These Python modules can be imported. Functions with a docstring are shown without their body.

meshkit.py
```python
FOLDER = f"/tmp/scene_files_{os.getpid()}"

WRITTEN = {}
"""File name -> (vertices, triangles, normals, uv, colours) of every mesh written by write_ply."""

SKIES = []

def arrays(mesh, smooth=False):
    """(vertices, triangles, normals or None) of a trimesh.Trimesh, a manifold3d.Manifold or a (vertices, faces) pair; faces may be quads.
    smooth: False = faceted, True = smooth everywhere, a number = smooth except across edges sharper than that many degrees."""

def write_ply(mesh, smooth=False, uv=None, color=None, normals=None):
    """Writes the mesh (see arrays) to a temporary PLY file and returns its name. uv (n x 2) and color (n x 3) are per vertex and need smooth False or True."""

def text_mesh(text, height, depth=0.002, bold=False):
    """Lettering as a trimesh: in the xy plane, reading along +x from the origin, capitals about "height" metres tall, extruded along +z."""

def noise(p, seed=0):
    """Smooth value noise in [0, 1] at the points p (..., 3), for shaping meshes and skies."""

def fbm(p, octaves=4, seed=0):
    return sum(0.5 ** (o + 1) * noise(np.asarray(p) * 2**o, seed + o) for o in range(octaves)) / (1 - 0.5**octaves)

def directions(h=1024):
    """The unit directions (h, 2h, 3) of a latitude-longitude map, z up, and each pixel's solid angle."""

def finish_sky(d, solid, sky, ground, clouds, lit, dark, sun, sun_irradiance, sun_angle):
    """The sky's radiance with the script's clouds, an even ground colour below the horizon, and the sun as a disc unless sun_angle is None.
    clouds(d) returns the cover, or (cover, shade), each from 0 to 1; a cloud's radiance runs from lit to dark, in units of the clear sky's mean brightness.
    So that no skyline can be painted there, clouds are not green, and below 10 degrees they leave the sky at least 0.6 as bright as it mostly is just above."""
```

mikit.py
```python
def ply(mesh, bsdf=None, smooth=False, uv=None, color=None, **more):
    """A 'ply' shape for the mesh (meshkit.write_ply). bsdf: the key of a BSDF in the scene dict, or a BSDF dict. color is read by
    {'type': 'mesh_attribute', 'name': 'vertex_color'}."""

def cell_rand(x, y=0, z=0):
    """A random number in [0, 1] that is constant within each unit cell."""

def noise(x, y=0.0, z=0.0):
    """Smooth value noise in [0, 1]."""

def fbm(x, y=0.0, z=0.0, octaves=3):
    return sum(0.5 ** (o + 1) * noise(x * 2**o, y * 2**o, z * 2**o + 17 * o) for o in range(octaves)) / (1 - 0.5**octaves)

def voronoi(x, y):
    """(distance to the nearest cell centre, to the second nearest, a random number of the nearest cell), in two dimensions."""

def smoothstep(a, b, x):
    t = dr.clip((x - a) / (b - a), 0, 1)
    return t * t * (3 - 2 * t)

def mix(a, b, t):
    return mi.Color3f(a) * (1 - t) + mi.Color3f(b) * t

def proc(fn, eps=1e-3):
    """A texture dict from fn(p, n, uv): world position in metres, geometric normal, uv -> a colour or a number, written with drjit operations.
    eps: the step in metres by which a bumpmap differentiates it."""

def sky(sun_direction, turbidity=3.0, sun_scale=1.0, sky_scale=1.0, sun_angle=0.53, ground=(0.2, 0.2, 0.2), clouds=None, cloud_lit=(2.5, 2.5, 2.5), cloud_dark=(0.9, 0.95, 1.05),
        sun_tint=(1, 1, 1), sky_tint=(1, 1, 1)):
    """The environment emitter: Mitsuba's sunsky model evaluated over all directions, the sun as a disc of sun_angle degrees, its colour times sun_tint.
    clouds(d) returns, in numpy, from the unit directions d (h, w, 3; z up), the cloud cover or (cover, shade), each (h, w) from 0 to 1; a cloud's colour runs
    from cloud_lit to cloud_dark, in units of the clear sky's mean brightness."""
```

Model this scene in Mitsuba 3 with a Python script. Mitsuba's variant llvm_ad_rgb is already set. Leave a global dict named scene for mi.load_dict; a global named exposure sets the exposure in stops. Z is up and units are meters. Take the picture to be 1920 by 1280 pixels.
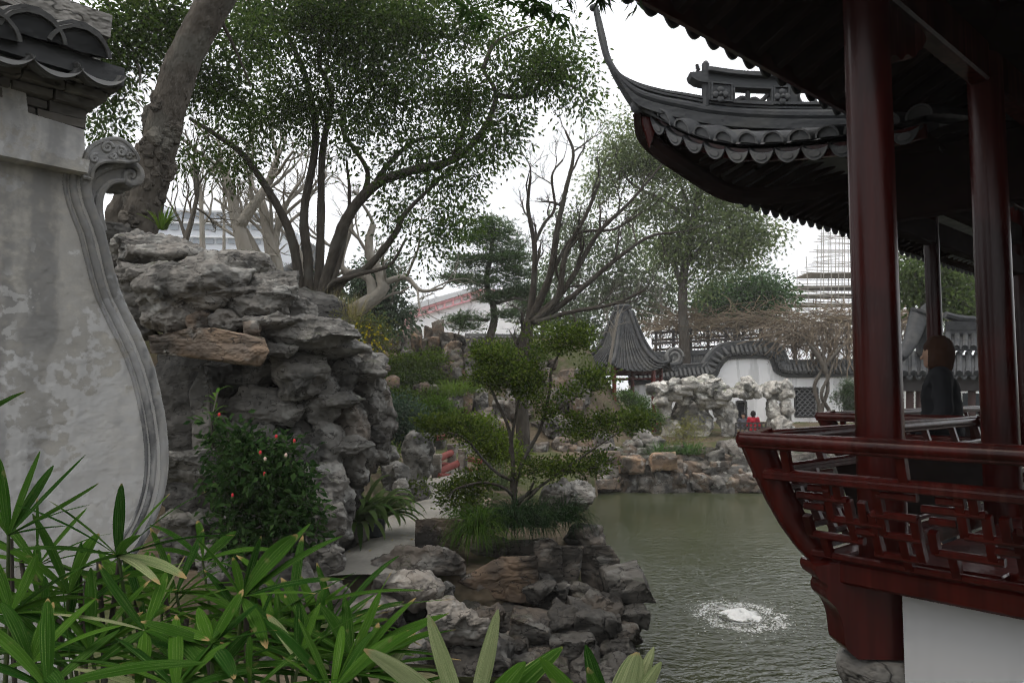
import math, random
import numpy as np, trimesh, manifold3d as m3d, drjit as dr, mitsuba as mi, mikit, meshkit
from scipy.spatial import cKDTree
from mikit import proc, noise, fbm, voronoi, cell_rand, smoothstep, mix
T = mi.ScalarTransform4f
scene, labels = {}, {}

# ---------------------------------------------------------------- camera, sky, exposure
EYE = np.array([0.0, 0.0, 2.9])            # the pond's surface is z = 0
PITCH = math.radians(3.8)
scene['camera'] = {'type': 'perspective', 'fov': 70.0, 'fov_axis': 'x', 'near_clip': 0.05, 'far_clip': 900.0,
                   'to_world': T().look_at(origin=EYE.tolist(), target=[0, math.cos(PITCH), 2.9 + math.sin(PITCH)], up=[0, 0, 1])}
# an even overcast: as under any closed cloud deck the zenith is brighter than the horizon
scene['sky'] = mikit.sky([-0.35, -0.15, 0.92], turbidity=4, sun_scale=0.22, sun_angle=44, clouds=lambda d: (np.ones(d.shape[:2]), 1-np.clip(d[..., 2], 0, 1)**.9),
                         cloud_lit=(4.3, 4.35, 4.45), cloud_dark=(2.5, 2.55, 2.64), ground=(0.10, 0.10, 0.09))
exposure = 1.88
HAZE = 0.0010

# ---------------------------------------------------------------- helpers
R = np.random.default_rng(7)
FPX = 960 / math.tan(math.radians(35))

def ray(px, py):
    x, v = (px - 960) / FPX, (640 - py) / FPX
    return np.array([x, math.cos(PITCH) - v * math.sin(PITCH), math.sin(PITCH) + v * math.cos(PITCH)])

def at(px, py, Y):
    """the point at distance Y (metres ahead) that the photograph shows at this place"""
    d = ray(px, py)
    return EYE + d * (Y / d[1])

def on_plane(px, py, p0, n):
    d = ray(px, py); p0 = np.asarray(p0, float); n = np.asarray(n, float)
    return EYE + d * (np.dot(p0 - EYE, n) / np.dot(d, n))

def nrm(v):
    v = np.asarray(v, float)
    return v / np.maximum(np.linalg.norm(v, axis=-1, keepdims=True), 1e-12)

def fb(p, o=4, s=0):
    return meshkit.fbm(p, o, s)

class MB:
    """collects (vertices, triangles) with colours and uv, to be ONE mesh"""
    def __init__(self): self.v, self.f, self.c, self.u, self.n = [], [], [], [], 0
    def add(self, v, f, c=None, u=None):
        v = np.asarray(v, float); f = np.asarray(f, int)
        if f.size and f.shape[1] == 4: f = np.vstack([f[:, [0, 1, 2]], f[:, [0, 2, 3]]])
        self.v.append(v); self.f.append(f + self.n)
        c = (0.5, 0.5, 0.5) if c is None else c
        self.c.append(np.broadcast_to(np.asarray(c, float), (len(v), 3)))
        u = (0.0, 0.5) if u is None else u
        self.u.append(np.broadcast_to(np.asarray(u, float), (len(v), 2)))
        self.n += len(v); return self
    def mesh(self, m, c=None, u=None): return self.add(m.vertices, m.faces, c, u)
    def arrays(self):
        return np.vstack(self.v), np.vstack(self.f), np.vstack(self.c), np.vstack(self.u)

TAKEN = {}
def name_for(base, parent=None):
    full = f'{parent}__{base}' if parent else base
    k = TAKEN.get(full, -1) + 1; TAKEN[full] = k
    return full if k == 0 else f'{full}_{k:03d}'

def split_sharp(v, f, c, u, deg):
    """vertices doubled along edges sharper than deg"""
    from scipy.sparse import coo_matrix
    from scipy.sparse.csgraph import connected_components
    n = np.cross(v[f[:, 1]]-v[f[:, 0]], v[f[:, 2]]-v[f[:, 0]]); n = n/np.maximum(np.linalg.norm(n, axis=1, keepdims=True), 1e-15)
    e = np.sort(np.vstack([f[:, [0, 1]], f[:, [1, 2]], f[:, [2, 0]]]), 1); fi = np.tile(np.arange(len(f)), 3); k = np.repeat([0, 1, 2], len(f))
    o = np.lexsort((e[:, 1], e[:, 0])); e, fi, k = e[o], fi[o], k[o]
    same = np.nonzero((e[1:] == e[:-1]).all(1))[0]
    a, b = fi[same], fi[same+1]; ok = np.sum(n[a]*n[b], 1) > math.cos(math.radians(deg)); same = same[ok]
    def corner(i, vert): ff = fi[i]; return ff*3+np.argmax(f[ff] == vert[:, None], 1)
    r = np.concatenate([corner(same, e[same, 0]), corner(same, e[same, 1])]); q = np.concatenate([corner(same+1, e[same, 0]), corner(same+1, e[same, 1])])
    N, lab = connected_components(coo_matrix((np.ones(len(r)), (r, q)), (len(f)*3,)*2), directed=False)
    first = np.zeros(N, int); first[lab] = f.reshape(-1)
    return v[first], lab.reshape(-1, 3), c[first], u[first]

TRI = [0]
def put(name, mb, bsdf, parent=None, smooth=False, label=None, cat=None, group=None, kind=None):
    key = name_for(name, parent)
    v, f, c, u = mb.arrays() if isinstance(mb, MB) else (np.asarray(mb.vertices), np.asarray(mb.faces), np.full((len(mb.vertices), 3), .5), np.tile([0., .5], (len(mb.vertices), 1)))
    TRI[0] += len(f)
    if smooth is not True and smooth is not False: v, f, c, u = split_sharp(v, f, c, u, smooth); smooth = True
    if bsdf in COLOR: scene[key] = mikit.ply((v, f), bsdf, smooth=smooth, color=c)
    elif bsdf in UVMAT: scene[key] = mikit.ply((v, f), bsdf, smooth=smooth, uv=u)
    else: scene[key] = mikit.ply((v, f), bsdf, smooth=smooth)
    tag(key, label, cat, group, kind)
    return key

def tag(key, label=None, cat=None, group=None, kind=None):
    d = {k: x for k, x in (('label', label), ('category', cat), ('group', group), ('kind', kind)) if x}
    if d: labels[key] = {**labels.get(key, {}), **d}

def thing(name, label, cat, group=None):
    key = name_for(name); tag(key, label, cat, group); return key

def box_between(a, b, w, h, up=(0, 0, 1), bevel=0.0):
    """a bar from a to b, w wide (sideways) and h high"""
    a, b = np.asarray(a, float), np.asarray(b, float)
    d = b - a; L = np.linalg.norm(d); d = d / L
    s = np.cross(d, up); s = nrm(s) if np.linalg.norm(s) > 1e-6 else np.array([1., 0, 0])
    t = np.cross(s, d)
    k = min(w, h) * (bevel or 0.12)
    ring = [(-w/2+k, -h/2), (w/2-k, -h/2), (w/2, -h/2+k), (w/2, h/2-k), (w/2-k, h/2), (-w/2+k, h/2), (-w/2, h/2-k), (-w/2, -h/2+k)]
    v = np.array([p + s * x + t * y for p in (a, b) for x, y in ring])
    f = [[i, (i+1) % 8, 8+(i+1) % 8, 8+i] for i in range(8)]
    f = [x for q in f for x in ([q[0], q[1], q[2]], [q[0], q[2], q[3]])]
    f += [[0, i+1, i] for i in range(1, 7)] + [[8, 8+i, 8+i+1] for i in range(1, 7)]
    return v, np.array(f)

def spline(pts, n):
    """Catmull-Rom through the points (any dimension), n samples"""
    p = np.asarray(pts, float)
    if len(p) == 2: return p[0] + (p[1] - p[0]) * np.linspace(0, 1, n)[:, None]
    q = np.vstack([2*p[0]-p[1], p, 2*p[-1]-p[-2]])
    t = np.linspace(0, len(p)-1-1e-9, n); i = t.astype(int); t = (t-i)[:, None]
    a, b, c, d = q[i], q[i+1], q[i+2], q[i+3]
    return .5*((2*b) + (c-a)*t + (2*a-5*b+4*c-d)*t*t + (3*b-a-3*c+d)*t**3)

def frames(p):
    t = nrm(np.gradient(p, axis=0))
    n = np.cross(t[0], [0.31, 0.2, 0.93]); n = nrm(n if np.linalg.norm(n) > .1 else np.cross(t[0], [1, 0, 0]))
    N = [n]
    for i in range(1, len(p)):
        n = N[-1] - t[i] * np.dot(N[-1], t[i]); N.append(n / max(np.linalg.norm(n), 1e-9))
    N = np.array(N)
    return t, N, np.cross(t, N)

def tube(p, r, sides=6, cap=True, rough=0.0, seed=0, freq=6.0):
    p = np.asarray(p, float); r = np.broadcast_to(np.asarray(r, float), (len(p),))
    t, a, b = frames(p)
    ang = np.arange(sides) * 2*np.pi/sides
    ring = a[:, None]*np.cos(ang)[None, :, None] + b[:, None]*np.sin(ang)[None, :, None]
    rr = np.repeat(r[:, None], sides, 1)
    if rough:
        q = p[:, None] + ring*r[:, None, None]
        rr = rr * (1 + rough*(2*fb(q*freq, 3, seed)-1)*2)
    v = (p[:, None] + ring*rr[..., None]).reshape(-1, 3)
    n = len(p); i, j = np.meshgrid(np.arange(n-1), np.arange(sides), indexing='ij')
    A, B = i*sides+j, i*sides+(j+1) % sides
    f = np.stack([A, B, B+sides, A+sides], -1).reshape(-1, 4)
    f = np.vstack([f[:, [0, 1, 2]], f[:, [0, 2, 3]]])
    if cap:
        k = len(v); v = np.vstack([v, p[0], p[-1]]); j = np.arange(sides)
        f = np.vstack([f, np.stack([np.full(sides, k), (j+1) % sides, j], 1), np.stack([np.full(sides, k+1), (n-1)*sides+j, (n-1)*sides+(j+1) % sides], 1)])
    return v, f

def lathe(prof, center=(0, 0, 0), sides=24, axis=None):
    """profile of (radius, z)"""
    pr = np.asarray(prof, float); ang = np.arange(sides)*2*np.pi/sides
    v = np.stack([pr[:, :1]*np.cos(ang), pr[:, :1]*np.sin(ang), np.repeat(pr[:, 1:], sides, 1)], -1).reshape(-1, 3) + np.asarray(center, float)
    n = len(pr); i, j = np.meshgrid(np.arange(n-1), np.arange(sides), indexing='ij')
    A, B = i*sides+j, i*sides+(j+1) % sides
    f = np.stack([A, B, B+sides, A+sides], -1).reshape(-1, 4)
    f = np.vstack([f[:, [0, 1, 2]], f[:, [0, 2, 3]]])
    k = len(v); c = np.asarray(center, float)
    v = np.vstack([v, c+[0, 0, pr[0, 1]], c+[0, 0, pr[-1, 1]]]); j = np.arange(sides)
    f = np.vstack([f, np.stack([np.full(sides, k), (j+1) % sides, j], 1), np.stack([np.full(sides, k+1), (n-1)*sides+j, (n-1)*sides+(j+1) % sides], 1)])
    return v, f

def prism(poly, p0, ux, uy, depth):
    """polygon (2d) in the frame p0 + x ux + y uy, given thickness along ux x uy (behind: negative)"""
    from shapely.geometry import Polygon
    g = poly if hasattr(poly, 'exterior') else Polygon(poly).buffer(0)
    m = trimesh.creation.extrude_polygon(g, abs(depth), engine='earcut')
    w = np.cross(ux, uy); v = m.vertices
    z = v[:, 2:] if depth > 0 else v[:, 2:] - abs(depth)
    return np.asarray(p0) + v[:, :1]*np.asarray(ux) + v[:, 1:2]*np.asarray(uy) + z*w, m.faces

def grid_faces(n, m):
    i, j = np.meshgrid(np.arange(n-1), np.arange(m-1), indexing='ij'); A = i*m+j
    f = np.stack([A, A+m, A+m+1, A+1], -1).reshape(-1, 4)
    return np.vstack([f[:, [0, 1, 2]], f[:, [0, 2, 3]]])

# ---------------------------------------------------------------- rocks
def rock(c, size, seed, style='taihu', rot=None, res=0.04, amp=1.0, pts=None):
    """an eroded ('taihu'), layered ('slab') or broken ('block') stone: a hull refined and worn by noise"""
    g = np.random.default_rng(seed); size = np.asarray(size, float)
    n = {'taihu': 22, 'slab': 18, 'block': 9, 'round': 40}[style]
    p = nrm(g.normal(size=(n, 3)))
    if style == 'block':
        p = np.array([[x, y, z] for x in (-1, 1) for y in (-1, 1) for z in (-1, 1)])*g.uniform(.42, 1.0, (8, 3))
        p = np.vstack([p, nrm(g.normal(size=(5, 3)))*g.uniform(.8, 1.05, (5, 1))])
    elif style == 'slab':
        p = np.sign(p)*np.abs(p)**.55; p *= g.uniform(.75, 1.05, (n, 1)); p[:, :2] *= np.interp(p[:, 2:], [-1, 1], [.66, 1.1])
    else:
        p = np.sign(p)*np.abs(p)**.75; p *= g.uniform(.75, 1.05, (n, 1))
    p = p/np.abs(p).max(0)*size/2 if pts is None else np.asarray(pts, float)-np.asarray(c, float)
    m = m3d.Manifold.hull_points(p).refine_to_length(max(res, size.max()/75))
    q = m.to_mesh(); v, f = np.array(q.vert_properties[:, :3], float), np.array(q.tri_verts)
    tm = trimesh.Trimesh(v, f, process=False)
    if style == 'round': trimesh.smoothing.filter_taubin(tm, iterations=8)
    elif style == 'taihu': trimesh.smoothing.filter_taubin(tm, iterations=3)
    v = np.array(tm.vertices); nn = np.array(tm.vertex_normals)
    s = float(np.mean(np.sort(size)[:2])); o = g.uniform(0, 50, 3)
    def ridged(x, oc, sd, pw=1.6): return sum(.5**i*(1-np.abs(2*meshkit.noise(x*2**i+7.3*i, sd+i)-1))**pw for i in range(oc))/(2-.5**(oc-1))
    if style in ('taihu', 'round'):
        k = 1.7/s
        d = .20*(ridged(v*k*[1, 1, .85]+o, 4, seed)-.55) + .09*(ridged(v*k*4.5+o, 4, seed+9, 2.0)-.45)
        if style == 'taihu':
            sc = np.zeros(len(v)); w = v+.16*s*(np.stack([fb(v*k*1.6+o+17*i, 2, seed+i) for i in range(3)], 1)-.5)
            for i in g.integers(0, len(v), 26):
                r = s*g.uniform(.14, .42); t = np.clip(1-np.sum((w-v[i])**2, 1)/r**2, 0, 1); sc = np.maximum(sc, t**.8*r*g.uniform(.22, .5)/s)
            for i in g.integers(0, len(v), 4):
                r = s*g.uniform(.08, .15); t = np.clip(1-np.sum((w-v[i])**2, 1)/r**2, 0, 1); sc = sc+t*.22
            d = d-sc*.85+.05
        else: d *= .5
        d = d*s*amp
    elif style == 'slab':
        k = 1.6/s
        w = v[:, 2]/s*7+2.2*fb(v*k*.8+o, 3, seed); fl = np.floor(w); fr = w-fl
        lay = meshkit.noise(np.stack([fl*3.7+o[0], fl*0, fl*0], 1), seed)*(1-fr**6)+meshkit.noise(np.stack([(fl+1)*3.7+o[0], fl*0, fl*0], 1), seed)*fr**6
        d = s*amp*(.13*(lay-.45) + .13*(ridged(v*k*[.8, .8, 1.6]+o, 4, seed+1)-.5) + .11*(ridged(v*k*4.5*[1, 1, 1.6]+o, 4, seed+2, 2.0)-.45))
    else:
        k = 1.5/s
        cr = np.abs(2*fb(v*k*.9+o+3, 3, seed+4)-1); cr = np.clip(.045-cr, 0, 1)*1.4
        d = s*amp*(.12*(fb(v*k+o, 3, seed)-.5) + .06*(ridged(v*k*2.5+o, 4, seed+6)-.5) - cr)
    v = v + nn*d[:, None]
    if rot is not None:
        v = v @ trimesh.transformations.euler_matrix(*rot)[:3, :3].T
    return v + np.asarray(c, float), f

def rock_px(x0, y0, x1, y1, Y, thick=1.0, style='taihu', seed=0, tilt=0.0, res=None, amp=1.0, over=1.10):
    """a stone that fills this place of the photograph at distance Y; thick is its depth relative to its width"""
    c = at((x0+x1)/2, (y0+y1)/2, Y); k = Y/FPX
    w, h = (x1-x0)*k*over, (y1-y0)*k*over
    return rock(c, (w, max(.12, min(w, h*2.2)*thick), h), seed, style, (0, tilt, ((seed*37) % 7-3)*.05), res or max(.014, Y*.0026), amp)

def poly_stone(poly, Y, depth, seed, style='block', shrink=.85, res=None, amp=.8, jit=None):
    jit = (.05 if style == 'block' else .16) if jit is None else jit
    """a stone whose face has this outline in the photograph, at distance Y, going depth metres back"""
    g = np.random.default_rng(seed); q = np.array(poly, float); m = q.mean(0)
    F = [at(x, y, Y+depth*g.uniform(-jit, jit)) for x, y in q]+([] if style == 'block' else [at(*(m+(q[i]-m)*.45), Y-depth*jit*g.uniform(.6, 1.5)) for i in range(0, len(q), 2)])
    B = [at(x, y, Y+depth*g.uniform(.7, 1.1)) for x, y in m+(q-m)*shrink*Y/(Y+depth)*1.05]
    P_ = np.array(F+B); P_ = P_.mean(0)+(P_-P_.mean(0))*1.07; e = np.ptp(P_, axis=0)
    return rock(P_.mean(0), (e[0], e[1], e[2]), seed, style, None, res or max(.014, Y*.0024), amp, pts=P_)

# ---------------------------------------------------------------- leaves and trees
def leaves(c, d, n, L, W, col, detail=True, bend=.15):
    """leaf blades at c along d with face normal n"""
    c, d = np.asarray(c, float), nrm(d); n = nrm(n - d*np.sum(n*d, 1, keepdims=True)); s = np.cross(d, n)
    L, W = np.broadcast_to(L, len(c))[:, None], np.broadcast_to(W, len(c))[:, None]
    if detail:
        m = c + d*L*.48 + n*(-.02)*L
        V = np.stack([c, m - s*W/2 + n*W*.16, m, m + s*W/2 + n*W*.16, c + d*L - n*L*bend], 1)
        F = np.array([[0, 3, 2], [0, 2, 1], [2, 3, 4], [1, 2, 4]])
    else:
        m = c + d*L*.5
        V = np.stack([c, m - s*W/2, m + s*W/2, c + d*L - n*L*bend], 1); F = np.array([[0, 2, 1], [1, 2, 3]])
    k = V.shape[1]
    return V.reshape(-1, 3), (F[None] + (np.arange(len(c))*k)[:, None, None]).reshape(-1, 3), np.repeat(np.broadcast_to(col, (len(c), 3)), k, 0)

def leaf_cols(n, lo, hi, g, spread=.35):
    t = g.beta(1.6, 2.2, (n, 1)); c = np.asarray(lo)*(1-t)+np.asarray(hi)*t
    return np.clip(c*g.uniform(1-spread, 1+spread, (n, 1)), .004, .9)

class Tree:
    def __init__(self, seed): self.g = np.random.default_rng(seed); self.seg = []; self.P, self.Rr = [], []; self.seed = seed
    def limb(self, pts, r0, r1, sides=8, rough=.06, n=None, wob=0.0):
        pts = np.asarray(pts, float); L = np.linalg.norm(np.diff(pts, axis=0), axis=1).sum()
        n = n or int(np.clip(L/max(r0*1.2, .03), 6, 60)); p = spline(pts, n)
        if wob: p = p + wob*np.sin(np.linspace(0, np.pi, n))[:, None]*(fb(np.stack([np.linspace(0, L*2.2, n)]*3, 1)*[1, 0, 0]+self.g.uniform(0, 99, 3), 2, 3)[:, None]-.5)*self.g.normal(size=3)*2
        r = r0 + (r1-r0)*np.linspace(0, 1, n)**.8
        self.seg.append((p, r, sides, rough)); self.P += list(p); self.Rr += list(r); return p, r
    def pxlimb(self, pts, r0, r1, **k): return self.limb([at(*q) for q in pts], r0, r1, **k)
    def attach(self, targets, rmax=.03, tip=.004, sides=4, batch=24, sag=.15, skip=0):
        """grow a twig from the nearest wood to every target"""
        T_ = np.asarray(targets, float); todo = list(range(len(T_)))
        base = np.array(self.P)
        dist = cKDTree(base).query(T_)[0]; todo.sort(key=lambda i: dist[i])
        for s in range(0, len(todo), batch):
            tr = cKDTree(np.array(self.P)); rr = np.array(self.Rr)
            for i in todo[s:s+batch]:
                d, j = tr.query(T_[i]); a, b = np.array(self.P[j]), T_[i]
                L = np.linalg.norm(b-a)
                if L < .02: continue
                n = int(np.clip(L/.12, 4, 9)); mid = (a+b)/2+self.g.normal(size=3)*L*.12+np.array([0, 0, L*sag])
                p = spline([a, mid, b], n); r0 = min(rr[j]*.7, tip+rmax*min(L/1.2, 1))
                r = np.linspace(r0, tip, n); self.seg.append((p, r, sides, 0)); self.P += list(p[1:]); self.Rr += list(r[1:])
    def ramify(self, start, d, L, r, depth, spread=.6, up=.15, kids=3, sides=5, wob=.18, shrink=.62):
        """bare branching"""
        if depth < 0 or r < .002: return
        n = 6; pts = [np.array(start)]; d = nrm(d)
        for i in range(n-1):
            d = nrm(d + self.g.normal(size=3)*wob + [0, 0, up*.3]); pts.append(pts[-1]+d*L/(n-1))
        p = np.array(pts); rr = np.linspace(r, r*.55, n)
        self.seg.append((p, rr, sides if depth > 1 else 3, 0)); self.P += list(p); self.Rr += list(rr)
        for k in range(kids):
            i = self.g.integers(2, n); 
            self.ramify(p[i], nrm(nrm(p[i]-p[i-1]) + self.g.normal(size=3)*spread + [0, 0, up]), L*shrink*self.g.uniform(.7, 1.2), rr[i]*.72, depth-1, spread, up, kids, sides, wob, shrink)
    def wood(self, min_r=0.0, max_r=9.0, u=(0, .36)):
        b = MB()
        for p, r, s, ro in self.seg:
            if min_r <= r[0] < max_r: b.add(*tube(p, r, s, rough=ro, seed=self.seed), u=u)
        return b if b.n else None

def blob_points(blobs, n, g, Yc, surf=.5):
    """n points spread through ellipsoids given as (px, py, rx, ry, Y offset, depth radius in metres)"""
    w = np.array([b[2]*b[3] for b in blobs], float); w /= w.sum(); k = g.choice(len(blobs), n, p=w); out = []
    for i in k:
        b = blobs[i]; q = nrm(g.normal(size=3))*g.uniform(0, 1)**surf
        Y = Yc+(b[4] if len(b) > 4 else 0)
        c = at(b[0], b[1], Y); s = Y/FPX
        out.append(c+q*[b[2]*s, b[5] if len(b) > 5 else min(b[2], b[3]*1.6)*s, b[3]*s])
    return np.array(out)

def foliage(centers, per, rad, L, W, lo, hi, g, detail=True, droop=.5, flat=.5, dens=None):
    """leaf sprays round cluster centres"""
    N = len(centers)*per; c = np.repeat(centers, per, 0) + g.normal(size=(N, 3))*rad*[1, 1, .8]
    out = c-np.repeat(centers, per, 0)
    d = nrm(out + g.normal(size=(N, 3))*rad*.7 + [0, 0, -droop*rad])
    n = nrm(g.normal(size=(N, 3))*(1-flat) + [0, 0, flat*1.2])
    tone = np.repeat(g.uniform(.75, 1.25, (len(centers), 1)), per, 0)
    return leaves(c, d, n, L*g.uniform(.55, 1.4, N), W*g.uniform(.7, 1.3, N), leaf_cols(N, lo, hi, g)*tone, detail)

def blades(base, n, L, W, g, lo, hi, spread=.9, droop=1.0, seg=5, foot=.05, lean=(0, 0, 0)):
    """a tuft of arching grass blades"""
    b = MB()
    az = g.uniform(0, 2*np.pi, n); tilt = spread*g.uniform(.1, 1, n)
    d0 = np.stack([np.cos(az)*np.sin(tilt), np.sin(az)*np.sin(tilt), np.cos(tilt)], 1)+np.asarray(lean)
    p = np.asarray(base, float)+np.stack([np.cos(az), np.sin(az), az*0], 1)*foot*g.uniform(0, 1, (n, 1))
    ln = L*g.uniform(.6, 1.15, n); w = W*g.uniform(.7, 1.2, n)
    side = nrm(np.cross(d0, [0, 0, 1]) + g.normal(size=(n, 3))*.1)
    d = nrm(d0); P = [p]
    for k in range(seg):
        p = p + d*(ln/seg)[:, None]; P.append(p); d = nrm(d + np.array([0, 0, -1])*droop*(.22+.12*k)*g.uniform(.6, 1.3, (n, 1)))
    P = np.stack(P, 1); k = np.linspace(0, 1, seg+1); ww = (w[:, None]*np.minimum(1, (1-k)*2.2+.03)[None])[..., None]/2
    V = np.stack([P-side[:, None]*ww, P+side[:, None]*ww], 2).reshape(n, -1, 3)
    f = np.array([x for i in range(seg) for x in ([2*i, 2*i+1, 2*i+3], [2*i, 2*i+3, 2*i+2])])
    F = (f[None]+(np.arange(n)*V.shape[1])[:, None, None]).reshape(-1, 3)
    b.add(V.reshape(-1, 3), F, np.repeat(leaf_cols(n, lo, hi, g), V.shape[1], 0)); return b
# ---------------------------------------------------------------- materials
COLOR, UVMAT = {'leaf', 'matte', 'glossy'}, {'rock', 'bark', 'palm', 'tile', 'whitewash'}
VC = {'type': 'mesh_attribute', 'name': 'vertex_color'}
def lum(x): return mi.Color3f(x)

def rock_color(p, n, uv):                       # uv.x: grey to rusty; uv.y: how light the stone is
    a = fbm(p.x*2.3, p.y*2.3, p.z*3.1, 4); b = fbm(p.x*11, p.y*11, p.z*11, 3); c = fbm(p.x*5.5+7, p.y*5.5, p.z*5.5, 3)
    f = fbm(p.x*38, p.y*38, p.z*38, 2)
    grey = mix((.075, .073, .068), (.37, .355, .325), smoothstep(.3, .72, a)*.40+b*.36+f*.24)
    rust = mix((.10, .062, .038), (.38, .235, .13), smoothstep(.3, .7, c)*.7+b*.3)
    col = mix(grey, rust, dr.clip(uv.x*(.55+.9*a), 0, 1))
    col = mix(col, (.035, .036, .034), smoothstep(.52, .66, fbm(p.x*3.1+31, p.y*3.1, p.z*1.7, 5))*.75)     # dark lichen and wet streaks
    col = mix(col, (.50, .50, .47), smoothstep(.58, .70, fbm(p.x*6+3, p.y*6+11, p.z*6, 4))*.45)
    crack = dr.abs(fbm(p.x*3.7+60, p.y*3.7, p.z*6.5, 4)-.5); col = mix(col, (.022, .021, .019), (1-smoothstep(.002, .014, crack))*.75)     # joints and fissures
    moss = smoothstep(.55, .8, n.z)*smoothstep(.56, .66, fbm(p.x*2.7+5, p.y*2.7, p.z*2.7+5, 3))
    col = mix(col, (.045, .06, .02), moss*.55)
    return col*uv.y*1.45
def rock_bump(p, n, uv):
    return (.5*dr.abs(2*fbm(p.x*8, p.y*8, p.z*12, 4)-1) + .34*dr.abs(2*fbm(p.x*26, p.y*26, p.z*30, 3)-1))*.060
scene['rock'] = {'type': 'twosided', 'b': {'type': 'bumpmap', 'arbitrary': proc(rock_bump, 4e-3), 'scale': 1.0,
    'b': {'type': 'principled', 'base_color': proc(rock_color), 'roughness': .7, 'specular': .35}}}

def bark_color(p, n, uv):
    a = fbm(p.x*14, p.y*14, p.z*4, 4); b = fbm(p.x*3, p.y*3, p.z*2+4, 3)
    col = mix((.055, .047, .04), (.20, .175, .145), a)
    col = mix(col, (.19, .19, .165), smoothstep(.52, .68, b)*.5)
    return mix(col, (.33, .31, .27), uv.x)*uv.y*2
def bark_bump(p, n, uv):
    return (dr.abs(2*fbm(p.x*26, p.y*26, p.z*6, 3)-1))*.034
scene['bark'] = {'type': 'twosided', 'b': {'type': 'bumpmap', 'arbitrary': proc(bark_bump, 3e-3), 'scale': 1.0,
    'b': {'type': 'principled', 'base_color': proc(bark_color), 'roughness': .85, 'specular': .2}}}

scene['leaf'] = {'type': 'principledthin', 'base_color': VC, 'roughness': .42, 'diff_trans': .95, 'spec_trans': 0.0, 'eta': 1.33}
scene['matte'] = {'type': 'twosided', 'b': {'type': 'principled', 'base_color': VC, 'roughness': .8, 'specular': .25}}
scene['glossy'] = {'type': 'twosided', 'b': {'type': 'principled', 'base_color': VC, 'roughness': .25, 'specular': .5}}

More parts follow.
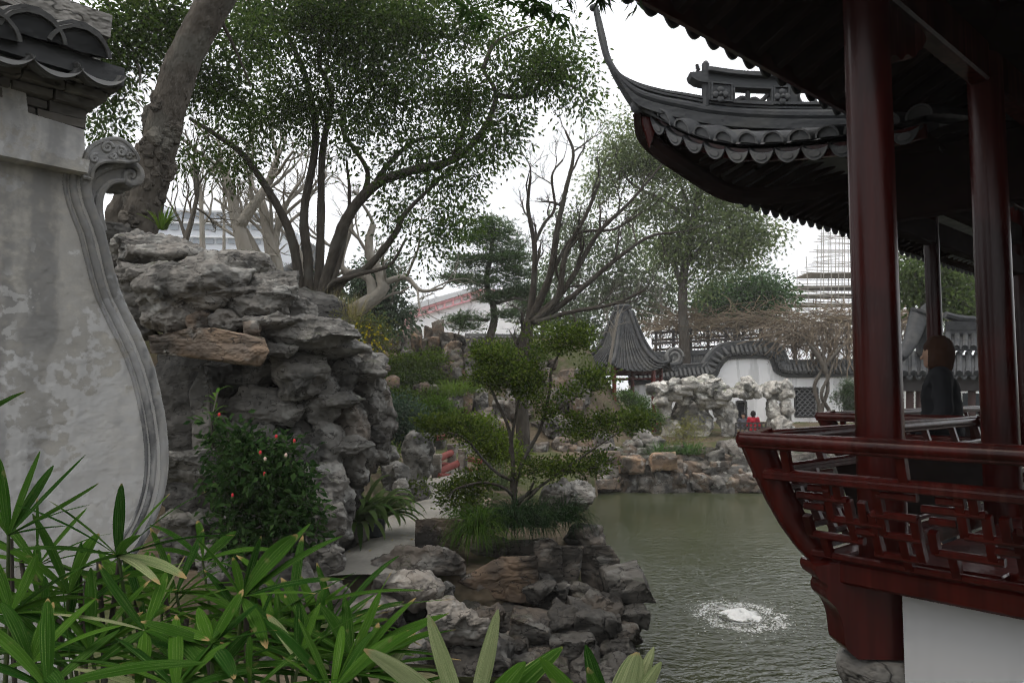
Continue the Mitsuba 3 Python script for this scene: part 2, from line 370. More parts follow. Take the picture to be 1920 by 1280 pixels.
def palm_color(p, n, uv):                       # uv.x: leaf number + place across the blade; uv.y: place along it
    k = dr.floor(uv.x); u = (uv.x-k)/.96; r = cell_rand(k, 3); r2 = cell_rand(k, 9)
    rib = .5+.5*dr.sin(u*37.7+r*6); rib2 = noise(u*60, uv.y*2.5, k)
    g = mix((.012, .046, .007), (.052, .125, .014), r)
    g = mix(g, (.17, .25, .085), smoothstep(.6, 1, rib*.35+rib2*.75)*.50)
    pale = dr.select(k > 4000, .9, smoothstep(.965, .97, r2))
    g = mix(g, (.40, .42, .24), pale*(.25+.65*rib2))
    br = smoothstep(.93, 1.0, uv.y+.06*noise(u*9, k)+.22*(r2-.80))
    g = mix(g, (.36, .25, .12), br*.85)
    return mix(g, (.22, .2, .09), smoothstep(.74, .84, fbm(p.x*30, p.y*30, p.z*30, 2))*.4)
scene['palm'] = {'type': 'principledthin', 'base_color': proc(palm_color), 'roughness': .28, 'diff_trans': .7, 'eta': 1.5}

def tile_color(p, n, uv):
    a = fbm(p.x*9, p.y*9, p.z*9, 4); b = fbm(p.x*2.1+3, p.y*2.1, p.z*2.1, 3)
    c = mix((.018, .021, .025), (.075, .081, .088), a)
    c = mix(c, (.13, .13, .115), smoothstep(.58, .70, b)*.4)
    return mix(c, (.24, .235, .22), uv.x)*uv.y*1.75
def tile_bump(p, n, uv): return fbm(p.x*34, p.y*34, p.z*34, 3)*.006
scene['tile'] = {'type': 'twosided', 'b': {'type': 'bumpmap', 'arbitrary': proc(tile_bump, 3e-3), 'scale': 1.0,
    'b': {'type': 'principled', 'base_color': proc(tile_color), 'roughness': .6, 'specular': .4}}}

def lacquer_color(p, n, uv):
    s = fbm(p.x*45, p.y*45, p.z*1.1, 3); b = fbm(p.x*4, p.y*4, p.z*2, 3)
    c = mix((.015, .0016, .0013), (.055, .0054, .0036), s)
    c = mix(c, (.010, .0025, .0023), smoothstep(.5, .66, b)*.7)
    worn = smoothstep(.62, .74, fbm(p.x*60, p.y*60, p.z*2.6+9, 3))*smoothstep(.5, .62, fbm(p.x*3+5, p.y*3, p.z*3, 3))
    return mix(c, (.07, .03, .022), worn*.22)
def lacquer_bump(p, n, uv): return fbm(p.x*38, p.y*38, p.z*1.3, 2)*.0022
scene['red_lacquer'] = {'type': 'twosided', 'b': {'type': 'bumpmap', 'arbitrary': proc(lacquer_bump, 2e-3), 'scale': 1.0,
    'b': {'type': 'principled', 'base_color': proc(lacquer_color), 'roughness': .24, 'specular': .22}}}
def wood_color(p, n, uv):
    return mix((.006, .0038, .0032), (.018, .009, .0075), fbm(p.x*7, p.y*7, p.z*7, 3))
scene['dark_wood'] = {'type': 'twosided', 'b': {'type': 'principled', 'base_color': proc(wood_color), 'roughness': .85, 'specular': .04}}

WD = np.array([math.sin(math.radians(41.7)), math.cos(math.radians(41.7)), 0.])    # the old wall runs this way
def wall_az(p): return p.x*float(WD[0])+p.y*float(WD[1]), p.z
def plaster_worn(p, stain):
    a, z = wall_az(p)
    w1, w2_ = fbm(a*4, z*4, 7, 3)-.5, fbm(a*4+9, z*4, 2, 3)-.5                                              # bends the outlines
    big = fbm(a*1.7+4, z*1.4, 0, 4); mid = fbm(a*5.5, z*4.2, 3, 4); fine = fbm(a*34, z*34, 5, 4); grit = noise(a*170, z*170, 3)
    c = mix((.40, .375, .325), (.56, .535, .475), mid*.5+fine*.5)                                          # bare lime render
    c = mix(c, (.30, .285, .26), grit*.30)
    damp = smoothstep(.36, .70, fbm(a*1.5+41+w2_*.6, z*1.1+w1*.6, 2, 4)*.72+fine*.28)                       # broad grey damp
    c = mix(c, mix((.17, .17, .17), (.30, .298, .29), fine), damp*(.70+.3*stain))
    paint = smoothstep(.53, .565, fbm(a*1.1+17+w1*.7, z*.9+3+w2_*.7, 8, 5)*.80+fine*.20)
    c = mix(c, mix((.52, .525, .53), (.70, .71, .725), fine*.6+mid*.4), paint*.36)                          # last flakes of limewash
    drip = smoothstep(.46, .70, fbm(a*11+2+w1, z*.6, 6, 4)*.82+fine*.18)*smoothstep(.36, .60, big+stain*.3)
    c = mix(c, (.075, .078, .085), drip*(.50+.35*stain))
    salt = smoothstep(.55, .66, fine)*smoothstep(.52, .62, fbm(a*2.6+80, z*2.6, 4, 4))
    c = mix(c, (.58, .58, .57), salt*.35)
    cz = z-(2.9+.085)-.05*(fbm(a*9, 0, 1, 5)-.5)*2                                                          # one long level crack and a few short ones
    crack = dr.abs(cz)+.05*smoothstep(.52, .44, fbm(a*2.3+5, 3, 0, 2))
    return mix(c, (.035, .034, .03), (1-smoothstep(.0010, .0035, crack))*.85)
def plaster_color(p, n, uv): return plaster_worn(p, 0.0)
def stained_color(p, n, uv): return plaster_worn(p, 1.0)*.68
def plaster_bump(p, n, uv):
    a, z = wall_az(p)
    return .009*fbm(a*30, z*30, p.x*9, 4)+.006*fbm(a*5, z*5, 2, 2)+.003*smoothstep(.50, .57, fbm(a*1.3+13, z*1.1+3, 8, 5))
for nm, fn in (('old_plaster', plaster_color), ('stained_plaster', stained_color)):
    scene[nm] = {'type': 'twosided', 'b': {'type': 'bumpmap', 'arbitrary': proc(plaster_bump, 3e-3), 'scale': 1.0,
        'b': {'type': 'principled', 'base_color': proc(fn), 'roughness': .85, 'specular': .2}}}

def white_color(p, n, uv):
    a = fbm(p.x*1.5, p.y*1.5, p.z*1.1, 4); d = fbm(p.x*5, p.y*5, p.z*.6, 4)
    c = mix((.70, .71, .72), (.83, .83, .83), a)
    c = mix(c, (.36, .37, .36), smoothstep(.50, .74, d)*.45)
    return c*uv.y*2
scene['whitewash'] = {'type': 'twosided', 'b': {'type': 'principled', 'base_color': proc(white_color), 'roughness': .8, 'specular': .25}}

def ground_color(p, n, uv):
    a = fbm(p.x*1.2, p.y*1.2, p.z, 4); b = fbm(p.x*14, p.y*14, p.z*14, 3)
    c = mix((.05, .042, .03), (.15, .12, .085), b)
    return mix(c, (.045, .062, .02), smoothstep(.46, .6, a)*.7)
def ground_bump(p, n, uv): return fbm(p.x*8, p.y*8, p.z*8, 4)*.08
scene['earth'] = {'type': 'twosided', 'b': {'type': 'bumpmap', 'arbitrary': proc(ground_bump, 6e-3), 'scale': 1.0,
    'b': {'type': 'principled', 'base_color': proc(ground_color), 'roughness': .95, 'specular': .1}}}
def path_color(p, n, uv):
    a = fbm(p.x*2, p.y*2, 0, 4); b = fbm(p.x*30, p.y*30, 0, 3)
    c = mix((.17, .16, .14), (.34, .325, .29), a*.6+b*.4)
    wet = smoothstep(.5, .62, fbm(p.x*1.3+9, p.y*1.3, 2, 3))
    return mix(c, (.12, .115, .10), wet*.45)
def path_bump(p, n, uv): return fbm(p.x*24, p.y*24, 0, 3)*.012
scene['path_dirt'] = {'type': 'twosided', 'b': {'type': 'bumpmap', 'arbitrary': proc(path_bump, 4e-3), 'scale': 1.0,
    'b': {'type': 'principled', 'base_color': proc(path_color), 'roughness': .75, 'specular': .3}}}

FX, FY = at(1390, 1158, 1)[:2]*0, 0
_f = EYE + ray(1388, 1155)*(-2.9/ray(1388, 1155)[2]); FX, FY = float(_f[0]), float(_f[1])     # where the fountain wells up
def water_height(p, n, uv):
    dx, dy = p.x-FX, p.y-FY; r = dr.sqrt(dx*dx+dy*dy+1e-4)
    w1 = fbm(p.x*.8+3, p.y*1.6, 5, 2); q = p.y*2.2+w1*3
    calm = fbm(p.x*1.9+3, q, 0, 3)*.011 + fbm(p.x*7, p.y*17+w1*6, 4, 3)*(.0022+.009*dr.exp(-dr.maximum(r-1.5, 0)*.45))
    near = dr.exp(-dr.maximum(r-1.0, 0)*.34)
    chop = (fbm(p.x*6.5+w1*5, p.y*11, 1, 3)*.045 + fbm(p.x*19, p.y*27+w1*9, 2, 3)*.018)*near
    rings = dr.sin(r*19+w1*14)*dr.exp(-r*.8)*.006
    return calm+chop+rings
def water_color(p, n, uv):
    return mix((.030, .036, .018), (.046, .052, .028), fbm(p.x*.6, p.y*.6, 0, 3))
scene['pond_water'] = {'type': 'twosided', 'b': {'type': 'bumpmap', 'arbitrary': proc(water_height, 6e-3), 'scale': 1.0,
    'b': {'type': 'principled', 'base_color': proc(water_color), 'roughness': .05, 'specular': .5}}}
scene['foam'] = {'type': 'twosided', 'b': {'type': 'diffuse', 'reflectance': {'type': 'rgb', 'value': [.70, .72, .72]}}}
# ---------------------------------------------------------------- the setting: ground, water, path
def sstep(a, b, x):
    t = np.clip((x-a)/(b-a), 0, 1); return t*t*(3-2*t)
def shore(y): return np.interp(y, [0, 5.2, 5.6, 7.2, 7.8, 8.8, 12, 15, 18.5, 20.5, 22.0, 22.4], [.6, .5, -2.4, -2.2, .55, .9, 1.2, 1.6, 1.9, 2.4, 2.6, 60])
def ground_h(x, y):
    x, y = np.asarray(x, float), np.asarray(y, float)
    land = sstep(.25, -.25, x-shore(y)); land = np.where(y > 22.3+.2*np.sin(x*1.7), 1, land)
    h = .98+.10*(meshkit.fbm(np.stack([x*.6, y*.6, x*0], -1), 3, 4)-.5)
    edge = np.interp(y, [0, 7, 8, 10, 12.5, 16, 22, 40], [-3.4, -3.0, -2.0, -1.9, -2.1, -3.0, -5.5, -9])
    mound = sstep(edge, edge-1.3, x)*sstep(9.2, 10.6, y)*3.35
    hill = np.interp(y, [21.3, 22.4, 25, 28.4, 30, 45, 60], [0, .05, 1.35, 3.2, 3.6, 3.2, 1.5])*sstep(5.0, 2.2, x-(y-27)*.12)
    far = .5*sstep(24, 32, y)
    h = h+np.maximum(mound, hill)+far
    return np.where(land > .001, -1.2+(h+1.2)*land, -1.2)
ys = np.concatenate([np.linspace(-8, 4, 13), np.linspace(4.3, 34, 150), np.geomspace(35, 150, 22)])
xs = np.concatenate([-np.geomspace(150, 12.5, 20), np.linspace(-12, 12, 150), np.geomspace(12.5, 150, 20)])
gx, gy = np.meshgrid(xs, ys, indexing='ij'); gz = ground_h(gx, gy)
gv = np.stack([gx, gy, gz], -1).reshape(-1, 3)
put('ground', MB().add(gv, grid_faces(len(xs), len(ys))[:, ::-1]), 'earth', smooth=True, kind='structure')

wv = np.array([[-4, -6, 0], [70, -6, 0], [70, 24, 0], [-4, 24, 0.]])
put('water', MB().add(wv, [[0, 1, 2], [0, 2, 3]]), 'pond_water', kind='structure')

pc = np.array([[-1.45, 7.35, 1.09], [-1.44, 7.9, 1.10], [-1.42, 8.6, 1.10], [-1.38, 9.6, 1.10], [-1.25, 11, 1.10], [-1.15, 12.6, 1.10], [-1.3, 14.5, 1.12], [-1.2, 16.5, 1.15]])
pp = spline(pc, 60); side = nrm(np.cross(np.gradient(pp, axis=0), [0, 0, 1])); pw = np.interp(np.linspace(0, 1, 60), [0, .2, .5, .8, 1], [.62, .62, .62, .6, .55])
pv = np.concatenate([(pp + side*pw[:, None]*q)[:, None] for q in np.linspace(-1, 1, 9)], 1)
pv[..., 2] += .03*(meshkit.fbm(pv*3, 3, 1)-.5) - .10*np.abs(np.linspace(-1, 1, 9))[None]**3
put('path', MB().add(pv.reshape(-1, 3), grid_faces(60, 9)[:, ::-1]), 'path_dirt', smooth=True, kind='structure')
lt = MB(); g = np.random.default_rng(3); n = 60
q = pp[g.integers(8, 55, n)] + side[0]*g.uniform(-.6, .6, (n, 1)) + [0, 0, .035]
lt.add(*leaves(q, g.normal(size=(n, 3))*[1, 1, .1], np.tile([0, 0, 1.], (n, 1))+g.normal(size=(n, 3))*.2, .05, .025, (.3, .24, .08)))
put('leaf_litter', lt, 'leaf', kind='stuff', label='small yellow fallen leaves lying on the earth path', cat='leaves')

# the little fountain: foam churned up where the water wells out of the pond
fm = MB(); g = np.random.default_rng(11)
def foam_streak(r0, a0, a1, w, k):
    a = np.linspace(a0, a1, 40); r = r0+.10*(meshkit.fbm(np.stack([a*3, a*0+k, a*0], 1), 3, 2)-.5)*2*r0
    wid = w*(.25+meshkit.fbm(np.stack([a*9, a*0+k, a*0], 1), 2, 5))*np.sin(np.linspace(0, np.pi, 40))**.6
    pin = np.stack([FX+np.cos(a)*(r-wid), FY+np.sin(a)*(r-wid), .012+a*0], 1); pou = np.stack([FX+np.cos(a)*(r+wid), FY+np.sin(a)*(r+wid), .012+a*0], 1)
    mid = (pin+pou)/2+[0, 0, .02]
    fm.add(np.stack([pin, mid, pou], 1).reshape(-1, 3), grid_faces(40, 3))
def streak(x0, y0, ang, L, w, k):
    t = np.linspace(0, 1, 26); a = ang+1.3*(meshkit.fbm(np.stack([t*2.5, t*0+k, t*0], 1), 3, 2)-.5)*2
    x = x0+np.cumsum(np.cos(a))*L/26; y = y0+np.cumsum(np.sin(a))*L/26; wid = (w*(.15+1.2*meshkit.fbm(np.stack([t*7, t*0+k, t*0], 1), 2, 5))*np.sin(np.pi*t)**.6)[:, None]
    nrm_ = np.stack([-np.sin(a), np.cos(a), a*0], 1); c_ = np.stack([x, y, .016+.075*np.exp(-((x-FX)**2+(y-FY)**2)/.15**2)], 1)
    fm.add(np.stack([c_-nrm_*wid, c_+[0, 0, .012], c_+nrm_*wid], 1).reshape(-1, 3), grid_faces(26, 3))
for k in range(60):                                          # churned foam over the spring
    r, a = abs(g.normal(0, .15)), g.uniform(0, 6.3); streak(FX+r*math.cos(a), FY+r*math.sin(a)*1.3, a+g.normal()*.9, g.uniform(.04, .14), g.uniform(.004, .014), k*3.1)
for k in range(0):                                           # broken wave crests drifting off it
    r, a = g.uniform(.35, .72), g.uniform(0, 6.3); streak(FX+r*math.cos(a), FY+r*math.sin(a)*1.3, a+1.57+g.normal()*.25, g.uniform(.2, .7), g.uniform(.003, .009), k*2.7+500)
n = 2600; a = g.uniform(0, 6.3, n); r = np.abs(g.normal(0, .30, n))
for x, y, s in zip(FX+r*np.cos(a), FY+r*np.sin(a)*1.3, g.uniform(.002, .007, n)):
    fm.add(np.array([[-1, -1, 0], [1, -1, 0], [1, 1, 0], [-1, 1, 0], [0, 0, 1.]])*s+[x, y, .010+.075*math.exp(-((x-FX)**2+(y-FY)**2)/.15**2)], [[0, 1, 4], [1, 2, 4], [2, 3, 4], [3, 0, 4]])
nr, na = 26, 120; rr_, aa_ = np.meshgrid(np.linspace(.004, 1, nr), np.linspace(0, 2*np.pi, na), indexing='ij')     # the bright boil in the middle
edge_r = .17+.16*meshkit.fbm(np.stack([np.cos(aa_)*2.2+5, np.sin(aa_)*2.2, aa_*0], -1), 4, 3); px_, py_ = FX+rr_*edge_r*np.cos(aa_)*1.15, FY+rr_*edge_r*np.sin(aa_)*1.3
hz = .018+.085*np.exp(-((px_-FX)**2+(py_-FY)**2)/.15**2)+.05*(meshkit.fbm(np.stack([px_*13, py_*13, px_*0], -1), 4, 6)-.45)*(1-rr_**4)-.05*rr_**6
n2 = 900; a2 = g.uniform(0, 6.3, n2); r2_ = .30+.22*meshkit.fbm(np.stack([np.cos(a2)*3, np.sin(a2)*3, a2*0], 1), 3, 4)+g.normal(size=n2)*.045
for x, y, s in zip(FX+r2_*np.cos(a2)*1.15, FY+r2_*np.sin(a2)*1.3, g.uniform(.002, .008, n2)): fm.add(np.array([[-1.6, -1, 0], [1.6, -1, 0], [1.6, 1, 0], [-1.6, 1, 0], [0, 0, 1.]])*s+[x, y, .010], [[0, 1, 4], [1, 2, 4], [2, 3, 4], [3, 0, 4]])
fm.add(np.stack([px_, py_, hz], -1).reshape(-1, 3), grid_faces(nr, na))
for k in range(0):
    a0 = g.uniform(0, 6.3); r0 = g.uniform(.25, .62); L = g.uniform(.5, 1.3); t = np.linspace(0, 1, 40); a_ = a0+t*L; r_ = r0*(1+.22*(meshkit.fbm(np.stack([t*4, t*0+k*3.3, t*0], 1), 3, 7)-.5)*2)
    w_ = (.003+.010*meshkit.fbm(np.stack([t*9, t*0+k, t*0], 1), 2, 8))*np.sin(np.pi*t)**.7; u_ = np.stack([np.cos(a_)*1.15, np.sin(a_)*1.3, a_*0], 1); c_ = np.array([FX, FY, .014])
    fm.add(np.stack([c_+u_*(r_-w_)[:, None], c_+u_*r_[:, None]+[0, 0, .01], c_+u_*(r_+w_)[:, None]], 1).reshape(-1, 3), grid_faces(40, 3))
dome = np.array([[FX+rr*math.cos(t)*1.0, FY+rr*math.sin(t)*1.0, .012+.07*math.exp(-(rr/.15)**2)+.03*(meshkit.noise(np.array([rr*14, t*3, 0]))-.5)] for rr in np.linspace(.01, .30, 12) for t in np.linspace(0, 2*np.pi, 33)])
put('fountain_foam', fm, 'foam', kind='stuff', label='white foam where a small fountain wells up in the pond', cat='foam')
put('fountain_swell', MB().add(dome, grid_faces(12, 33)), 'pond_water', smooth=True, kind='stuff', label='low swell of water rising under the white foam', cat='water')
# ---------------------------------------------------------------- the old plastered wall with its curling edge
WP = np.array([-1.66, 3.5, 0]); WN = np.array([WD[1], -WD[0], 0])          # towards the camera
UP = np.array([0, 0, 1.])
def wp(px, py, out=0.0): return on_plane(px, py, WP+WN*out, WN)
def w2(px, py): q = wp(px, py); return (float(np.dot(q-WP, WD)), float(q[2]))
wall = thing('plaster_wall', 'weathered pale plaster garden wall with a curling moulded edge', 'wall')
edge_px = [(172, 322), (168, 350), (176, 385), (193, 430), (206, 480), (222, 540), (244, 590), (268, 640), (287, 690), (302, 750), (312, 810), (315, 860), (311, 910), (298, 960), (275, 1010), (240, 1060), (190, 1110), (150, 1160)]
edge = spline([w2(*q) for q in edge_px], 90)
low = [(-3.2, edge[0][1])] + [(-3.2, .9), (edge[-1][0], .9)] + [tuple(q) for q in edge[::-1]]
m = trimesh.Trimesh(*prism(low, WP - [0, 0, 0], WD, UP, .34), process=False)
# prism: thickness along WD x UP = towards the camera when that equals WN
sgn = np.sign(np.dot(np.cross(WD, UP), WN))
def wprism(poly, t0, t1):
    """a slab on the wall from t0 to t1 metres proud of its face"""
    v, f = prism(poly, WP + WN*(t0 if sgn > 0 else t1), WD, UP, t1-t0); return v, f
mb = MB(); v, f = wprism(low, -.34, 0.0)
mb.add(v, f)
put('wall_face', mb, 'old_plaster', wall)
# upper part: pier with a ledge
def rect(a0, z0, a1, z1): return [(a0, z0), (a1, z0), (a1, z1), (a0, z1)]
zl, zr = w2(0, 297)[1], w2(150, 325)[1]; zled = (zl+zr)/2
aR = w2(152, 260)[0]; ztop = w2(140, 205)[1]
mb = MB(); mb.add(*wprism([(-3.2, zled+.05), (aR-.012, zled+.05), (aR, zled+.1), (aR-.006, ztop-.10), (aR-.22, ztop-.085), (aR-.235, ztop+.02), (-3.2, ztop+.05)], -.30, .055))
put('upper_pier', mb, 'old_plaster', wall)
mb = MB(); mb.add(*wprism([(-3.2, zled-.004), (aR+.006, zled-.012), (aR+.012, zled+.046), (-3.2, zled+.046)], -.30, .085))
put('ledge', mb, 'old_plaster', wall)
# bricks laid bare at the head of the pier, then corbelled out under the tiles
g = np.random.default_rng(5); z = ztop-.09; bh = .042
courses = [(0.052, 0), (.056, .0), (.085, .02), (.12, .06), (.15, .09)]
for k, (out, ext) in enumerate(courses):
    a = aR+ext
    while a > aR-1.2:
        L = g.uniform(.15, .2)
        b = MB(); h = bh*g.uniform(.82, .9); j = g.uniform(-.006, .006)
        v, f = wprism(rect(a-L+.008, z, a, z+h), -.2, out+j); v = v+g.normal(size=v.shape)*.0022
        b.add(v, f, u=(.02+.1*g.random(), .34+.14*g.random())); put('brick', b, 'rock', wall); a -= L
    z += bh
zt = z
# tile coping: drip tiles between raised cover tiles, seen from below
def arc_tile(c, ax, r, a0, a1, L, th, flip=1, wav=0.0, n=14):
    """curved tile: an arc of radius r about axis ax, L long, th thick"""
    ax = nrm(ax); s = nrm(np.cross(ax, UP)); t = np.cross(s, ax)
    A = np.linspace(a0, a1, n); V = []
    for q in (0, L):
        for rr in (r, r-th):
            rw = rr*(1+wav*np.sin(A*14))
            V.append(np.asarray(c)+ax*q+s*(rw*np.cos(A))[:, None]+t*(flip*rw*np.sin(A))[:, None])
    V = np.vstack(V); f = []
    for i in range(n-1):
        for p, q in ((0, n), (2*n, 3*n), (0, 2*n), (n, 3*n)):
            f.append([p+i, p+i+1, q+i+1]); f.append([p+i, q+i+1, q+i])
    for i in (0, n-1): f += [[i, n+i, 3*n+i], [i, 3*n+i, 2*n+i]]
    return V, np.array(f)
slope = nrm(WN*.90+UP*-.30)
for k, (px, py) in enumerate([(-118, 52), (-28, 64), (62, 70), (150, 96)]):
    c = wp(px, py+10, .25)
    b = MB(); r = .125
    b.add(*arc_tile(c, -slope, r, .25, np.pi-.25, .36, .014, 1, .012), u=(.35, .35)); 
    b.add(*arc_tile(c+UP*.018-slope*.03, -slope, r, .3, np.pi-.3, .36, .014, 1, .012), u=(.35, .35))
    n = 16; A = np.linspace(.25, np.pi-.25, n); s = nrm(np.cross(-slope, UP)); t = np.cross(s, -slope)
    disc = np.vstack([[c-slope*.02+t*.02]]+[c-slope*.02+s*r*.97*np.cos(q)+t*r*.97*np.sin(q) for q in A])
    b.add(disc, [[0, i, i+1] for i in range(1, n)], u=(0, .2))
    put('cover_tile', b, 'tile', wall, smooth=35)
for k, (px, py) in enumerate([(-80, 96), (14, 92), (108, 118), (192, 135)]):
    c = wp(px, py-16, .26); s = nrm(np.cross(-slope, UP))
    b = MB(); r = .10
    b.add(*arc_tile(c, -slope, r, .30, np.pi-.30, .34, .014, -1), u=(.35, .4))
    A = np.linspace(0, np.pi, 15); lip = [c+slope*.012+s*r*np.cos(q)*.95-UP*(r*.30+.062*np.sin(q)**1.6) for q in A]; top = [c+slope*.004+s*r*np.cos(q)*.95-UP*r*(.30+.62*math.sin(q)) for q in A]
    top = [c+slope*.0+s*r*np.cos(q)*.95-UP*(r*.26-.0*math.sin(q)) + UP*(-.045*math.sin(q)) for q in A]
    vv = np.vstack([top, lip, np.array(top)-slope*.016, np.array(lip)-slope*.016]); n = 15
    ff = [[i, i+1, n+i+1] for i in range(n-1)]+[[i, n+i+1, n+i] for i in range(n-1)]+[[2*n+i, 3*n+i+1, 2*n+i+1] for i in range(n-1)]+[[2*n+i, 3*n+i, 3*n+i+1] for i in range(n-1)]
    ff += [[n+i, n+i+1, 3*n+i+1] for i in range(n-1)]+[[n+i, 3*n+i+1, 3*n+i] for i in range(n-1)]
    b.add(vv, ff, u=(.4, .5)); put('drip_tile', b, 'tile', wall, smooth=35)
at_ = w2(168, 40)[0]
b = MB(); b.add(*wprism([(-3.2, zt-.03), (aR+.10, zt-.03), (aR+.10, zt+.05), (-3.2, zt+.10)], -.42, .20), u=(.1, .25)); put('coping_bed', b, 'tile', wall)
b = MB(); b.add(*wprism([(-3.2, zt+.02), (aR+.055, zt+.02), (aR+.05, zt+.3), (-3.2, zt+.3)], -.30, .04), u=(.03, .42)); put('ridge', b, 'rock', wall)
b = MB(); b.add(*wprism([(-3.2, zt+.235), (aR+.08, zt+.225), (aR+.085, zt+.33), (-3.2, zt+.34)], -.33, .075), u=(.03, .5)); put('ridge_cap', b, 'rock', wall)
# moulding that follows the edge: two rolls with a hollow between, ending in a volute
ins = np.gradient(edge, axis=0); ins = np.stack([ins[:, 1], -ins[:, 0]], 1); ins /= np.linalg.norm(ins, axis=1, keepdims=True)
ins = ins*np.sign((np.array([-3, 2])-edge) @ ins[45])[45] if False else np.where((ins[:, :1] > 0), -ins, ins)
def w3(q, out): q = np.asarray(q); return WP+WD*q[..., :1]+UP*q[..., 1:2]+WN*(out if np.ndim(out) else float(out))
fade = np.clip(1.2-.75*np.linspace(0, 1, 90)**2, .4, 1)
b = MB()
for off, r, out in ((.016, .024, -.008), (.068, .017, .000), (.100, .009, .002), (.016, .022, -.11), (.006, .022, -.22)):
    b.add(*tube(w3(edge+ins*off, out), r*fade, 8, rough=.10, freq=22))
put('moulding', b, 'stained_plaster', wall, smooth=True)
def spiral(cx, cy, r0, r1, a0, turns, n=60, sy=1.0):
    a = a0+np.linspace(0, turns*2*np.pi, n); r = np.linspace(r0, r1, n)
    return np.stack([cx+r*np.cos(a), cy-sy*r*np.sin(a)], 1)
arm = [(176, 420), (168, 372), (170, 345), (182, 325), (205, 312), (232, 306)]
sp = [tuple(q) for q in spiral(250, 328, 21, 3, 1.75, -1.55)]
b = MB(); path = spline([w2(*q) for q in arm+sp[::3]], 120); rr = np.interp(np.linspace(0, 1, 120), [0, .2, .45, 1], [.016, .020, .019, .006])
for o, k in ((-.03, 1.0), (-.12, 1.0), (-.21, 1.0)): b.add(*tube(w3(path, o), rr*k, 9, rough=.05, freq=20))
arm2 = [(196, 432), (188, 392), (192, 362), (205, 345), (222, 338), (236, 338)]
b.add(*tube(w3(spline([w2(*q) for q in arm2], 40), -.02), np.linspace(.02, .011, 40), 8, rough=.05))
b.add(*tube(w3(spline([w2(*q) for q in arm2], 40), -.16), np.linspace(.02, .013, 40), 8, rough=.05))
core = spline([w2(*q) for q in [(170, 330), (200, 318), (235, 310), (262, 322), (258, 342), (242, 345), (226, 336), (205, 345), (193, 370), (186, 400), (176, 400), (168, 370)]], 60)
b.add(*wprism([tuple(q) for q in core], -.26, -.03))
put('volute', b, 'stained_plaster', wall, smooth=40)
crest = spline([w2(*q) for q in [(150, 334), (154, 300), (164, 280), (190, 266), (220, 264), (242, 280), (254, 302), (236, 306), (212, 304), (188, 306), (172, 318), (166, 338)]], 70)
b = MB(); b.add(*wprism([tuple(q) for q in crest], -.22, .03))
b.add(*tube(w3(np.vstack([crest, crest[:1]]), .03), .009, 6, rough=.1)); b.add(*tube(w3(np.vstack([crest, crest[:1]]), -.22), .009, 6))
put('crest', b, 'stained_plaster', wall, smooth=40)
b = MB()
for cx, cy, r, a0, tn in ((196, 280, 11, 0, 1.6), (222, 288, 9, 2, -1.5), (238, 296, 6, 0, 1.3), (172, 300, 8, 1, 1.4), (208, 296, 6, 3, 1.2)):
    b.add(*tube(w3(np.array([w2(*q) for q in spiral(cx, cy, r, 1.5, a0, tn, 40)]), .034), np.linspace(.009, .005, 40), 6))
put('carved_scroll', b, 'stained_plaster', wall, smooth=True)

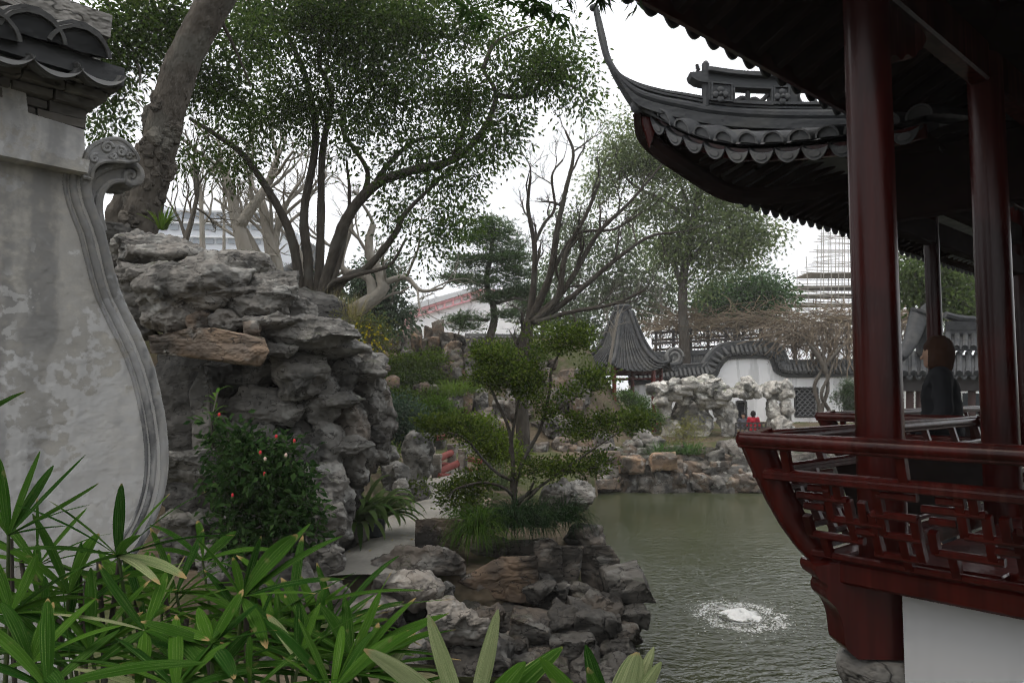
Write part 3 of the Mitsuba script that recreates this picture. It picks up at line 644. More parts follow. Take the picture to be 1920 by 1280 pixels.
# ---------------------------------------------------------------- the big rockery on the left
rk = thing('rockery', 'tall grey limestone rockery with one brown slab jutting over a dark hollow', 'rockery')
def stone(box, Y, style='taihu', hue=0.0, light=.5, thick=1.0, tilt=0.0, parent=None, seed=None, base='stone', amp=1.0, over=1.12, res=None, **k):
    global SEED; SEED += 1
    v, f = rock_px(*box, Y, thick, style, seed if seed is not None else SEED, tilt, res, amp, over)
    return put(base, MB().add(v, f, u=(hue, light)), 'rock', parent, smooth=True, **k)
SEED = 100
for box, Y, st, hue, li, th, ti in [
    ((205, 455, 262, 530), 8.2, 'taihu', .02, .3, 1.2, 0), ((196, 425, 250, 480), 8.9, 'taihu', .02, .22, 1.2, 0), ((470, 515, 556, 600), 7.5, 'taihu', 0, .5, 1.2, 0), ((300, 575, 470, 640), 7.3, 'taihu', .05, .26, 1.3, 0), ((356, 578, 400, 620), 6.85, 'taihu', .55, .45, .8, 0), ((400, 580, 450, 625), 6.8, 'taihu', .1, .5, .9, 0), ((452, 600, 492, 628), 6.7, 'block', .35, .38, .9, 0),
    ((530, 560, 590, 620), 7.6, 'taihu', 0, .55, 1, 0), ((560, 690, 640, 800), 7.4, 'taihu', 0, .44, 1.2, 0),
    ((600, 660, 665, 760), 7.6, 'taihu', 0, .46, 1.2, 0), ((640, 640, 705, 740), 8.0, 'taihu', .05, .5, 1.2, 0), ((630, 740, 690, 840), 7.7, 'taihu', .30, .5, 1.2, 0),
    ((672, 690, 722, 800), 8.1, 'taihu', 0, .5, 1.2, 0), ((590, 790, 650, 880), 7.4, 'taihu', 0, .46, 1.2, 0), ((640, 830, 690, 910), 7.8, 'taihu', .05, .52, 1.2, 0), ((684, 780, 720, 880), 8.3, 'taihu', .02, .5, 1.2, 0),
    ((560, 870, 640, 960), 7.2, 'taihu', .03, .5, 1.2, 0), ((610, 900, 662, 1010), 7.4, 'taihu', 0, .5, 1.2, 0), ((575, 950, 650, 1060), 7.0, 'taihu', .02, .5, 1.2, 0), ((600, 1020, 652, 1080), 6.9, 'taihu', 0, .45, 1.1, 0),
    ((520, 880, 600, 1010), 7.4, 'taihu', 0, .36, 1.0, 0), ((440, 900, 540, 1060), 7.7, 'taihu', 0, .33, 1.0, 0),
    ((308, 846, 388, 900), 6.5, 'slab', 0, .42, 1.2, 0), 
    ((225, 500, 300, 590), 7.3, 'slab', .03, .45, 1.2, 0), ((240, 570, 300, 640), 7.3, 'slab', 0, .36, 1.2, 0), ((220, 440, 290, 480), 8.0, 'taihu', 0, .45, 1.2, 0), ((405, 480, 500, 530), 7.9, 'slab', .05, .5, 1.2, .05),
    ((300, 960, 400, 1060), 6.5, 'taihu', 0, .34, 1.2, 0), ((380, 1010, 480, 1100), 6.2, 'taihu', 0, .42, 1.2, 0), ((470, 1050, 570, 1130), 6.3, 'taihu', .02, .45, 1.2, 0),
    ((400, 790, 600, 900), 7.6, 'taihu', 0, .36, 1.0, 0)]:
    stone(box, Y, st, hue, li, th, ti, rk, res=.022 if (box[2]-box[0]) > 90 else None)
def pstone(poly, Y, depth, style, hue, li, parent, base='stone', **k):
    global SEED; SEED += 1
    lab = {q: k.pop(q) for q in ('label', 'cat') if q in k}
    k.setdefault('amp', .4 if style == 'block' else .8); v, f = poly_stone(poly, Y, depth, SEED, style, **k); return put(base, MB().add(v, f, u=(hue, li)), 'rock', parent, smooth=True, **lab)
for poly, Y, dp, st_, hue, li in [
    ([(223, 447), (303, 445), (375, 464), (386, 478), (337, 497), (290, 505), (262, 505), (234, 494), (219, 467)], 7.5, .9, 'slab', .06, .5),
    ([(268, 516), (384, 475), (425, 482), (475, 506), (419, 536), (400, 564), (325, 571), (278, 568), (270, 537)], 6.85, .9, 'slab', .04, .5),
    ([(398, 556), (475, 522), (512, 524), (550, 518), (551, 537), (540, 578), (525, 602), (481, 605), (456, 589), (419, 580)], 6.95, .9, 'slab', .03, .48),
    ([(275, 560), (403, 562), (390, 600), (350, 614), (315, 617), (275, 602)], 7.0, .8, 'slab', .06, .42),
    ([(286, 631), (362, 617), (400, 617), (450, 629), (490, 635), (500, 659), (483, 685), (450, 677), (387, 661), (292, 661)], 6.5, .9, 'block', .62, .50),
    ([(488, 612), (584, 595), (619, 613), (662, 612), (671, 630), (606, 652), (550, 652), (495, 628)], 6.95, .9, 'slab', 0, .44),
    ([(517, 664), (603, 676), (608, 694), (596, 730), (553, 752), (529, 739), (520, 700)], 7.05, .8, 'slab', .02, .46),
    ([(382, 690), (466, 688), (519, 679), (527, 700), (474, 739), (425, 743), (385, 712)], 7.5, .7, 'taihu', 0, .42),
    ([(417, 769), (462, 732), (556, 739), (566, 769), (546, 792), (469, 789)], 7.2, .8, 'slab', 0, .48),
    ([(240, 506), (300, 500), (330, 512), (300, 522), (250, 520)], 6.9, .5, 'slab', .04, .46), ([(440, 600), (520, 588), (560, 600), (520, 614), (450, 612)], 6.8, .5, 'slab', .02, .42),
    ([(560, 650), (640, 640), (690, 652), (640, 668), (570, 668)], 7.2, .6, 'slab', 0, .48), ([(500, 640), (560, 650), (540, 668), (505, 664)], 6.9, .5, 'slab', 0, .36), ([(590, 745), (650, 735), (680, 748), (640, 765), (596, 762)], 7.2, .5, 'slab', .02, .46),
    ([(610, 832), (668, 820), (700, 834), (660, 852), (616, 850)], 7.4, .5, 'slab', .02, .5), ([(330, 540), (420, 535), (470, 545), (420, 560), (340, 556)], 6.75, .5, 'slab', .04, .44), ([(640, 690), (700, 680), (722, 700), (690, 716), (650, 712)], 7.6, .5, 'slab', .03, .46),
    ([(356, 737), (379, 690), (391, 731), (396, 800), (392, 860), (365, 860)], 6.9, .4, 'block', .06, .5)]:
    pstone(poly, Y, dp, st_, hue, li, rk)
g = np.random.default_rng(21)
for k in range(44):                                         # the small stones that break up the rockery's right shoulder
    y = g.uniform(640, 900); x = np.interp(y, [640, 720, 900], [660, 690, 690])+g.uniform(-75, 25); s = g.uniform(16, 34)
    stone((x-s, y-s, x+s, y+s*1.1), 7.9+.4*(x-640)/80, 'taihu', g.choice([0, 0, .05, .25]), g.uniform(.38, .56), 1.1, 0, rk)
stone((225, 505, 490, 590), 7.9, 'slab', .02, .34, 2.2, 0, rk, base='roof_stone', amp=.5)                       # the slab that roofs the hollow
# a dark core behind the stones: the heap of earth and rubble they are set in
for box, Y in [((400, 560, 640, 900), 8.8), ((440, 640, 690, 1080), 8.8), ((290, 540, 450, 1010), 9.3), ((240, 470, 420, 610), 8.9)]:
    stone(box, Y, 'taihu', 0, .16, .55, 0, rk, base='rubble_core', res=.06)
# ---------------------------------------------------------------- the near bank of the pond
bk = thing('stone_bank', 'bank of brown and grey boulders at the pond below the pruned tree', 'rock bank')
for poly, Y, dp, st_, hue, li in [
    ([(703, 1060), (750, 1036), (832, 1036), (859, 1050), (862, 1079), (812, 1084), (726, 1078)], 7.7, .7, 'slab', .05, .36),
    ([(877, 1079), (939, 1044), (1003, 1044), (1006, 1077), (1006, 1130), (956, 1126), (915, 1114), (865, 1089)], 7.7, .8, 'block', .65, .36),
    ([(1004, 1017), (1035, 1012), (1054, 1032), (1054, 1080), (1035, 1146), (1006, 1146)], 7.9, .7, 'block', .10, .28),
    ([(1051, 1025), (1092, 1027), (1089, 1060), (1073, 1119), (1047, 1126)], 8.1, .7, 'block', .08, .34),
    ([(1088, 1025), (1142, 1024), (1159, 1050), (1158, 1080), (1121, 1114), (1092, 1093)], 8.4, .8, 'block', .12, .34),
    ([(1073, 1131), (1097, 1103), (1121, 1106), (1140, 1132), (1137, 1177), (1090, 1164)], 8.0, .7, 'block', .35, .42),
    ([(1136, 1123), (1189, 1123), (1202, 1170), (1189, 1208), (1156, 1210), (1133, 1172)], 8.2, .8, 'block', .05, .20),
    ([(1038, 1170), (1070, 1163), (1147, 1182), (1151, 1215), (1111, 1223), (1044, 1199)], 7.4, .7, 'round', .35, .36),
    ([(707, 1087), (753, 1079), (802, 1079), (821, 1101), (817, 1127), (777, 1140), (710, 1126)], 6.9, .8, 'taihu', .03, .58),
    ([(636, 1149), (709, 1116), (757, 1134), (747, 1174), (645, 1181)], 6.5, .8, 'taihu', .03, .54),
    ([(813, 1139), (843, 1125), (872, 1140), (883, 1158), (914, 1168), (919, 1223), (887, 1215), (846, 1208), (810, 1162)], 6.5, .7, 'taihu', .02, .54),
    ([(765, 1187), (832, 1209), (848, 1239), (784, 1258), (740, 1240)], 6.2, .7, 'taihu', .02, .46),
    ([(954, 1184), (1004, 1178), (1013, 1197), (963, 1213), (930, 1204)], 7.1, .6, 'block', .6, .34),
    ([(560, 1110), (620, 1090), (650, 1110), (650, 1160), (560, 1180), (520, 1150)], 6.3, .7, 'taihu', .02, .5),
    ([(1080, 985), (1125, 990), (1132, 1030), (1090, 1030), (1060, 1010)], 9.0, .9, 'slab', .1, .38),
    ([(930, 1015), (1010, 1012), (1010, 1050), (940, 1050)], 8.6, .8, 'block', .15, .3)]:
    pstone(poly, Y, dp, st_, max(hue, .12 if li > .5 else .22), li*(1.15 if li > .5 else 1.0), bk)
for box, Y, st, hue, li, th, ti in [
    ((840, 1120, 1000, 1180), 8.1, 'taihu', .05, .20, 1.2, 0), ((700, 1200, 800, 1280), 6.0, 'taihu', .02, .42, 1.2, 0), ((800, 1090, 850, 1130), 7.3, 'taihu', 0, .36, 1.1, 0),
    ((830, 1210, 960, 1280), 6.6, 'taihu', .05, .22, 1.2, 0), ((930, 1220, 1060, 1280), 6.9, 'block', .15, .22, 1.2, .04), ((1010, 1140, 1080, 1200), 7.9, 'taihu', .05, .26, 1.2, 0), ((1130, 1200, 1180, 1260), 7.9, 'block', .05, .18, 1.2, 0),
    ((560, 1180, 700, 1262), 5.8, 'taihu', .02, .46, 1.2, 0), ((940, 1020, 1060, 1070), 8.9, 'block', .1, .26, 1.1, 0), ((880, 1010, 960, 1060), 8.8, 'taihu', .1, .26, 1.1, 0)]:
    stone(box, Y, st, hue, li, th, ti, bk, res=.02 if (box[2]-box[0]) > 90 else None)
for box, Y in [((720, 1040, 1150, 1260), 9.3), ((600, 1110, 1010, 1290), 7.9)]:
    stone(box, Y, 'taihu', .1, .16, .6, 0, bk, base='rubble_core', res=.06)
g = np.random.default_rng(31)
for k in range(26):
    x, y = g.uniform(720, 1130), g.uniform(1100, 1230); s = g.uniform(12, 30)
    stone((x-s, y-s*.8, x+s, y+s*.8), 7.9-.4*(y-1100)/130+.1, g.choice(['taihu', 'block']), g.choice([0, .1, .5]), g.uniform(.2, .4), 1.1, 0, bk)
for k in range(40):                                        # the smaller stones heaped under them
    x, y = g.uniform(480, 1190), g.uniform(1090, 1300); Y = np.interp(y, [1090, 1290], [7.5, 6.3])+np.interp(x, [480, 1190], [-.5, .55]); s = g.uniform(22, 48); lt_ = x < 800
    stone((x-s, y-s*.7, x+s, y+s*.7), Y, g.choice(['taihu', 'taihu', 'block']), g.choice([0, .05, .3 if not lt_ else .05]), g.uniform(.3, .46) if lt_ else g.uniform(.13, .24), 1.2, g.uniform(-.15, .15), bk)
def boulder(box, Y, style, hue, li, label, th=1.0, ti=0.0, **k):
    return stone(box, Y, style, hue, li, th, ti, None, base='boulder', label=label, cat='boulder', over=1.06, **k)
pstone([(782, 976), (829, 972), (866, 976), (863, 1019), (845, 1043), (781, 1038)], 8.2, .7, 'block', .5, .36, None, base='boulder', label='square brown block of stone at the edge of the path', cat='boulder')
boulder((866, 932, 922, 968), 10.8, 'round', .45, .55, 'rounded tan stone lying by the path behind the grass tufts', 1.0)
boulder((1050, 904, 1114, 958), 12.6, 'taihu', .02, .62, 'pale grey boulder at the water behind the pruned tree', 1.1)
boulder((1016, 900, 1078, 962), 12.2, 'taihu', .05, .28, 'dark pitted boulder beside the pale grey one', 1.0)
boulder((756, 812, 812, 896), 14.0, 'taihu', 0, .48, 'tall grey eroded stone left of the red bridge rails', 1.0)
boulder((712, 868, 764, 925), 12.2, 'taihu', 0, .55, 'pale jagged rock at the left of the path behind the pots', 1.0)
boulder((758, 895, 806, 945), 12.4, 'taihu', .02, .40, 'low grey rock where the path bends behind the pots', 1.0)
boulder((708, 838, 745, 880), 13.4, 'taihu', 0, .45, 'small grey rock under the dark blue-green shrub', 1.0)
boulder((736, 900, 772, 930), 11.5, 'taihu', 0, .5, 'small pale rock between the jagged rock and the path', 1.0)

# ---------------------------------------------------------------- the far bank and its planted top
fb_ = thing('far_stone_bank', 'long low bank of brown and grey stones across the pond', 'rock bank')
g = np.random.default_rng(41)
for row, (yb, n, s0) in enumerate([(908, 31, 26), (886, 31, 24), (866, 27, 21), (850, 23, 18)]):
    for k in range(n):
        x = 1068+(k+.5)*(1640-1068)/n+g.uniform(-6, 6); s = s0*g.uniform(.75, 1.3); y = yb+g.uniform(-7, 5)
        if 1330 < x and row > 2: y -= 8
        stone((x-s*.75, y-s*.62, x+s*.75, y+s*.62), 21.3+.35*row, g.choice(['taihu', 'block', 'block']), g.choice([0, .05, .15, .5]), g.uniform(.34, .56), 1.1, g.uniform(-.2, .2), fb_, res=.06)
for box, Y, hue, li in [((1165, 855, 1210, 888), 21.0, .8, .55), ((1218, 850, 1268, 880), 21.1, .75, .6), ((1095, 898, 1150, 915), 20.9, .5, .5), ((1170, 820, 1205, 858), 23.0, .08, .52), ((1190, 805, 1225, 832), 23.5, .03, .58), ((1205, 818, 1250, 850), 23.2, .05, .52), ((1340, 830, 1400, 862), 22.5, .1, .5), ((1120, 845, 1165, 880), 21.8, .5, .5), ((1085, 860, 1125, 893), 21.8, .55, .48)]:
    stone(box, Y, 'block' if hue > .3 else 'taihu', hue, li, 1.1, 0, fb_)
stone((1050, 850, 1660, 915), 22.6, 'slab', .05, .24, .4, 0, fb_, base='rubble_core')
# ---------------------------------------------------------------- the waterside pavilion on the right
TH = math.radians(49)
E1 = np.array([math.sin(TH), math.cos(TH), 0]); E2 = np.array([-math.cos(TH), math.sin(TH), 0])
C1 = np.array([1.45, 2.9, 0.])
def st(s, t, z=0.0): return C1+E1*s+E2*t+np.array([0, 0, z])
FLOOR = 1.72
pav = thing('pavilion', 'dark red lacquered waterside pavilion with a leaning bench rail and a swooping tiled roof', 'pavilion')
def column(s, t, r, z0, z1, base=True):
    p = st(s, t); b = MB().add(*lathe([(r*1.0, z0), (r*.96, (z0+z1)/2), (r*.90, z1)], p, 36))
    return put('column', b, 'red_lacquer', pav, smooth=40)
column(0, 0, .089, 2.2, 6.2); column(1.49, 0, .089, FLOOR, 6.2); column(2.7, 1.05, .085, FLOOR, 5.2); column(3.69, 1.05, .062, FLOOR, 5.2); column(6.2, 1.05, .09, FLOOR, 5.2); column(0, -3.0, .11, FLOOR, 6.2); column(3.6, -3.4, .11, FLOOR, 6.2)
# floor slab, its edge, and the low white wall under the bench
b = MB()
for s0, s1, t0, t1 in ((-.04, 9.5, -7, .10), (2.3, 9.5, .10, 1.40)):
    c = [st(s0, t0, FLOOR), st(s1, t0, FLOOR), st(s1, t1, FLOOR), st(s0, t1, FLOOR)]
    v = np.array(c+[q-[0, 0, .18] for q in c]); b.add(v, [[0, 1, 2], [0, 2, 3], [4, 6, 5], [4, 7, 6]]+[x for i in range(4) for x in ([i, 4+i, 4+(i+1) % 4], [i, 4+(i+1) % 4, (i+1) % 4])], u=(.05, .55))
put('floor_slab', b, 'rock', pav)
b = MB()
for s0, s1, t0, t1 in ((-.03, 9.4, -7, .05),):
    c = [st(s0, t0, FLOOR-.181), st(s1, t0, FLOOR-.181), st(s1, t1, FLOOR-.181), st(s0, t1, FLOOR-.181)]
    v = np.array(c+[q-[0, 0, 2.4] for q in c]); b.add(v, [x for i in range(4) for x in ([i, 4+i, 4+(i+1) % 4], [i, 4+(i+1) % 4, (i+1) % 4])], u=(.1, .42))
put('foundation', b, 'rock', pav)
ZS = 2.9-.67                                                   # the bench's seat beam
b = MB(); b.add(*box_between(st(-.02, -.09, (FLOOR+ZS-.06)/2), st(-.02, -6.8, (FLOOR+ZS-.06)/2), .10, ZS-.06-FLOOR, bevel=.02), u=(0, .26))
put('low_wall', b, 'whitewash', pav)
b = MB(); b.add(*box_between(st(.12, -.02, (FLOOR+ZS-.06)/2), st(2.3, -.02, (FLOOR+ZS-.06)/2), .10, ZS-.06-FLOOR, bevel=.02), u=(0, .26))
put('low_wall', b, 'whitewash', pav)
# carved post foot under the corner and its stone drum
foot_px = [(1516, 1052), (1514, 1062), (1520, 1075), (1533, 1084), (1537, 1090), (1534, 1100), (1538, 1114), (1550, 1126), (1558, 1140), (1564, 1158), (1567, 1180), (1570, 1200), (1580, 1212), (1592, 1222), (1683, 1224), (1683, 1072), (1560, 1046)]
Yf = 2.90
q = np.array([at(*p, Yf) for p in foot_px]); poly = np.stack([q[:, 0], q[:, 2]], 1)
from shapely.geometry import Polygon
sm = Polygon(spline(poly[:14], 80).tolist()+poly[14:].tolist()).buffer(0)
m = trimesh.creation.extrude_polygon(sm, .15, engine='earcut'); v = np.stack([m.vertices[:, 0], Yf-.075+m.vertices[:, 2], m.vertices[:, 1]], 1)
put('post_foot', MB().add(v, m.faces[:, ::-1]), 'red_lacquer', pav, smooth=30)
cs = at(1645, 1252, 2.93)
pr = [(.05, .060), (.115, .058), (.138, .045), (.149, .015), (.146, -.02), (.130, -.06), (.105, -.10), (.10, -.16), (.10, -.3)]
v, f = lathe(pr, cs, 40); v = v+ (fb(v*14, 3, 4)[:, None]-.5)*.012
put('stone_drum', MB().add(v, f, u=(.02, .30)), 'rock', pav, smooth=True, label='grey stone drum under the carved red post foot')
# ---- leaning bench backs: profile leans outward, a(h), z(h)
ZT = 2.9-.185
def lean(h):
    a = np.interp(h, [0, .12, .3, .5, .7, .85, 1.0], [.185, .225, .268, .305, .336, .357, .375]); return a
def pp_(side, t, h, o=None, off=(0, 0), outx=0.0):
    """a point of a bench back: side 'A' runs towards the camera side, 'B' runs inland; t along it, h from seat to rail"""
    o = st(*off) if o is None else o
    a = lean(h)+outx; z = ZS+(ZT-ZS)*h
    base = C1+E1*off[0]+E2*off[1]
    if side == 'A': p = base-E1*a+E2*a-E2*(t+a)*1.0 if t > -1e8 else 0
    else: p = base+E2*a-E1*a+E1*(t+a)
    # t is measured from the column line; -a at the mitred corner
    return np.array([p[0], p[1], z])
def bar_h(mb, side, t0, t1, h, w, hh, off, outx=0.0):
    mb.add(*box_between(pp_(side, t0, h, off=off, outx=outx), pp_(side, t1, h, off=off, outx=outx), w, hh, bevel=.22))
def bar_v(mb, side, t, h0, h1, w, d, off, n=7, along=None):
    hs = np.linspace(h0, h1, n); p = np.array([pp_(side, t, h, off=off) for h in hs]); A = -E2 if side == 'A' else E1
    N = nrm(np.cross(np.gradient(p, axis=0), A))
    V = np.stack([p-A*w/2-N*d/2, p+A*w/2-N*d/2, p+A*w/2+N*d/2, p-A*w/2+N*d/2], 1).reshape(-1, 3); f = []
    for i in range(n-1):
        for j in range(4):
            k = (j+1) % 4; f += [[4*i+j, 4*i+k, 4*i+4+k], [4*i+j, 4*i+4+k, 4*i+4+j]]
    f += [[0, 2, 1], [0, 3, 2], [4*n-4, 4*n-3, 4*n-2], [4*n-4, 4*n-2, 4*n-1]]; mb.add(V, f)
def bench(side, L, off, detail=True, fret=9.0):
    key = name_for('bench_back', pav)
    H1 = .715
    def sub(nm, mb): put(nm, mb, 'red_lacquer', key, smooth=30)
    # the rail carries the key itself
    b = MB(); n = 40; hz = 1.0; p0, p1 = pp_(side, -lean(hz), hz, off=off), pp_(side, L, hz, off=off)
    v, f = tube(np.linspace(p0, p1, 30), .034, 14); v[:, 2] = ZT-.012+(v[:, 2]-ZT)*.85; b.add(v, f)
    v, f = box_between(p0, p1, .05, .062); b.add(v-[0, 0, .012], f)
    scene[key] = mikit.ply(b.arrays()[:2], 'red_lacquer', smooth=35)
    b = MB(); p0, p1 = pp_(side, -lean(H1), H1, off=off), pp_(side, L, H1, off=off)
    b.add(*tube(np.linspace(p0, p1, 30), .021, 12)); b.add(*box_between(p0+[0, 0, -.006], p1+[0, 0, -.006], .040, .036)); sub('middle_rail', b)
    b = MB(); p0, p1 = pp_(side, -lean(0), 0, off=off, outx=-.03), pp_(side, L, 0, off=off, outx=-.03); b.add(*box_between(p0+[0, 0, -.02], p1+[0, 0, -.02], .10, .085)); sub('bottom_rail', b)
    b = MB(); bar_h(b, side, -lean(.1)+.02, L, .085, .03, .026, off); sub('lattice_rail', b)
    # short posts between the two upper rails
    t = -lean(.85)+.155
    while t < L:
        b = MB(); bar_v(b, side, t, H1+.02, .965, .030, .03, off, 3); sub('short_post', b); t += .42
    # fret lattice
    t = -.18; k = 0
    rows = [(.56, 0.0, .19), (.40, .12, .30), (.25, .02, .22), (.48, .27, .42), (.33, .30, .42), (.17, .25, .40), (.48, .02, .10), (.33, .20, .27), (.63, .30, .43), (.63, .05, .13)]
    if fret < L:
        b = MB(); hs = np.linspace(.06, .70, 6); P0 = np.array([pp_(side, max(fret+.12, -lean(h)+.06), h, off=off) for h in hs]); P1 = np.array([pp_(side, L, h, off=off) for h in hs])
        b.add(np.stack([P0, P1], 1).reshape(-1, 3), grid_faces(6, 2)); put('back_panel', b, 'dark_wood', key)
    while t < min(L, fret):
        b = MB()
        for h, a0, a1 in rows:
            if t+a1 < L: bar_h(b, side, max(t+a0, -lean(h)+.03), max(t+a1, -lean(h)+.05), h, .032, .027, off)
        for a0, h0, h1 in ((.02, .25, .40), (.12, .40, .70), (.19, .25, .56), (.27, .17, .48), (.30, .33, .70), (.36, .09, .33), (.07, .09, .25), (.16, .56, .70), (.24, .40, .56), (.41, .17, .48)):
            if t+a0 < L and t+a0 > -lean(h0)+.02: bar_v(b, side, t+a0, h0, h1, .027, .030, off, 4)
        if b.n: sub('fret_panel', b)
        t += .44; k += 1
    if detail:
        b = MB(); p = [pp_(side, -.02, 0, off=off, outx=-.42), pp_(side, L, 0, off=off, outx=-.42)]
        b.add(*box_between(p[0]+np.array([0, 0, .0]), p[1], .34, .05)); sub('seat', b)
    return key
def corner_post(off):
    hs = np.linspace(-.02, 1.0, 26); a = lean(np.clip(hs, 0, 1)); base = C1+E1*off[0]+E2*off[1]
    p = np.array([base-E1*x+E2*x+np.array([0, 0, ZS+(ZT-ZS)*h]) for x, h in zip(a, hs)])
    D = nrm(-E1+E2); S = np.cross(D, [0, 0, 1.]); t = nrm(np.gradient(p, axis=0)); N = np.cross(S, t)
    w = np.interp(hs, [0, .5, 1], [.035, .040, .047]); d = np.interp(hs, [0, .3, .8, 1], [.05, .055, .06, .07])
    ang = np.arange(12)*np.pi/6
    ring = lambda i: p[i]+S*(np.sign(np.cos(ang))*np.abs(np.cos(ang))**.6*w[i])[:, None]+N[i]*(np.sign(np.sin(ang))*np.abs(np.sin(ang))**.6*d[i])[:, None]-N[i]*np.sign(np.dot(N[i], D))*d[i]*.7
    V = np.vstack([ring(i) for i in range(26)]); f = [[12*i+j, 12*i+(j+1) % 12, 12*i+12+(j+1) % 12, 12*i+12+j] for i in range(25) for j in range(12)]
    b = MB().add(V, f); top = 25*12; b.add(V[top:top+12], [[0, i, i+1] for i in range(1, 11)])
    put('corner_post', b, 'red_lacquer', pav, smooth=40)
bench('A', 3.2, (0, 0)); corner_post((0, 0)); bench('B', 2.5, (0, 0), fret=.2)
bench('B', 5.5, (2.72, 1.03), fret=-.3); bench('A', .75, (2.72, 1.03)); corner_post((2.72, 1.03))
# ---- roof of the near bay: soffit, rafters, eave tiles
OV, ZE = 1.0, 2.9+1.93
def slab(name, pts, bs, th=.05, **k):
    p = np.array(pts, float); n = nrm(np.cross(p[1]-p[0], p[2]-p[0])); v = np.vstack([p, p+n*th]); m_ = len(p)
    f = [[0, i, i+1] for i in range(1, m_-1)]+[[m_, m_+i+1, m_+i] for i in range(1, m_-1)]+[x for i in range(m_) for x in ([i, m_+i, m_+(i+1) % m_], [i, m_+(i+1) % m_, (i+1) % m_])]
    return put(name, MB().add(v, f), bs, pav, **k)
sl = .45
ridge_t = -2.6
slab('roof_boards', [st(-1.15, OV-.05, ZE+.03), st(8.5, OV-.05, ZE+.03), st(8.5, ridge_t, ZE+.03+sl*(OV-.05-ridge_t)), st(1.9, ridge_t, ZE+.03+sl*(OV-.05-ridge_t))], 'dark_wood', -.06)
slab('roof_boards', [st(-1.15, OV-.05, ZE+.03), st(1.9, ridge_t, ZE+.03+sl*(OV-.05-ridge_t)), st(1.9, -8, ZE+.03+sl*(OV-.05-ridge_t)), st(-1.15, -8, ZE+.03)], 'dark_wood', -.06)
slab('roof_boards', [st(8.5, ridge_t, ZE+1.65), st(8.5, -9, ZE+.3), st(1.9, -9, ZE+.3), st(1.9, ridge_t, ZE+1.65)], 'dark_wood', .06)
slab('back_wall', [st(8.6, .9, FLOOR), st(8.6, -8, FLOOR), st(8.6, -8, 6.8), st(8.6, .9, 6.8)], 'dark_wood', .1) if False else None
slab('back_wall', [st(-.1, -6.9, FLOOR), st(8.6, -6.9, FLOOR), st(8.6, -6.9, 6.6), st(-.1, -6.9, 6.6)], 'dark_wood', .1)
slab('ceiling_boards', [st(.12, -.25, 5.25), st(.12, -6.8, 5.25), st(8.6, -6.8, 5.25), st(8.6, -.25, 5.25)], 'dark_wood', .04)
for s in np.arange(-1.0, 6.0, .24):
    t1 = OV-.10; t0 = max(-.3, -.3) 
    put('rafter', MB().add(*box_between(st(s, t1, ZE-.015), st(s, t0, ZE-.015+sl*(t1-t0)), .065, .075)), 'dark_wood', pav)
for t in np.arange(.7, -4.0, -.24):
    put('rafter', MB().add(*box_between(st(-1.05, t, ZE-.02), st(.25, t, ZE-.02+sl*1.3), .065, .075)), 'dark_wood', pav)
put('eave_board', MB().add(*box_between(st(-1.13, OV-.06, ZE-.005), st(6.5, OV-.06, ZE-.005), .03, .10)), 'red_lacquer', pav)
put('eave_board', MB().add(*box_between(st(-1.12, OV-.05, ZE-.01), st(-1.12, -6, ZE-.01), .03, .10)), 'red_lacquer', pav)
def eave_tile(c, along, out, r, drop, parent, kind, hue=0.0, li=.5, slope=.42, L=.32):
    """one tile end of an eave. along: direction of the eave; out: outward"""
    b = MB(); n = 13
    if kind == 'drip_tile':                    # a trough with a pointed lip
        A = np.linspace(0, np.pi, n); xs_ = r*np.cos(A); zt_ = -.40*r*np.sin(A)
        zb = zt_-drop*(.10+.90*np.clip(np.sin(A), 0, 1)**1.5)
        top = np.array([c+along*x+[0, 0, z] for x, z in zip(xs_, zt_)]); lip = np.array([c+out*.012+along*x*.97+[0, 0, z] for x, z in zip(xs_, zb)])
        back = top-out*.014; lb = lip-out*.014; tail = top-out*L+np.array([0, 0, slope*L])
        V = np.vstack([top, lip, lb, back, tail, tail-[0, 0, .014], back-[0, 0, .014]]); k = n
        def strip(a, q): return [x for i in range(n-1) for x in ([a*k+i, q*k+i, q*k+i+1], [a*k+i, q*k+i+1, a*k+i+1])]
        b.add(V, strip(0, 1)+strip(1, 2)+strip(2, 6)+strip(0, 4)+strip(6, 5), u=(hue, li))
        ci = np.vstack([[c+out*.016-[0, 0, .4*r+drop*.38]], [c+out*.016-[0, 0, .4*r+drop*.38]+along*.45*r*np.cos(q)+np.array([0, 0, .33*drop*np.sin(q)]) for q in np.linspace(0, 2*np.pi, 9)[:-1]]])
        b.add(ci, [[0, i, i % 8+1] for i in range(1, 9)], u=(hue+.1, li*1.1))
    else:                                      # a raised cover tile closed by a disc
        A = np.linspace(-.10, np.pi+.10, n); o = out*.03
        for rr, q in ((r, 0.0),):
            ring = lambda d, k_: np.array([c+o-out*d+np.array([0, 0, slope*d])+along*r*k_*np.cos(x)+np.array([0, 0, r*k_*np.sin(x)]) for x in A])
            r0, r1, r2, r3 = ring(0, 1.0), ring(L, 1.0), ring(0, .82), ring(.018, .82)
            V = np.vstack([r0, r1, r2, r3, [c+o-out*.018]]); k = n
            def strip(a, q): return [x for i in range(n-1) for x in ([a*k+i, a*k+i+1, q*k+i+1], [a*k+i, q*k+i+1, q*k+i])]
            b.add(V, strip(0, 1)+strip(2, 0)+strip(3, 2)+[[3*k+i, 3*k+i+1, 4*k] for i in range(n-1)], u=(hue, li))
    return put(kind, b, 'tile', parent, smooth=35)
g = np.random.default_rng(51)
pit = .185
for k, s in enumerate(np.arange(-1.05, 6.3, pit)):
    eave_tile(st(s, OV, ZE+.075), E1, E2, pit*.50, .085, pav, 'drip_tile', 0, .45)
    eave_tile(st(s+pit/2, OV, ZE+.10), E1, E2, pit*.36, .06, pav, 'cover_tile', 0, .45)
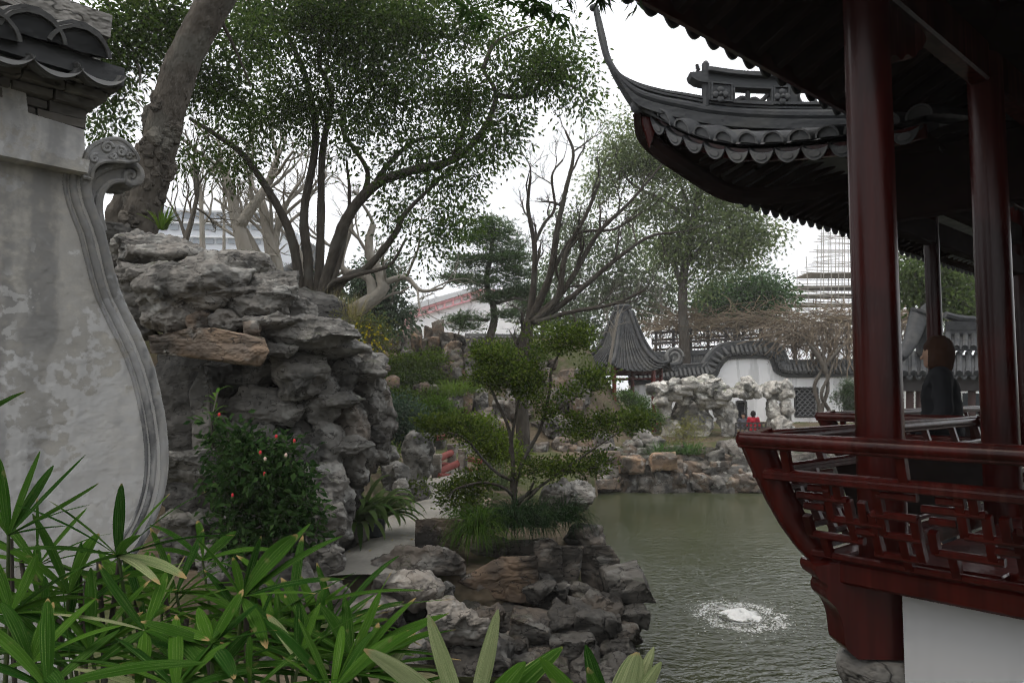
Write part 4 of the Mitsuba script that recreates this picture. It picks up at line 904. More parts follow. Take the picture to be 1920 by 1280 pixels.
for k, t in enumerate(np.arange(.85, -2.2, -pit)):
    eave_tile(st(-1.15, t, ZE+.075), E2, -E1, pit*.50, .085, pav, 'drip_tile', 0, .45)
b = MB(); b.add(*tube([st(-1.2, OV+.05, ZE+.13), st(1.9, ridge_t, ZE+1.75)], .06, 8), u=(0, .4)); b.add(*box_between(st(1.9, ridge_t, ZE+1.78), st(8.5, ridge_t, ZE+1.78), .2, .25), u=(0, .4)); put('ridge', b, 'tile', pav)
v = np.array([st(-1.1, OV-.02, ZE+.10), st(8.5, OV-.02, ZE+.10), st(8.5, ridge_t, ZE+1.75), st(1.9, ridge_t, ZE+1.75), st(1.9, -8, ZE+1.75), st(-1.1, -8, ZE+.10)])
put('roof_cover', MB().add(v, [[0, 1, 2], [0, 2, 3], [0, 3, 4], [0, 4, 5]], u=(0, .45)), 'tile', pav)
# beams, lintels and the carved bracket
zb = 2.9+1.55
put('lintel', MB().add(*box_between(st(.1, 0, zb+.2), st(1.4, 0, zb+.2), .10, .22)), 'red_lacquer', pav)
put('lintel', MB().add(*box_between(st(1.58, 0, zb+.2), st(8, 0, zb+.2), .10, .22)), 'red_lacquer', pav)
put('lintel', MB().add(*box_between(st(0, -.1, zb+.2), st(0, -6, zb+.2), .10, .22)), 'red_lacquer', pav)
put('tie_beam', MB().add(*tube([st(-.3, 0, zb+.42), st(8, 0, zb+.42)], .10, 14)), 'dark_wood', pav, smooth=40)
put('tie_beam', MB().add(*tube([st(0, .3, zb+.48), st(0, -6, zb+.48)], .10, 14)), 'dark_wood', pav, smooth=40)
for s in (1.49, 4.2, 6.6): put('cross_beam', MB().add(*tube([st(s, 0, zb+.36), st(s, -6.5, zb+.36)], .12, 14)), 'dark_wood', pav, smooth=40)
for t in (-1.4, -2.8, -4.2): put('purlin', MB().add(*tube([st(0, t, zb+.62), st(8.4, t, zb+.62)], .08, 12)), 'dark_wood', pav, smooth=40)
bc = at(1640, 0, 2.9)
key = name_for('carved_bracket', pav)
pl = spline([(.10, -.15), (.16, -.155), (.24, -.12), (.30, -.125), (.36, -.08), (.44, -.07), (.50, -.02), (.55, .01), (.56, .09), (.10, .09)], 60)
b = MB(); b.add(*prism([tuple(q) for q in pl], st(0, .03, zb), E1, UP, .05)); scene[key] = mikit.ply(b.arrays()[:2], 'red_lacquer', smooth=30)
b = MB()
for cx, cz, r, a0, tn in ((.17, -.06, .05, 0, 1.7), (.27, -.03, .045, 2, -1.6), (.36, -.01, .04, 1, 1.5), (.44, .02, .032, 3, -1.4), (.50, .05, .022, 0, 1.3), (.16, .04, .03, 1, 1.3)):
    a = a0+np.linspace(0, tn*2*np.pi, 44); r_ = np.linspace(r, .006, 44)
    b.add(*tube(np.array([st(cx+q*math.cos(x), .034, zb+cz+q*math.sin(x)) for q, x in zip(r_, a)]), np.linspace(.010, .005, 44), 6))
put('carving', b, 'red_lacquer', key, smooth=True)
put('bracket_block', MB().add(*box_between(st(-.25, .02, zb+.28), st(-.02, .02, zb+.28), .16, .16)), 'red_lacquer', pav)
put('bracket_block', MB().add(*box_between(st(-.20, .02, zb+.16), st(-.09, .02, zb+.16), .12, .08)), 'red_lacquer', pav)

# ---- the second bay's roof, whose corner sweeps up over the water
EC = np.array([.95, 5.6, 0.])
DA = nrm([.788, -.616, 0.]); NA = np.array([-DA[1]*1.0, DA[0], 0.]); NA = -NA if np.dot(NA, -EC) < 0 else NA      # outward normals of the two eaves
DB = E1; NB = E2
A_px = [(1194, 208), (1240, 250), (1276, 271), (1318, 286), (1365, 297), (1408, 300), (1453, 299), (1501, 296), (1552, 291), (1604, 284), (1660, 272), (1730, 255)]
A3 = np.array([on_plane(x, y, EC, NA) for x, y in A_px]); 
B_px = [(1194, 208), (1218, 262), (1246, 290), (1292, 327), (1340, 356), (1382, 376), (1420, 392), (1470, 408), (1530, 424), (1592, 443), (1690, 474), (1740, 489), (1800, 507), (1850, 523), (1920, 545)]
B3 = np.array([on_plane(x, y, EC, NB) for x, y in B_px])
A3 = spline(A3, 120); B3 = spline(B3, 160)
def resample(p, step):
    d = np.r_[0, np.cumsum(np.linalg.norm(np.diff(p, axis=0), axis=1))]; q = np.arange(step*.5, d[-1], step)
    return np.stack([np.interp(q, d, p[:, i]) for i in range(3)], 1)
pA = resample(A3, .178); pB = resample(B3, .178)
HD = nrm([1, -.07, 0])                         # plan direction of the hip
outA, outB = nrm(-E1+np.array([0, 0, 0])), E2
upin = .30
for k, p in enumerate(pA):
    if k == 0: continue
    al = nrm(pA[min(k+1, len(pA)-1)]-pA[k-1]); lift = np.array([0, 0, .085])
    eave_tile(p+lift, al, nrm(outA+np.array([0, 0, 0])), .089, .078, pav, 'drip_tile', .03, .46, .25)
    q = (p+pA[min(k+1, len(pA)-1)])/2+lift+[0, 0, .035] if k+1 < len(pA) else p+al*.089+lift+[0, 0, .035]
    eave_tile(q, al, outA, .076, .05, pav, 'cover_tile', .03, .44, .25)
    # the tile row behind it climbs to the hip
    e = q+E1*.3+[0, 0, .075]; L = np.clip((q-A3[0]) @ np.array([.7, -.7, 0])*.9, .1, 1.6)
    n = 9; A = np.linspace(0, np.pi, n); s0 = np.array([e+al*.072*np.cos(x)+np.array([0, 0, .072*np.sin(x)]) for x in A]); s1 = s0+E1*L+[0, 0, .20*L+.02]
    b = MB().add(np.vstack([s0, s1]), [x for i in range(n-1) for x in ([i, i+1, n+i+1], [i, n+i+1, n+i])], u=(.05, .42)); put('tile_row', b, 'tile', pav, smooth=40)
for k, p in enumerate(pB):
    if k < 3: continue
    al = nrm(pB[min(k+1, len(pB)-1)]-pB[k-1]); lift = np.array([0, 0, .085])
    eave_tile(p+lift, al, outB, .089, .078, pav, 'drip_tile', 0, .45, .3)
    eave_tile(p+al*.089+lift+[0, 0, .03], al, outB, .070, .05, pav, 'cover_tile', 0, .45, .3)
# red eave boards, soffit and hip rafter
def ribbon(p, w, h, dz, name, bs, side):
    t = nrm(np.gradient(p, axis=0)); n_ = len(p); V = []
    for a, z in ((0, 0), (w, 0), (w, h), (0, h)): V.append(p-side*a+np.array([0, 0, dz+z]))
    V = np.stack(V, 1).reshape(-1, 3); f = [[4*i+j, 4*i+(j+1) % 4, 4*i+4+(j+1) % 4, 4*i+4+j] for i in range(n_-1) for j in range(4)]
    return put(name, MB().add(V, f), bs, pav)
ribbon(A3[4:]-outA*.05, .03, .085, .005, 'eave_board', 'red_lacquer', outA)
ribbon(B3[4:]-outB*.05, .03, .085, .005, 'eave_board', 'dark_wood', outB)
nS = 46; ia = np.linspace(2, 119, nS).astype(int); ib = np.linspace(2, 159, nS).astype(int)
W_ = []
for w in np.linspace(0, 1, 9):
    q = A3[ia]*(1-w)+B3[ib]*w - (outA*(1-w)+outB*w)*.08; q[:, 2] += .045+.55*np.minimum(np.linalg.norm(A3[ia]-B3[ib], axis=1), 2.4)*w*(1-w); W_.append(q)
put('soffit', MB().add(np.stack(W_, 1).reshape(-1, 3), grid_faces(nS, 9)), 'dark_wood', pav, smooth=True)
for k, p in enumerate(pB):
    if k < 4 or k > 34: continue
    L = min(.45+.09*(k-3), 1.5); a = p-outB*.09+[0, 0, .03]; b_ = a-E2*L*.98+E1*0.06*max(0, 8-k)*.3+[0, 0, .33*L]
    put('rafter', MB().add(*box_between(a, b_, .055, .06)), 'dark_wood', pav)
for k, p in enumerate(pA):
    if k < 2: continue
    L = min(.4+.1*(k-1), 1.4); a = p-outA*.09+[0, 0, .03]; put('rafter', MB().add(*box_between(a, a+E1*L+[0, 0, .33*L], .055, .06)), 'dark_wood', pav)
hp = spline([at(1203, 212, 5.62), at(1216, 262, 5.62), at(1290, 318, 5.62), at(1380, 365, 5.70), at(1500, 360, 5.7), at(1640, 330, 5.7)], 40)
v, f = tube(hp, .07, 8); put('hip_rafter', MB().add(v, f), 'dark_wood', pav, smooth=40)
tp = prism([(0, 0), (.13, -.02), (.055, -.235), (.0, -.05)], at(1203, 222, 5.56), np.array([1., 0, 0]), UP, .04); put('hip_end', MB().add(*tp), 'red_lacquer', pav)
for s0, s1, t, z in ((2.4, 9, 1.05, 4.22), (2.4, 9, 1.05, 4.55)): put('lintel', MB().add(*box_between(st(s0, t, z), st(s1, t, z), .10, .20)), 'dark_wood', pav)
put('lintel', MB().add(*box_between(st(2.7, 1.05, 4.4), st(2.7, -1, 4.4), .10, .5)), 'dark_wood', pav)
# hip ridge: top and lower outline, thick band with rolls, sweeping to the tip
tops = [(1112, 14), (1117, 40), (1125, 78), (1136, 112), (1156, 138), (1190, 158), (1235, 172), (1285, 181), (1330, 189), (1400, 196), (1500, 199), (1600, 198), (1700, 194)]
bots = [(1119, 14), (1126, 42), (1135, 80), (1146, 128), (1164, 162), (1190, 196), (1228, 213), (1280, 226), (1330, 236), (1400, 243), (1500, 246), (1600, 246), (1700, 246)]
YR = 5.58
tT = spline([at(x, y, YR-.012*(i)) for i, (x, y) in enumerate(tops)], 130); tB = spline([at(x, y, YR-.012*i) for i, (x, y) in enumerate(bots)], 130)
def band(lo, hi, w0, w1, name, u):
    """a ridge course between two fractions of the ridge's height"""
    a = tB+(tT-tB)*lo; c = tB+(tT-tB)*hi; w = np.linspace(w0, w1, 130)[:, None]/2*np.array([0.07, 1, 0])
    V = np.stack([a-w, c-w, c+w, a+w], 1).reshape(-1, 3); f = [[4*i+j, 4*i+(j+1) % 4, 4*i+4+(j+1) % 4, 4*i+4+j] for i in range(129) for j in range(4)]+[[0, 1, 2, 3]]
    return MB().add(V, f, u=u)
put('hip_ridge', band(-.1, .30, .10, .22, '', (.03, .40)), 'tile', pav, smooth=20)
b = band(.30, .92, .06, .13, '', (.03, .46)); mid = tB+(tT-tB)*.52
b.add(*tube(mid-[0, .045, 0], np.linspace(.012, .055, 130), 10), u=(.03, .46)); put('ridge_roll', b, 'tile', pav, smooth=30)
b = band(.90, 1.0, .055, .19, '', (.05, .55)); b.add(*tube(tB+(tT-tB)*.80-[0, .06, 0], np.linspace(.006, .014, 130), 6), u=(.05, .6)); put('ridge_cap', b, 'tile', pav, smooth=20)
put('ridge_tip', MB().mesh(trimesh.creation.icosphere(2, .028).apply_translation(at(1112, 15, YR)), u=(.1, .5)), 'tile', pav, smooth=True)
for cx, cy in ((1194, 200),):
    c = at(cx, cy, 5.5); put('end_boss', MB().mesh(trimesh.creation.icosphere(2, .05).apply_scale([1, .6, 1.1]).apply_translation(c), u=(.05, .5)), 'tile', pav, smooth=True)
# parapet with openings on the ridge
YP = 5.43
def pz(px, py): q = at(px, py, YP); return (float(q[0]), float(q[2]))
outer = spline([pz(*q) for q in [(1326, 138), (1360, 143), (1400, 147), (1480, 150), (1560, 150), (1640, 148), (1700, 146)]], 40).tolist()+spline([pz(*q) for q in [(1700, 198), (1600, 200), (1500, 201), (1400, 198), (1326, 190)]], 40).tolist()
P_ = Polygon(outer).buffer(0)
hole = Polygon([pz(*q) for q in [(1375, 168), (1443, 171), (1443, 198), (1375, 194)]])
c1, c2 = [Polygon(spline([pz(x+15*math.cos(a), 184+15*math.sin(a)) for a in np.linspace(0, 2*np.pi, 13)], 30)) for x in (1511, 1539)]
sc = Polygon([pz(*q) for q in [(1478, 166), (1572, 168), (1572, 199), (1478, 198)]])
holes = hole.union(c1).union(c2)
pe = name_for('openwork_parapet', pav)
def xz(poly, y0, th): 
    m = trimesh.creation.extrude_polygon(poly, th, engine='earcut'); return np.stack([m.vertices[:, 0], y0+m.vertices[:, 2], m.vertices[:, 1]], 1), m.faces[:, ::-1]
b = MB(); b.add(*xz(P_.difference(holes), YP-.03, .09), u=(.05, .5)); scene[pe] = mikit.ply(b.arrays()[:2], 'tile', uv=b.arrays()[3])
fr = MB()
for poly in (hole, Polygon([pz(*q) for q in [(1334, 160), (1368, 163), (1368, 192), (1334, 189)]]), Polygon([pz(*q) for q in [(1450, 168), (1474, 168), (1474, 197), (1450, 196)]])):
    r_ = poly.buffer(.012, join_style=2).difference(poly); fr.add(*xz(r_, YP-.045, .02), u=(.05, .55))
for c_ in (c1, c2): fr.add(*xz(c_.buffer(.012).difference(c_), YP-.045, .02), u=(.05, .55))
put('frame', fr, 'tile', pe)
cap = MB(); tp_ = np.array([[x, YP, z] for x, z in outer[:40]])
for i in range(39): cap.add(*box_between(tp_[i]+[0, .015, .012], tp_[i+1]+[0, .015, .012], .17, .035), u=(.1, .62))
put('coping', cap, 'tile', pe)
for fx, fy in ((1351, 177), (1467, 181)):
    c = at(fx, fy, YP-.045); b = MB()
    for k in range(4):
        a = k*np.pi/2+np.pi/2; m = trimesh.creation.icosphere(2, .026).apply_scale([1, .45, 1]).apply_translation(c+np.array([math.cos(a)*.036, 0, math.sin(a)*.036])); b.mesh(m, u=(.1, .55))
    b.mesh(trimesh.creation.icosphere(2, .016).apply_translation(c-[0, .012, 0]), u=(.1, .6)); put('rosette', b, 'tile', pe, smooth=True)
b = MB(); sp_ = [at(*q, YP) for q in [(1380, 190), (1392, 184), (1402, 190), (1414, 186), (1426, 190), (1440, 178)]]
b.add(*tube(spline(sp_, 30), .018, 6), u=(.05, .45)); b.add(*tube([at(1402, 196, YP), at(1402, 172, YP)], .02, 6), u=(.05, .45)); put('dragon_scroll', b, 'tile', pe, smooth=True)
b = MB(); b.add(*tube([at(1323, 200, YP), at(1323, 120, YP), at(1323, 115, YP)], [.028, .028, .012], 8), u=(.05, .5)); put('end_post', b, 'tile', pe)
wg = [pz(*q) for q in [(1325, 136), (1308, 139), (1291, 141), (1294, 149), (1304, 156), (1316, 159), (1325, 160)]]
put('end_wing', MB().add(*xz(Polygon(wg), YP-.05, .12), u=(.05, .5)), 'tile', pe)
b = MB()
for a, c_, r_ in (((1307, 125), (1309, 130), .014), ((1309, 130), (1308, 134), .012), ((1308, 133), (1304, 139), .008), ((1309, 133), (1313, 139), .008), ((1309, 128), (1313, 131), .006)):
    b.add(*tube([at(*a, YP), at(*c_, YP)], r_, 6), u=(0, .3))
b.mesh(trimesh.creation.icosphere(1, .013).apply_translation(at(1307, 123, YP)), u=(0, .3)); put('figure', b, 'tile', pe, smooth=True, label='tiny dark ornament figure on the ridge end')
# top surfaces that close the second roof
b = MB(); top = tB[40:]; ia2 = np.linspace(6, 119, len(top)).astype(int); ib2 = np.linspace(6, 159, len(top)).astype(int)
b.add(np.stack([A3[ia2]+[0, 0, .11], top-[0, 0, .02]], 1).reshape(-1, 3), grid_faces(len(top), 2), u=(.05, .45))
b.add(np.stack([B3[ib2]+[0, 0, .11], np.where(np.arange(len(top))[:, None] > -1, top, 0)-[0, 0, .02]], 1).reshape(-1, 3), grid_faces(len(top), 2), u=(.05, .4))
e = len(top)-1; b.add(np.array([A3[119]+[0, 0, .11], B3[159]+[0, 0, .11], top[e]]), [[0, 1, 2]], u=(0, .4))
put('roof_cover', b, 'tile', pav)
# ---------------------------------------------------------------- the artificial hill of yellow stone behind
hl = thing('stone_hill', 'artificial hill of stacked yellow and brown stones behind the pruned tree', 'rockery')
for box, Y, st_, hue, li in [((812, 600, 832, 655), 28.5, 'block', .55, .5), ((795, 612, 814, 640), 28.6, 'block', .6, .42), ((722, 622, 755, 662), 27.5, 'block', .6, .5), ((752, 628, 772, 672), 27.6, 'block', .3, .5), ((768, 622, 790, 668), 27.8, 'block', .75, .48), ((786, 628, 806, 670), 28.0, 'block', .35, .42), ((803, 630, 826, 655), 28.0, 'block', .75, .48), ((826, 625, 852, 660), 28.2, 'block', .35, .44), ((848, 628, 876, 665), 28.4, 'block', .25, .4), ((706, 625, 728, 650), 27.4, 'block', .5, .45), ((760, 615, 790, 632), 28.2, 'block', .5, .5), ((868, 640, 900, 670), 28.2, 'block', .3, .42),
    ((832, 678, 858, 715), 26.5, 'block', .75, .52), ((850, 690, 885, 722), 26.5, 'block', .75, .46), ((836, 655, 870, 685), 27, 'taihu', .3, .44), ((860, 660, 900, 690), 27.2, 'block', .4, .45), ((900, 650, 940, 690), 27.2, 'block', .35, .42), ((940, 665, 980, 700), 27, 'block', .45, .42),
    ((866, 735, 886, 776), 24.5, 'round', .7, .5), ((888, 726, 914, 778), 24.7, 'taihu', .08, .62), ((724, 704, 750, 736), 25, 'round', .75, .56), ((838, 742, 868, 775), 24.3, 'taihu', .15, .42), ((855, 775, 895, 815), 23.6, 'taihu', .3, .42), ((800, 720, 830, 745), 25, 'taihu', .1, .5),
    ((900, 770, 940, 820), 23.4, 'taihu', .2, .4), ((1075, 742, 1092, 776), 24, 'round', .75, .42), ((1045, 690, 1078, 720), 25.5, 'block', .5, .45), ((1000, 780, 1060, 830), 23.5, 'taihu', .25, .38), ((940, 740, 985, 790), 24.2, 'taihu', .2, .42), ((1020, 730, 1065, 775), 24.8, 'taihu', .2, .4), ((690, 640, 720, 680), 27, 'taihu', .2, .45)]:
    stone(box, Y, st_, hue, li, 1.1, 0, hl, res=.07)
g = np.random.default_rng(61)
for k in range(70):
    x, y = g.uniform(690, 1130), g.uniform(640, 850); Y = np.interp(y, [620, 740, 850], [28.6, 25.0, 22.4]); s = g.uniform(10, 22)
    if y < 640+.25*max(0, x-900): continue
    stone((x-s, y-s, x+s, y+s), Y, g.choice(['block', 'taihu']), g.choice([.1, .3, .6]), g.uniform(.34, .48), 1.1, 0, hl, res=.09)

# ---------------------------------------------------------------- red-railed zigzag bridge
br = thing('bridge_railing', 'low zigzag railing of stone posts with red rails by the path', 'railing')
def post(px, y0, y1, Y, w=.19):
    a, b_ = at(px, y1, Y), at(px, y0, Y); b = MB(); b.add(*box_between([a[0], a[1], a[2]-.1], b_, w, w, up=(0, 1, 0)), u=(.25, .62))
    b.add(*box_between(b_-[0, 0, .02], b_+[0, 0, .05], w*1.14, w*1.14, up=(0, 1, 0)), u=(.25, .66)); b.add(*box_between(b_-[0, 0, .13], b_-[0, 0, .09], w*1.08, w*1.08, up=(0, 1, 0)), u=(.25, .6))
    put('post', b, 'rock', br)
for q in ((819, 856, 896, 15.2), (847, 836, 880, 16.6), (868, 846, 890, 15.9), (905, 855, 890, 16.8), (808, 842, 870, 17)): post(*q)
for a, b_, Y0, Y1, r in (((822, 860), (847, 848), 15.2, 16.6, .075), ((822, 884), (860, 868), 15.2, 15.9, .075), ((822, 869), (850, 872), 15.3, 16.5, .05), ((822, 890), (852, 893), 15.1, 15.7, .05), ((870, 858), (905, 866), 15.9, 16.8, .06), ((868, 880), (905, 884), 15.9, 16.8, .05), ((812, 822), (835, 818), 18, 18.4, .07)):
    put('rail', MB().add(*tube([at(*a, Y0), at(*b_, Y1)], r, 10), c=(.17, .05, .043)), 'matte', br, smooth=40)

# ---------------------------------------------------------------- hexagonal pavilion beyond the pond
hx = thing('hexagonal_pavilion', 'small open pavilion with a bell-shaped dark tile roof and red posts', 'pavilion')
HC = at(1170, 770, 30.0); zz = lambda py, Y=30.0: float(at(1170, py, Y)[2])
hb, he = zz(782), zz(697); Rw = 2.4
rot0 = math.radians(8)
def hexp(r, k, z): a = rot0+k*np.pi/3; return np.array([HC[0]+r*math.cos(a), HC[1]+r*math.sin(a), z])
prof = [(1.0, 698), (.84, 692), (.64, 677), (.43, 652), (.29, 622), (.20, 598), (.14, 585)]
pr_r = np.array([p[0]*Rw for p in prof]); pr_z = np.array([zz(p[1]) for p in prof])
tt = np.linspace(0, len(prof)-1, 22); rr_ = spline(np.stack([pr_r, pr_z], 1), 22)
b = MB()
for k in range(6):
    rows = []
    for r, z in rr_:
        e = (r/Rw); lift = .42*max(0, e-.55)**2*4
        rows.append([hexp(r, k, z)*(1-w)+hexp(r, k+1, z)*w + np.array([0, 0, lift*(abs(2*w-1)**3)]) for w in np.linspace(0, 1, 9)])
    b.add(np.array(rows).reshape(-1, 3), grid_faces(22, 9), u=(.05, .26))
put('roof', b, 'tile', hx, smooth=30)
roofk = f'{hx}__roof'
for k in range(6):
    b = MB(); P_ = np.array([hexp(r*1.02, k, z+.05+.42*max(0, r/Rw-.55)**2*4) for r, z in rr_]); tip = P_[0]+(P_[0]-P_[2])*.35+np.array([0, 0, .22])
    b.add(*tube(np.vstack([tip, P_]), np.r_[.04, np.full(len(P_), .075)], 7), u=(.06, .32)); put('ridge', b, 'tile', roofk, smooth=True)
    for w in np.linspace(.08, .92, 10):
        Q = np.array([(hexp(r, k, z)*(1-w)+hexp(r, k+1, z)*w)+[0, 0, .03+.42*max(0, r/Rw-.55)**2*4*abs(2*w-1)**3] for r, z in rr_[:int(6+15*(1-abs(2*w-1)))]])
        b = MB(); b.add(*tube(Q, .042, 5), u=(.05, .30)); put('tile_row', b, 'tile', roofk, smooth=True)
b = MB(); z0 = zz(590); b.add(*lathe([(.30, z0), (.34, z0+.06), (.27, z0+.12), (.27, z0+.18), (.35, z0+.22), (.38, z0+.34), (.30, z0+.42), (.1, z0+.44)], (HC[0], HC[1], 0), 6), u=(.05, .35)); put('finial', b, 'tile', roofk, smooth=20)
for k in range(6):
    p = hexp(Rw*.66, k, hb-.6); put('post', MB().add(*tube([p, p+[0, 0, he-hb+.75]], .085, 10), c=(.19, .028, .022)), 'glossy', hx, smooth=40)
    a, c = hexp(Rw*.66, k, 0), hexp(Rw*.66, k+1, 0)
    b = MB(); b.add(*box_between([*a[:2], he-.02], [*c[:2], he-.02], .08, .22), c=(.06, .02, .017)); b.add(*box_between([*a[:2], he-.3], [*c[:2], he-.3], .05, .06), c=(.10, .02, .017)); put('lintel', b, 'matte', hx)
    if k not in (4,):
        b = MB(); zr = hb+.12
        for z in (zr, zr-.2, zr-.38): b.add(*box_between([*a[:2], z], [*c[:2], z], .05, .055), c=(.22, .035, .028))
        for w in np.linspace(.1, .9, 7): q = a*(1-w)+c*w; b.add(*box_between([*q[:2], zr-.38], [*q[:2], zr], .03, .03, up=(0, 1, 0)), c=(.2, .03, .025))
        put('railing', b, 'matte', hx)
b = MB().add(*lathe([(Rw*.8, hb-1.4), (Rw*.8, hb-.52), (.01, hb-.52)], (HC[0], HC[1], 0), 6), u=(.1, .5)); put('plinth', b, 'rock', hx)

# ---------------------------------------------------------------- the white garden wall with its stepped tile coping
gw = thing('garden_wall', 'long white garden wall with a dark tile coping stepping up over a hump', 'wall')
YW = 33.0
top_px = [(1180, 722), (1265, 716), (1320, 712), (1342, 706), (1350, 690), (1362, 676), (1380, 672), (1436, 672), (1446, 682), (1452, 696), (1468, 705), (1490, 707), (1560, 706), (1640, 706), (1760, 706), (1960, 706)]
top = spline([(at(x, y, YW)[0], at(x, y, YW)[2]) for x, y in top_px], 140)
poly = Polygon(top.tolist()+[(top[-1][0], .6), (top[0][0], .6)]).buffer(0)
def xw(px, py): q = at(px, py, YW); return (float(q[0]), float(q[2]))
win = [Polygon([xw(*q) for q in [(1491, 727), (1533, 727), (1533, 781), (1491, 781)]]), Polygon([xw(*q) for q in [(1583, 723), (1612, 723), (1612, 778), (1583, 778)]])]
door = [Polygon([xw(*q) for q in [(1382, 752), (1399, 752), (1399, 812), (1382, 812)]])]
for w in win+door: poly = poly.difference(w)
m = trimesh.creation.extrude_polygon(poly, .3, engine='earcut'); v = np.stack([m.vertices[:, 0], YW+m.vertices[:, 2], m.vertices[:, 1]], 1)
put('wall_face', MB().add(v, m.faces[:, ::-1], u=(0, .5)), 'whitewash', gw)
for w in win+door:
    x0, z0, x1, z1 = w.bounds
    wk = name_for('window' if w in win else 'doorway', gw)
    b = MB(); e = .045
    for a, c in (((x0, z0), (x1, z0)), ((x1, z0), (x1, z1)), ((x1, z1), (x0, z1)), ((x0, z1), (x0, z0))): b.add(*box_between([a[0], YW+.02, a[1]], [c[0], YW+.02, c[1]], .08, .08, up=(0, 1, 0)), c=(.05, .05, .052))
    scene[wk] = mikit.ply(b.arrays()[:2], 'matte', color=b.arrays()[2])
    if w in win:
        b = MB(); r = .12; nx, nz = int((x1-x0)/(2*r))+1, int((z1-z0)/r)+1
        for i in range(nx):
            for j in range(nz):
                cx, cz = x0+(i+.5*(j % 2))*2*r, z0+j*r
                a = np.linspace(0, np.pi, 9); q = np.stack([np.clip(cx+r*np.cos(a), x0, x1), a*0+YW+.06, np.clip(cz+r*np.sin(a), z0, z1)], 1)
                if x0 < cx < x1: b.add(*tube(q, .02, 4), c=(.20, .205, .215))
        put('lattice', b, 'matte', wk)
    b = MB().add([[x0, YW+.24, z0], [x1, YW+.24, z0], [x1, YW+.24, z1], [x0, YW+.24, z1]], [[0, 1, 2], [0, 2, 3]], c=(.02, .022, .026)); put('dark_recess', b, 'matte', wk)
# coping: a bed of courses, tile rows and a ridge that follow the wall's top
def offs(p, d): t = nrm(np.gradient(p, axis=0)); return p+np.stack([-t[:, 1], t[:, 0]], 1)*d
tl = resample(np.stack([top[:, 0], top[:, 1], top[:, 0]*0], 1), .05)[:, :2]
def course(d0, d1, y0, y1, name, u):
    a, c = offs(tl, d0), offs(tl, d1); n = len(tl)
    V = np.stack([np.stack([p[:, 0], p[:, 0]*0+y, p[:, 1]], 1) for p, y in ((a, y0), (c, y0), (c, y1), (a, y1))], 1).reshape(-1, 3)
    f = [[4*i+j, 4*i+(j+1) % 4, 4*i+4+(j+1) % 4, 4*i+4+j] for i in range(n-1) for j in range(4)]
    return put(name, MB().add(V, f, u=u), 'tile', gw)
course(-.02, .14, YW-.10, YW+.4, 'brick_course', (.1, .45)); course(.14, .20, YW-.26, YW+.55, 'eave_course', (.0, .4)); course(.20, .62, YW-.02, YW+.3, 'tile_bed', (.1, .38)); course(.62, .74, YW-.04, YW+.32, 'ridge', (.15, .55)); course(.74, .80, YW-.10, YW+.38, 'ridge_cap', (.25, .6))
lo, hi = offs(tl, .24), offs(tl, .60)
for i in range(2, len(tl)-2, 4):
    p, q = lo[i], hi[i]
    b = MB(); b.add(*tube([[p[0], YW-.34, p[1]-.02], [p[0], YW-.20, p[1]+.05], [q[0], YW+.02, q[1]]], [.075, .075, .07], 7), u=(.15, .55)); put('tile_row', b, 'tile', gw, smooth=40)
# lower roofed wall that runs behind the tall trunk, left of the hump
b = MB(); 
for y0, y1, d0, d1, u in ((655, 662, .1, .0, (.1, .5)), (700, 706, .1, .1, (.05, .4))): b.add(*box_between(at(1225, y0, 34.5), at(1342, y0-4, 34.5), .3, .18), u=u)
sw = thing('tile_roofed_wall', 'low tile-roofed wall with a scrolled end beside the small pavilion', 'wall')
b = MB(); b.add(np.array([at(1225, 702, 33.6), at(1345, 696, 33.6), at(1345, 664, 34.4), at(1225, 668, 34.4)]), [[0, 1, 2], [0, 2, 3]], u=(.15, .42)); put('roof_slope', b, 'tile', sw)
for x in np.arange(1228, 1344, 5.2): put('tile_row', MB().add(*tube([at(x, 703, 33.5), at(x, 667, 34.35)], .06, 6), u=(.15, .52)), 'tile', sw, smooth=40)
put('ridge', MB().add(*box_between(at(1226, 664, 34.4), at(1345, 660, 34.4), .25, .25), u=(.15, .5)), 'tile', sw)
c = at(1264, 668, 33.7); b = MB(); a = np.linspace(0, 3.4*np.pi, 60); r_ = np.linspace(.42, .10, 60); b.add(*tube(np.stack([c[0]+r_*np.cos(a), c[1]+a*0, c[2]+r_*np.sin(a)], 1), .07, 7), u=(.5, .7)); lv, lf = lathe([(.40, -.1), (.40, .1), (.01, .1)], (0, 0, 0), 20); b.add(lv @ np.array([[1, 0, 0], [0, 0, 1], [0, -1, 0.]]) + c+[0, .15, 0], lf, u=(.4, .6)); put('scroll_end', b, 'tile', sw, smooth=40)
b = MB(); b.add(*box_between(at(1225, 735, 34.3), at(1345, 735, 34.3), .3, 1.6), u=(0, .42)); put('wall_face', b, 'whitewash', sw)

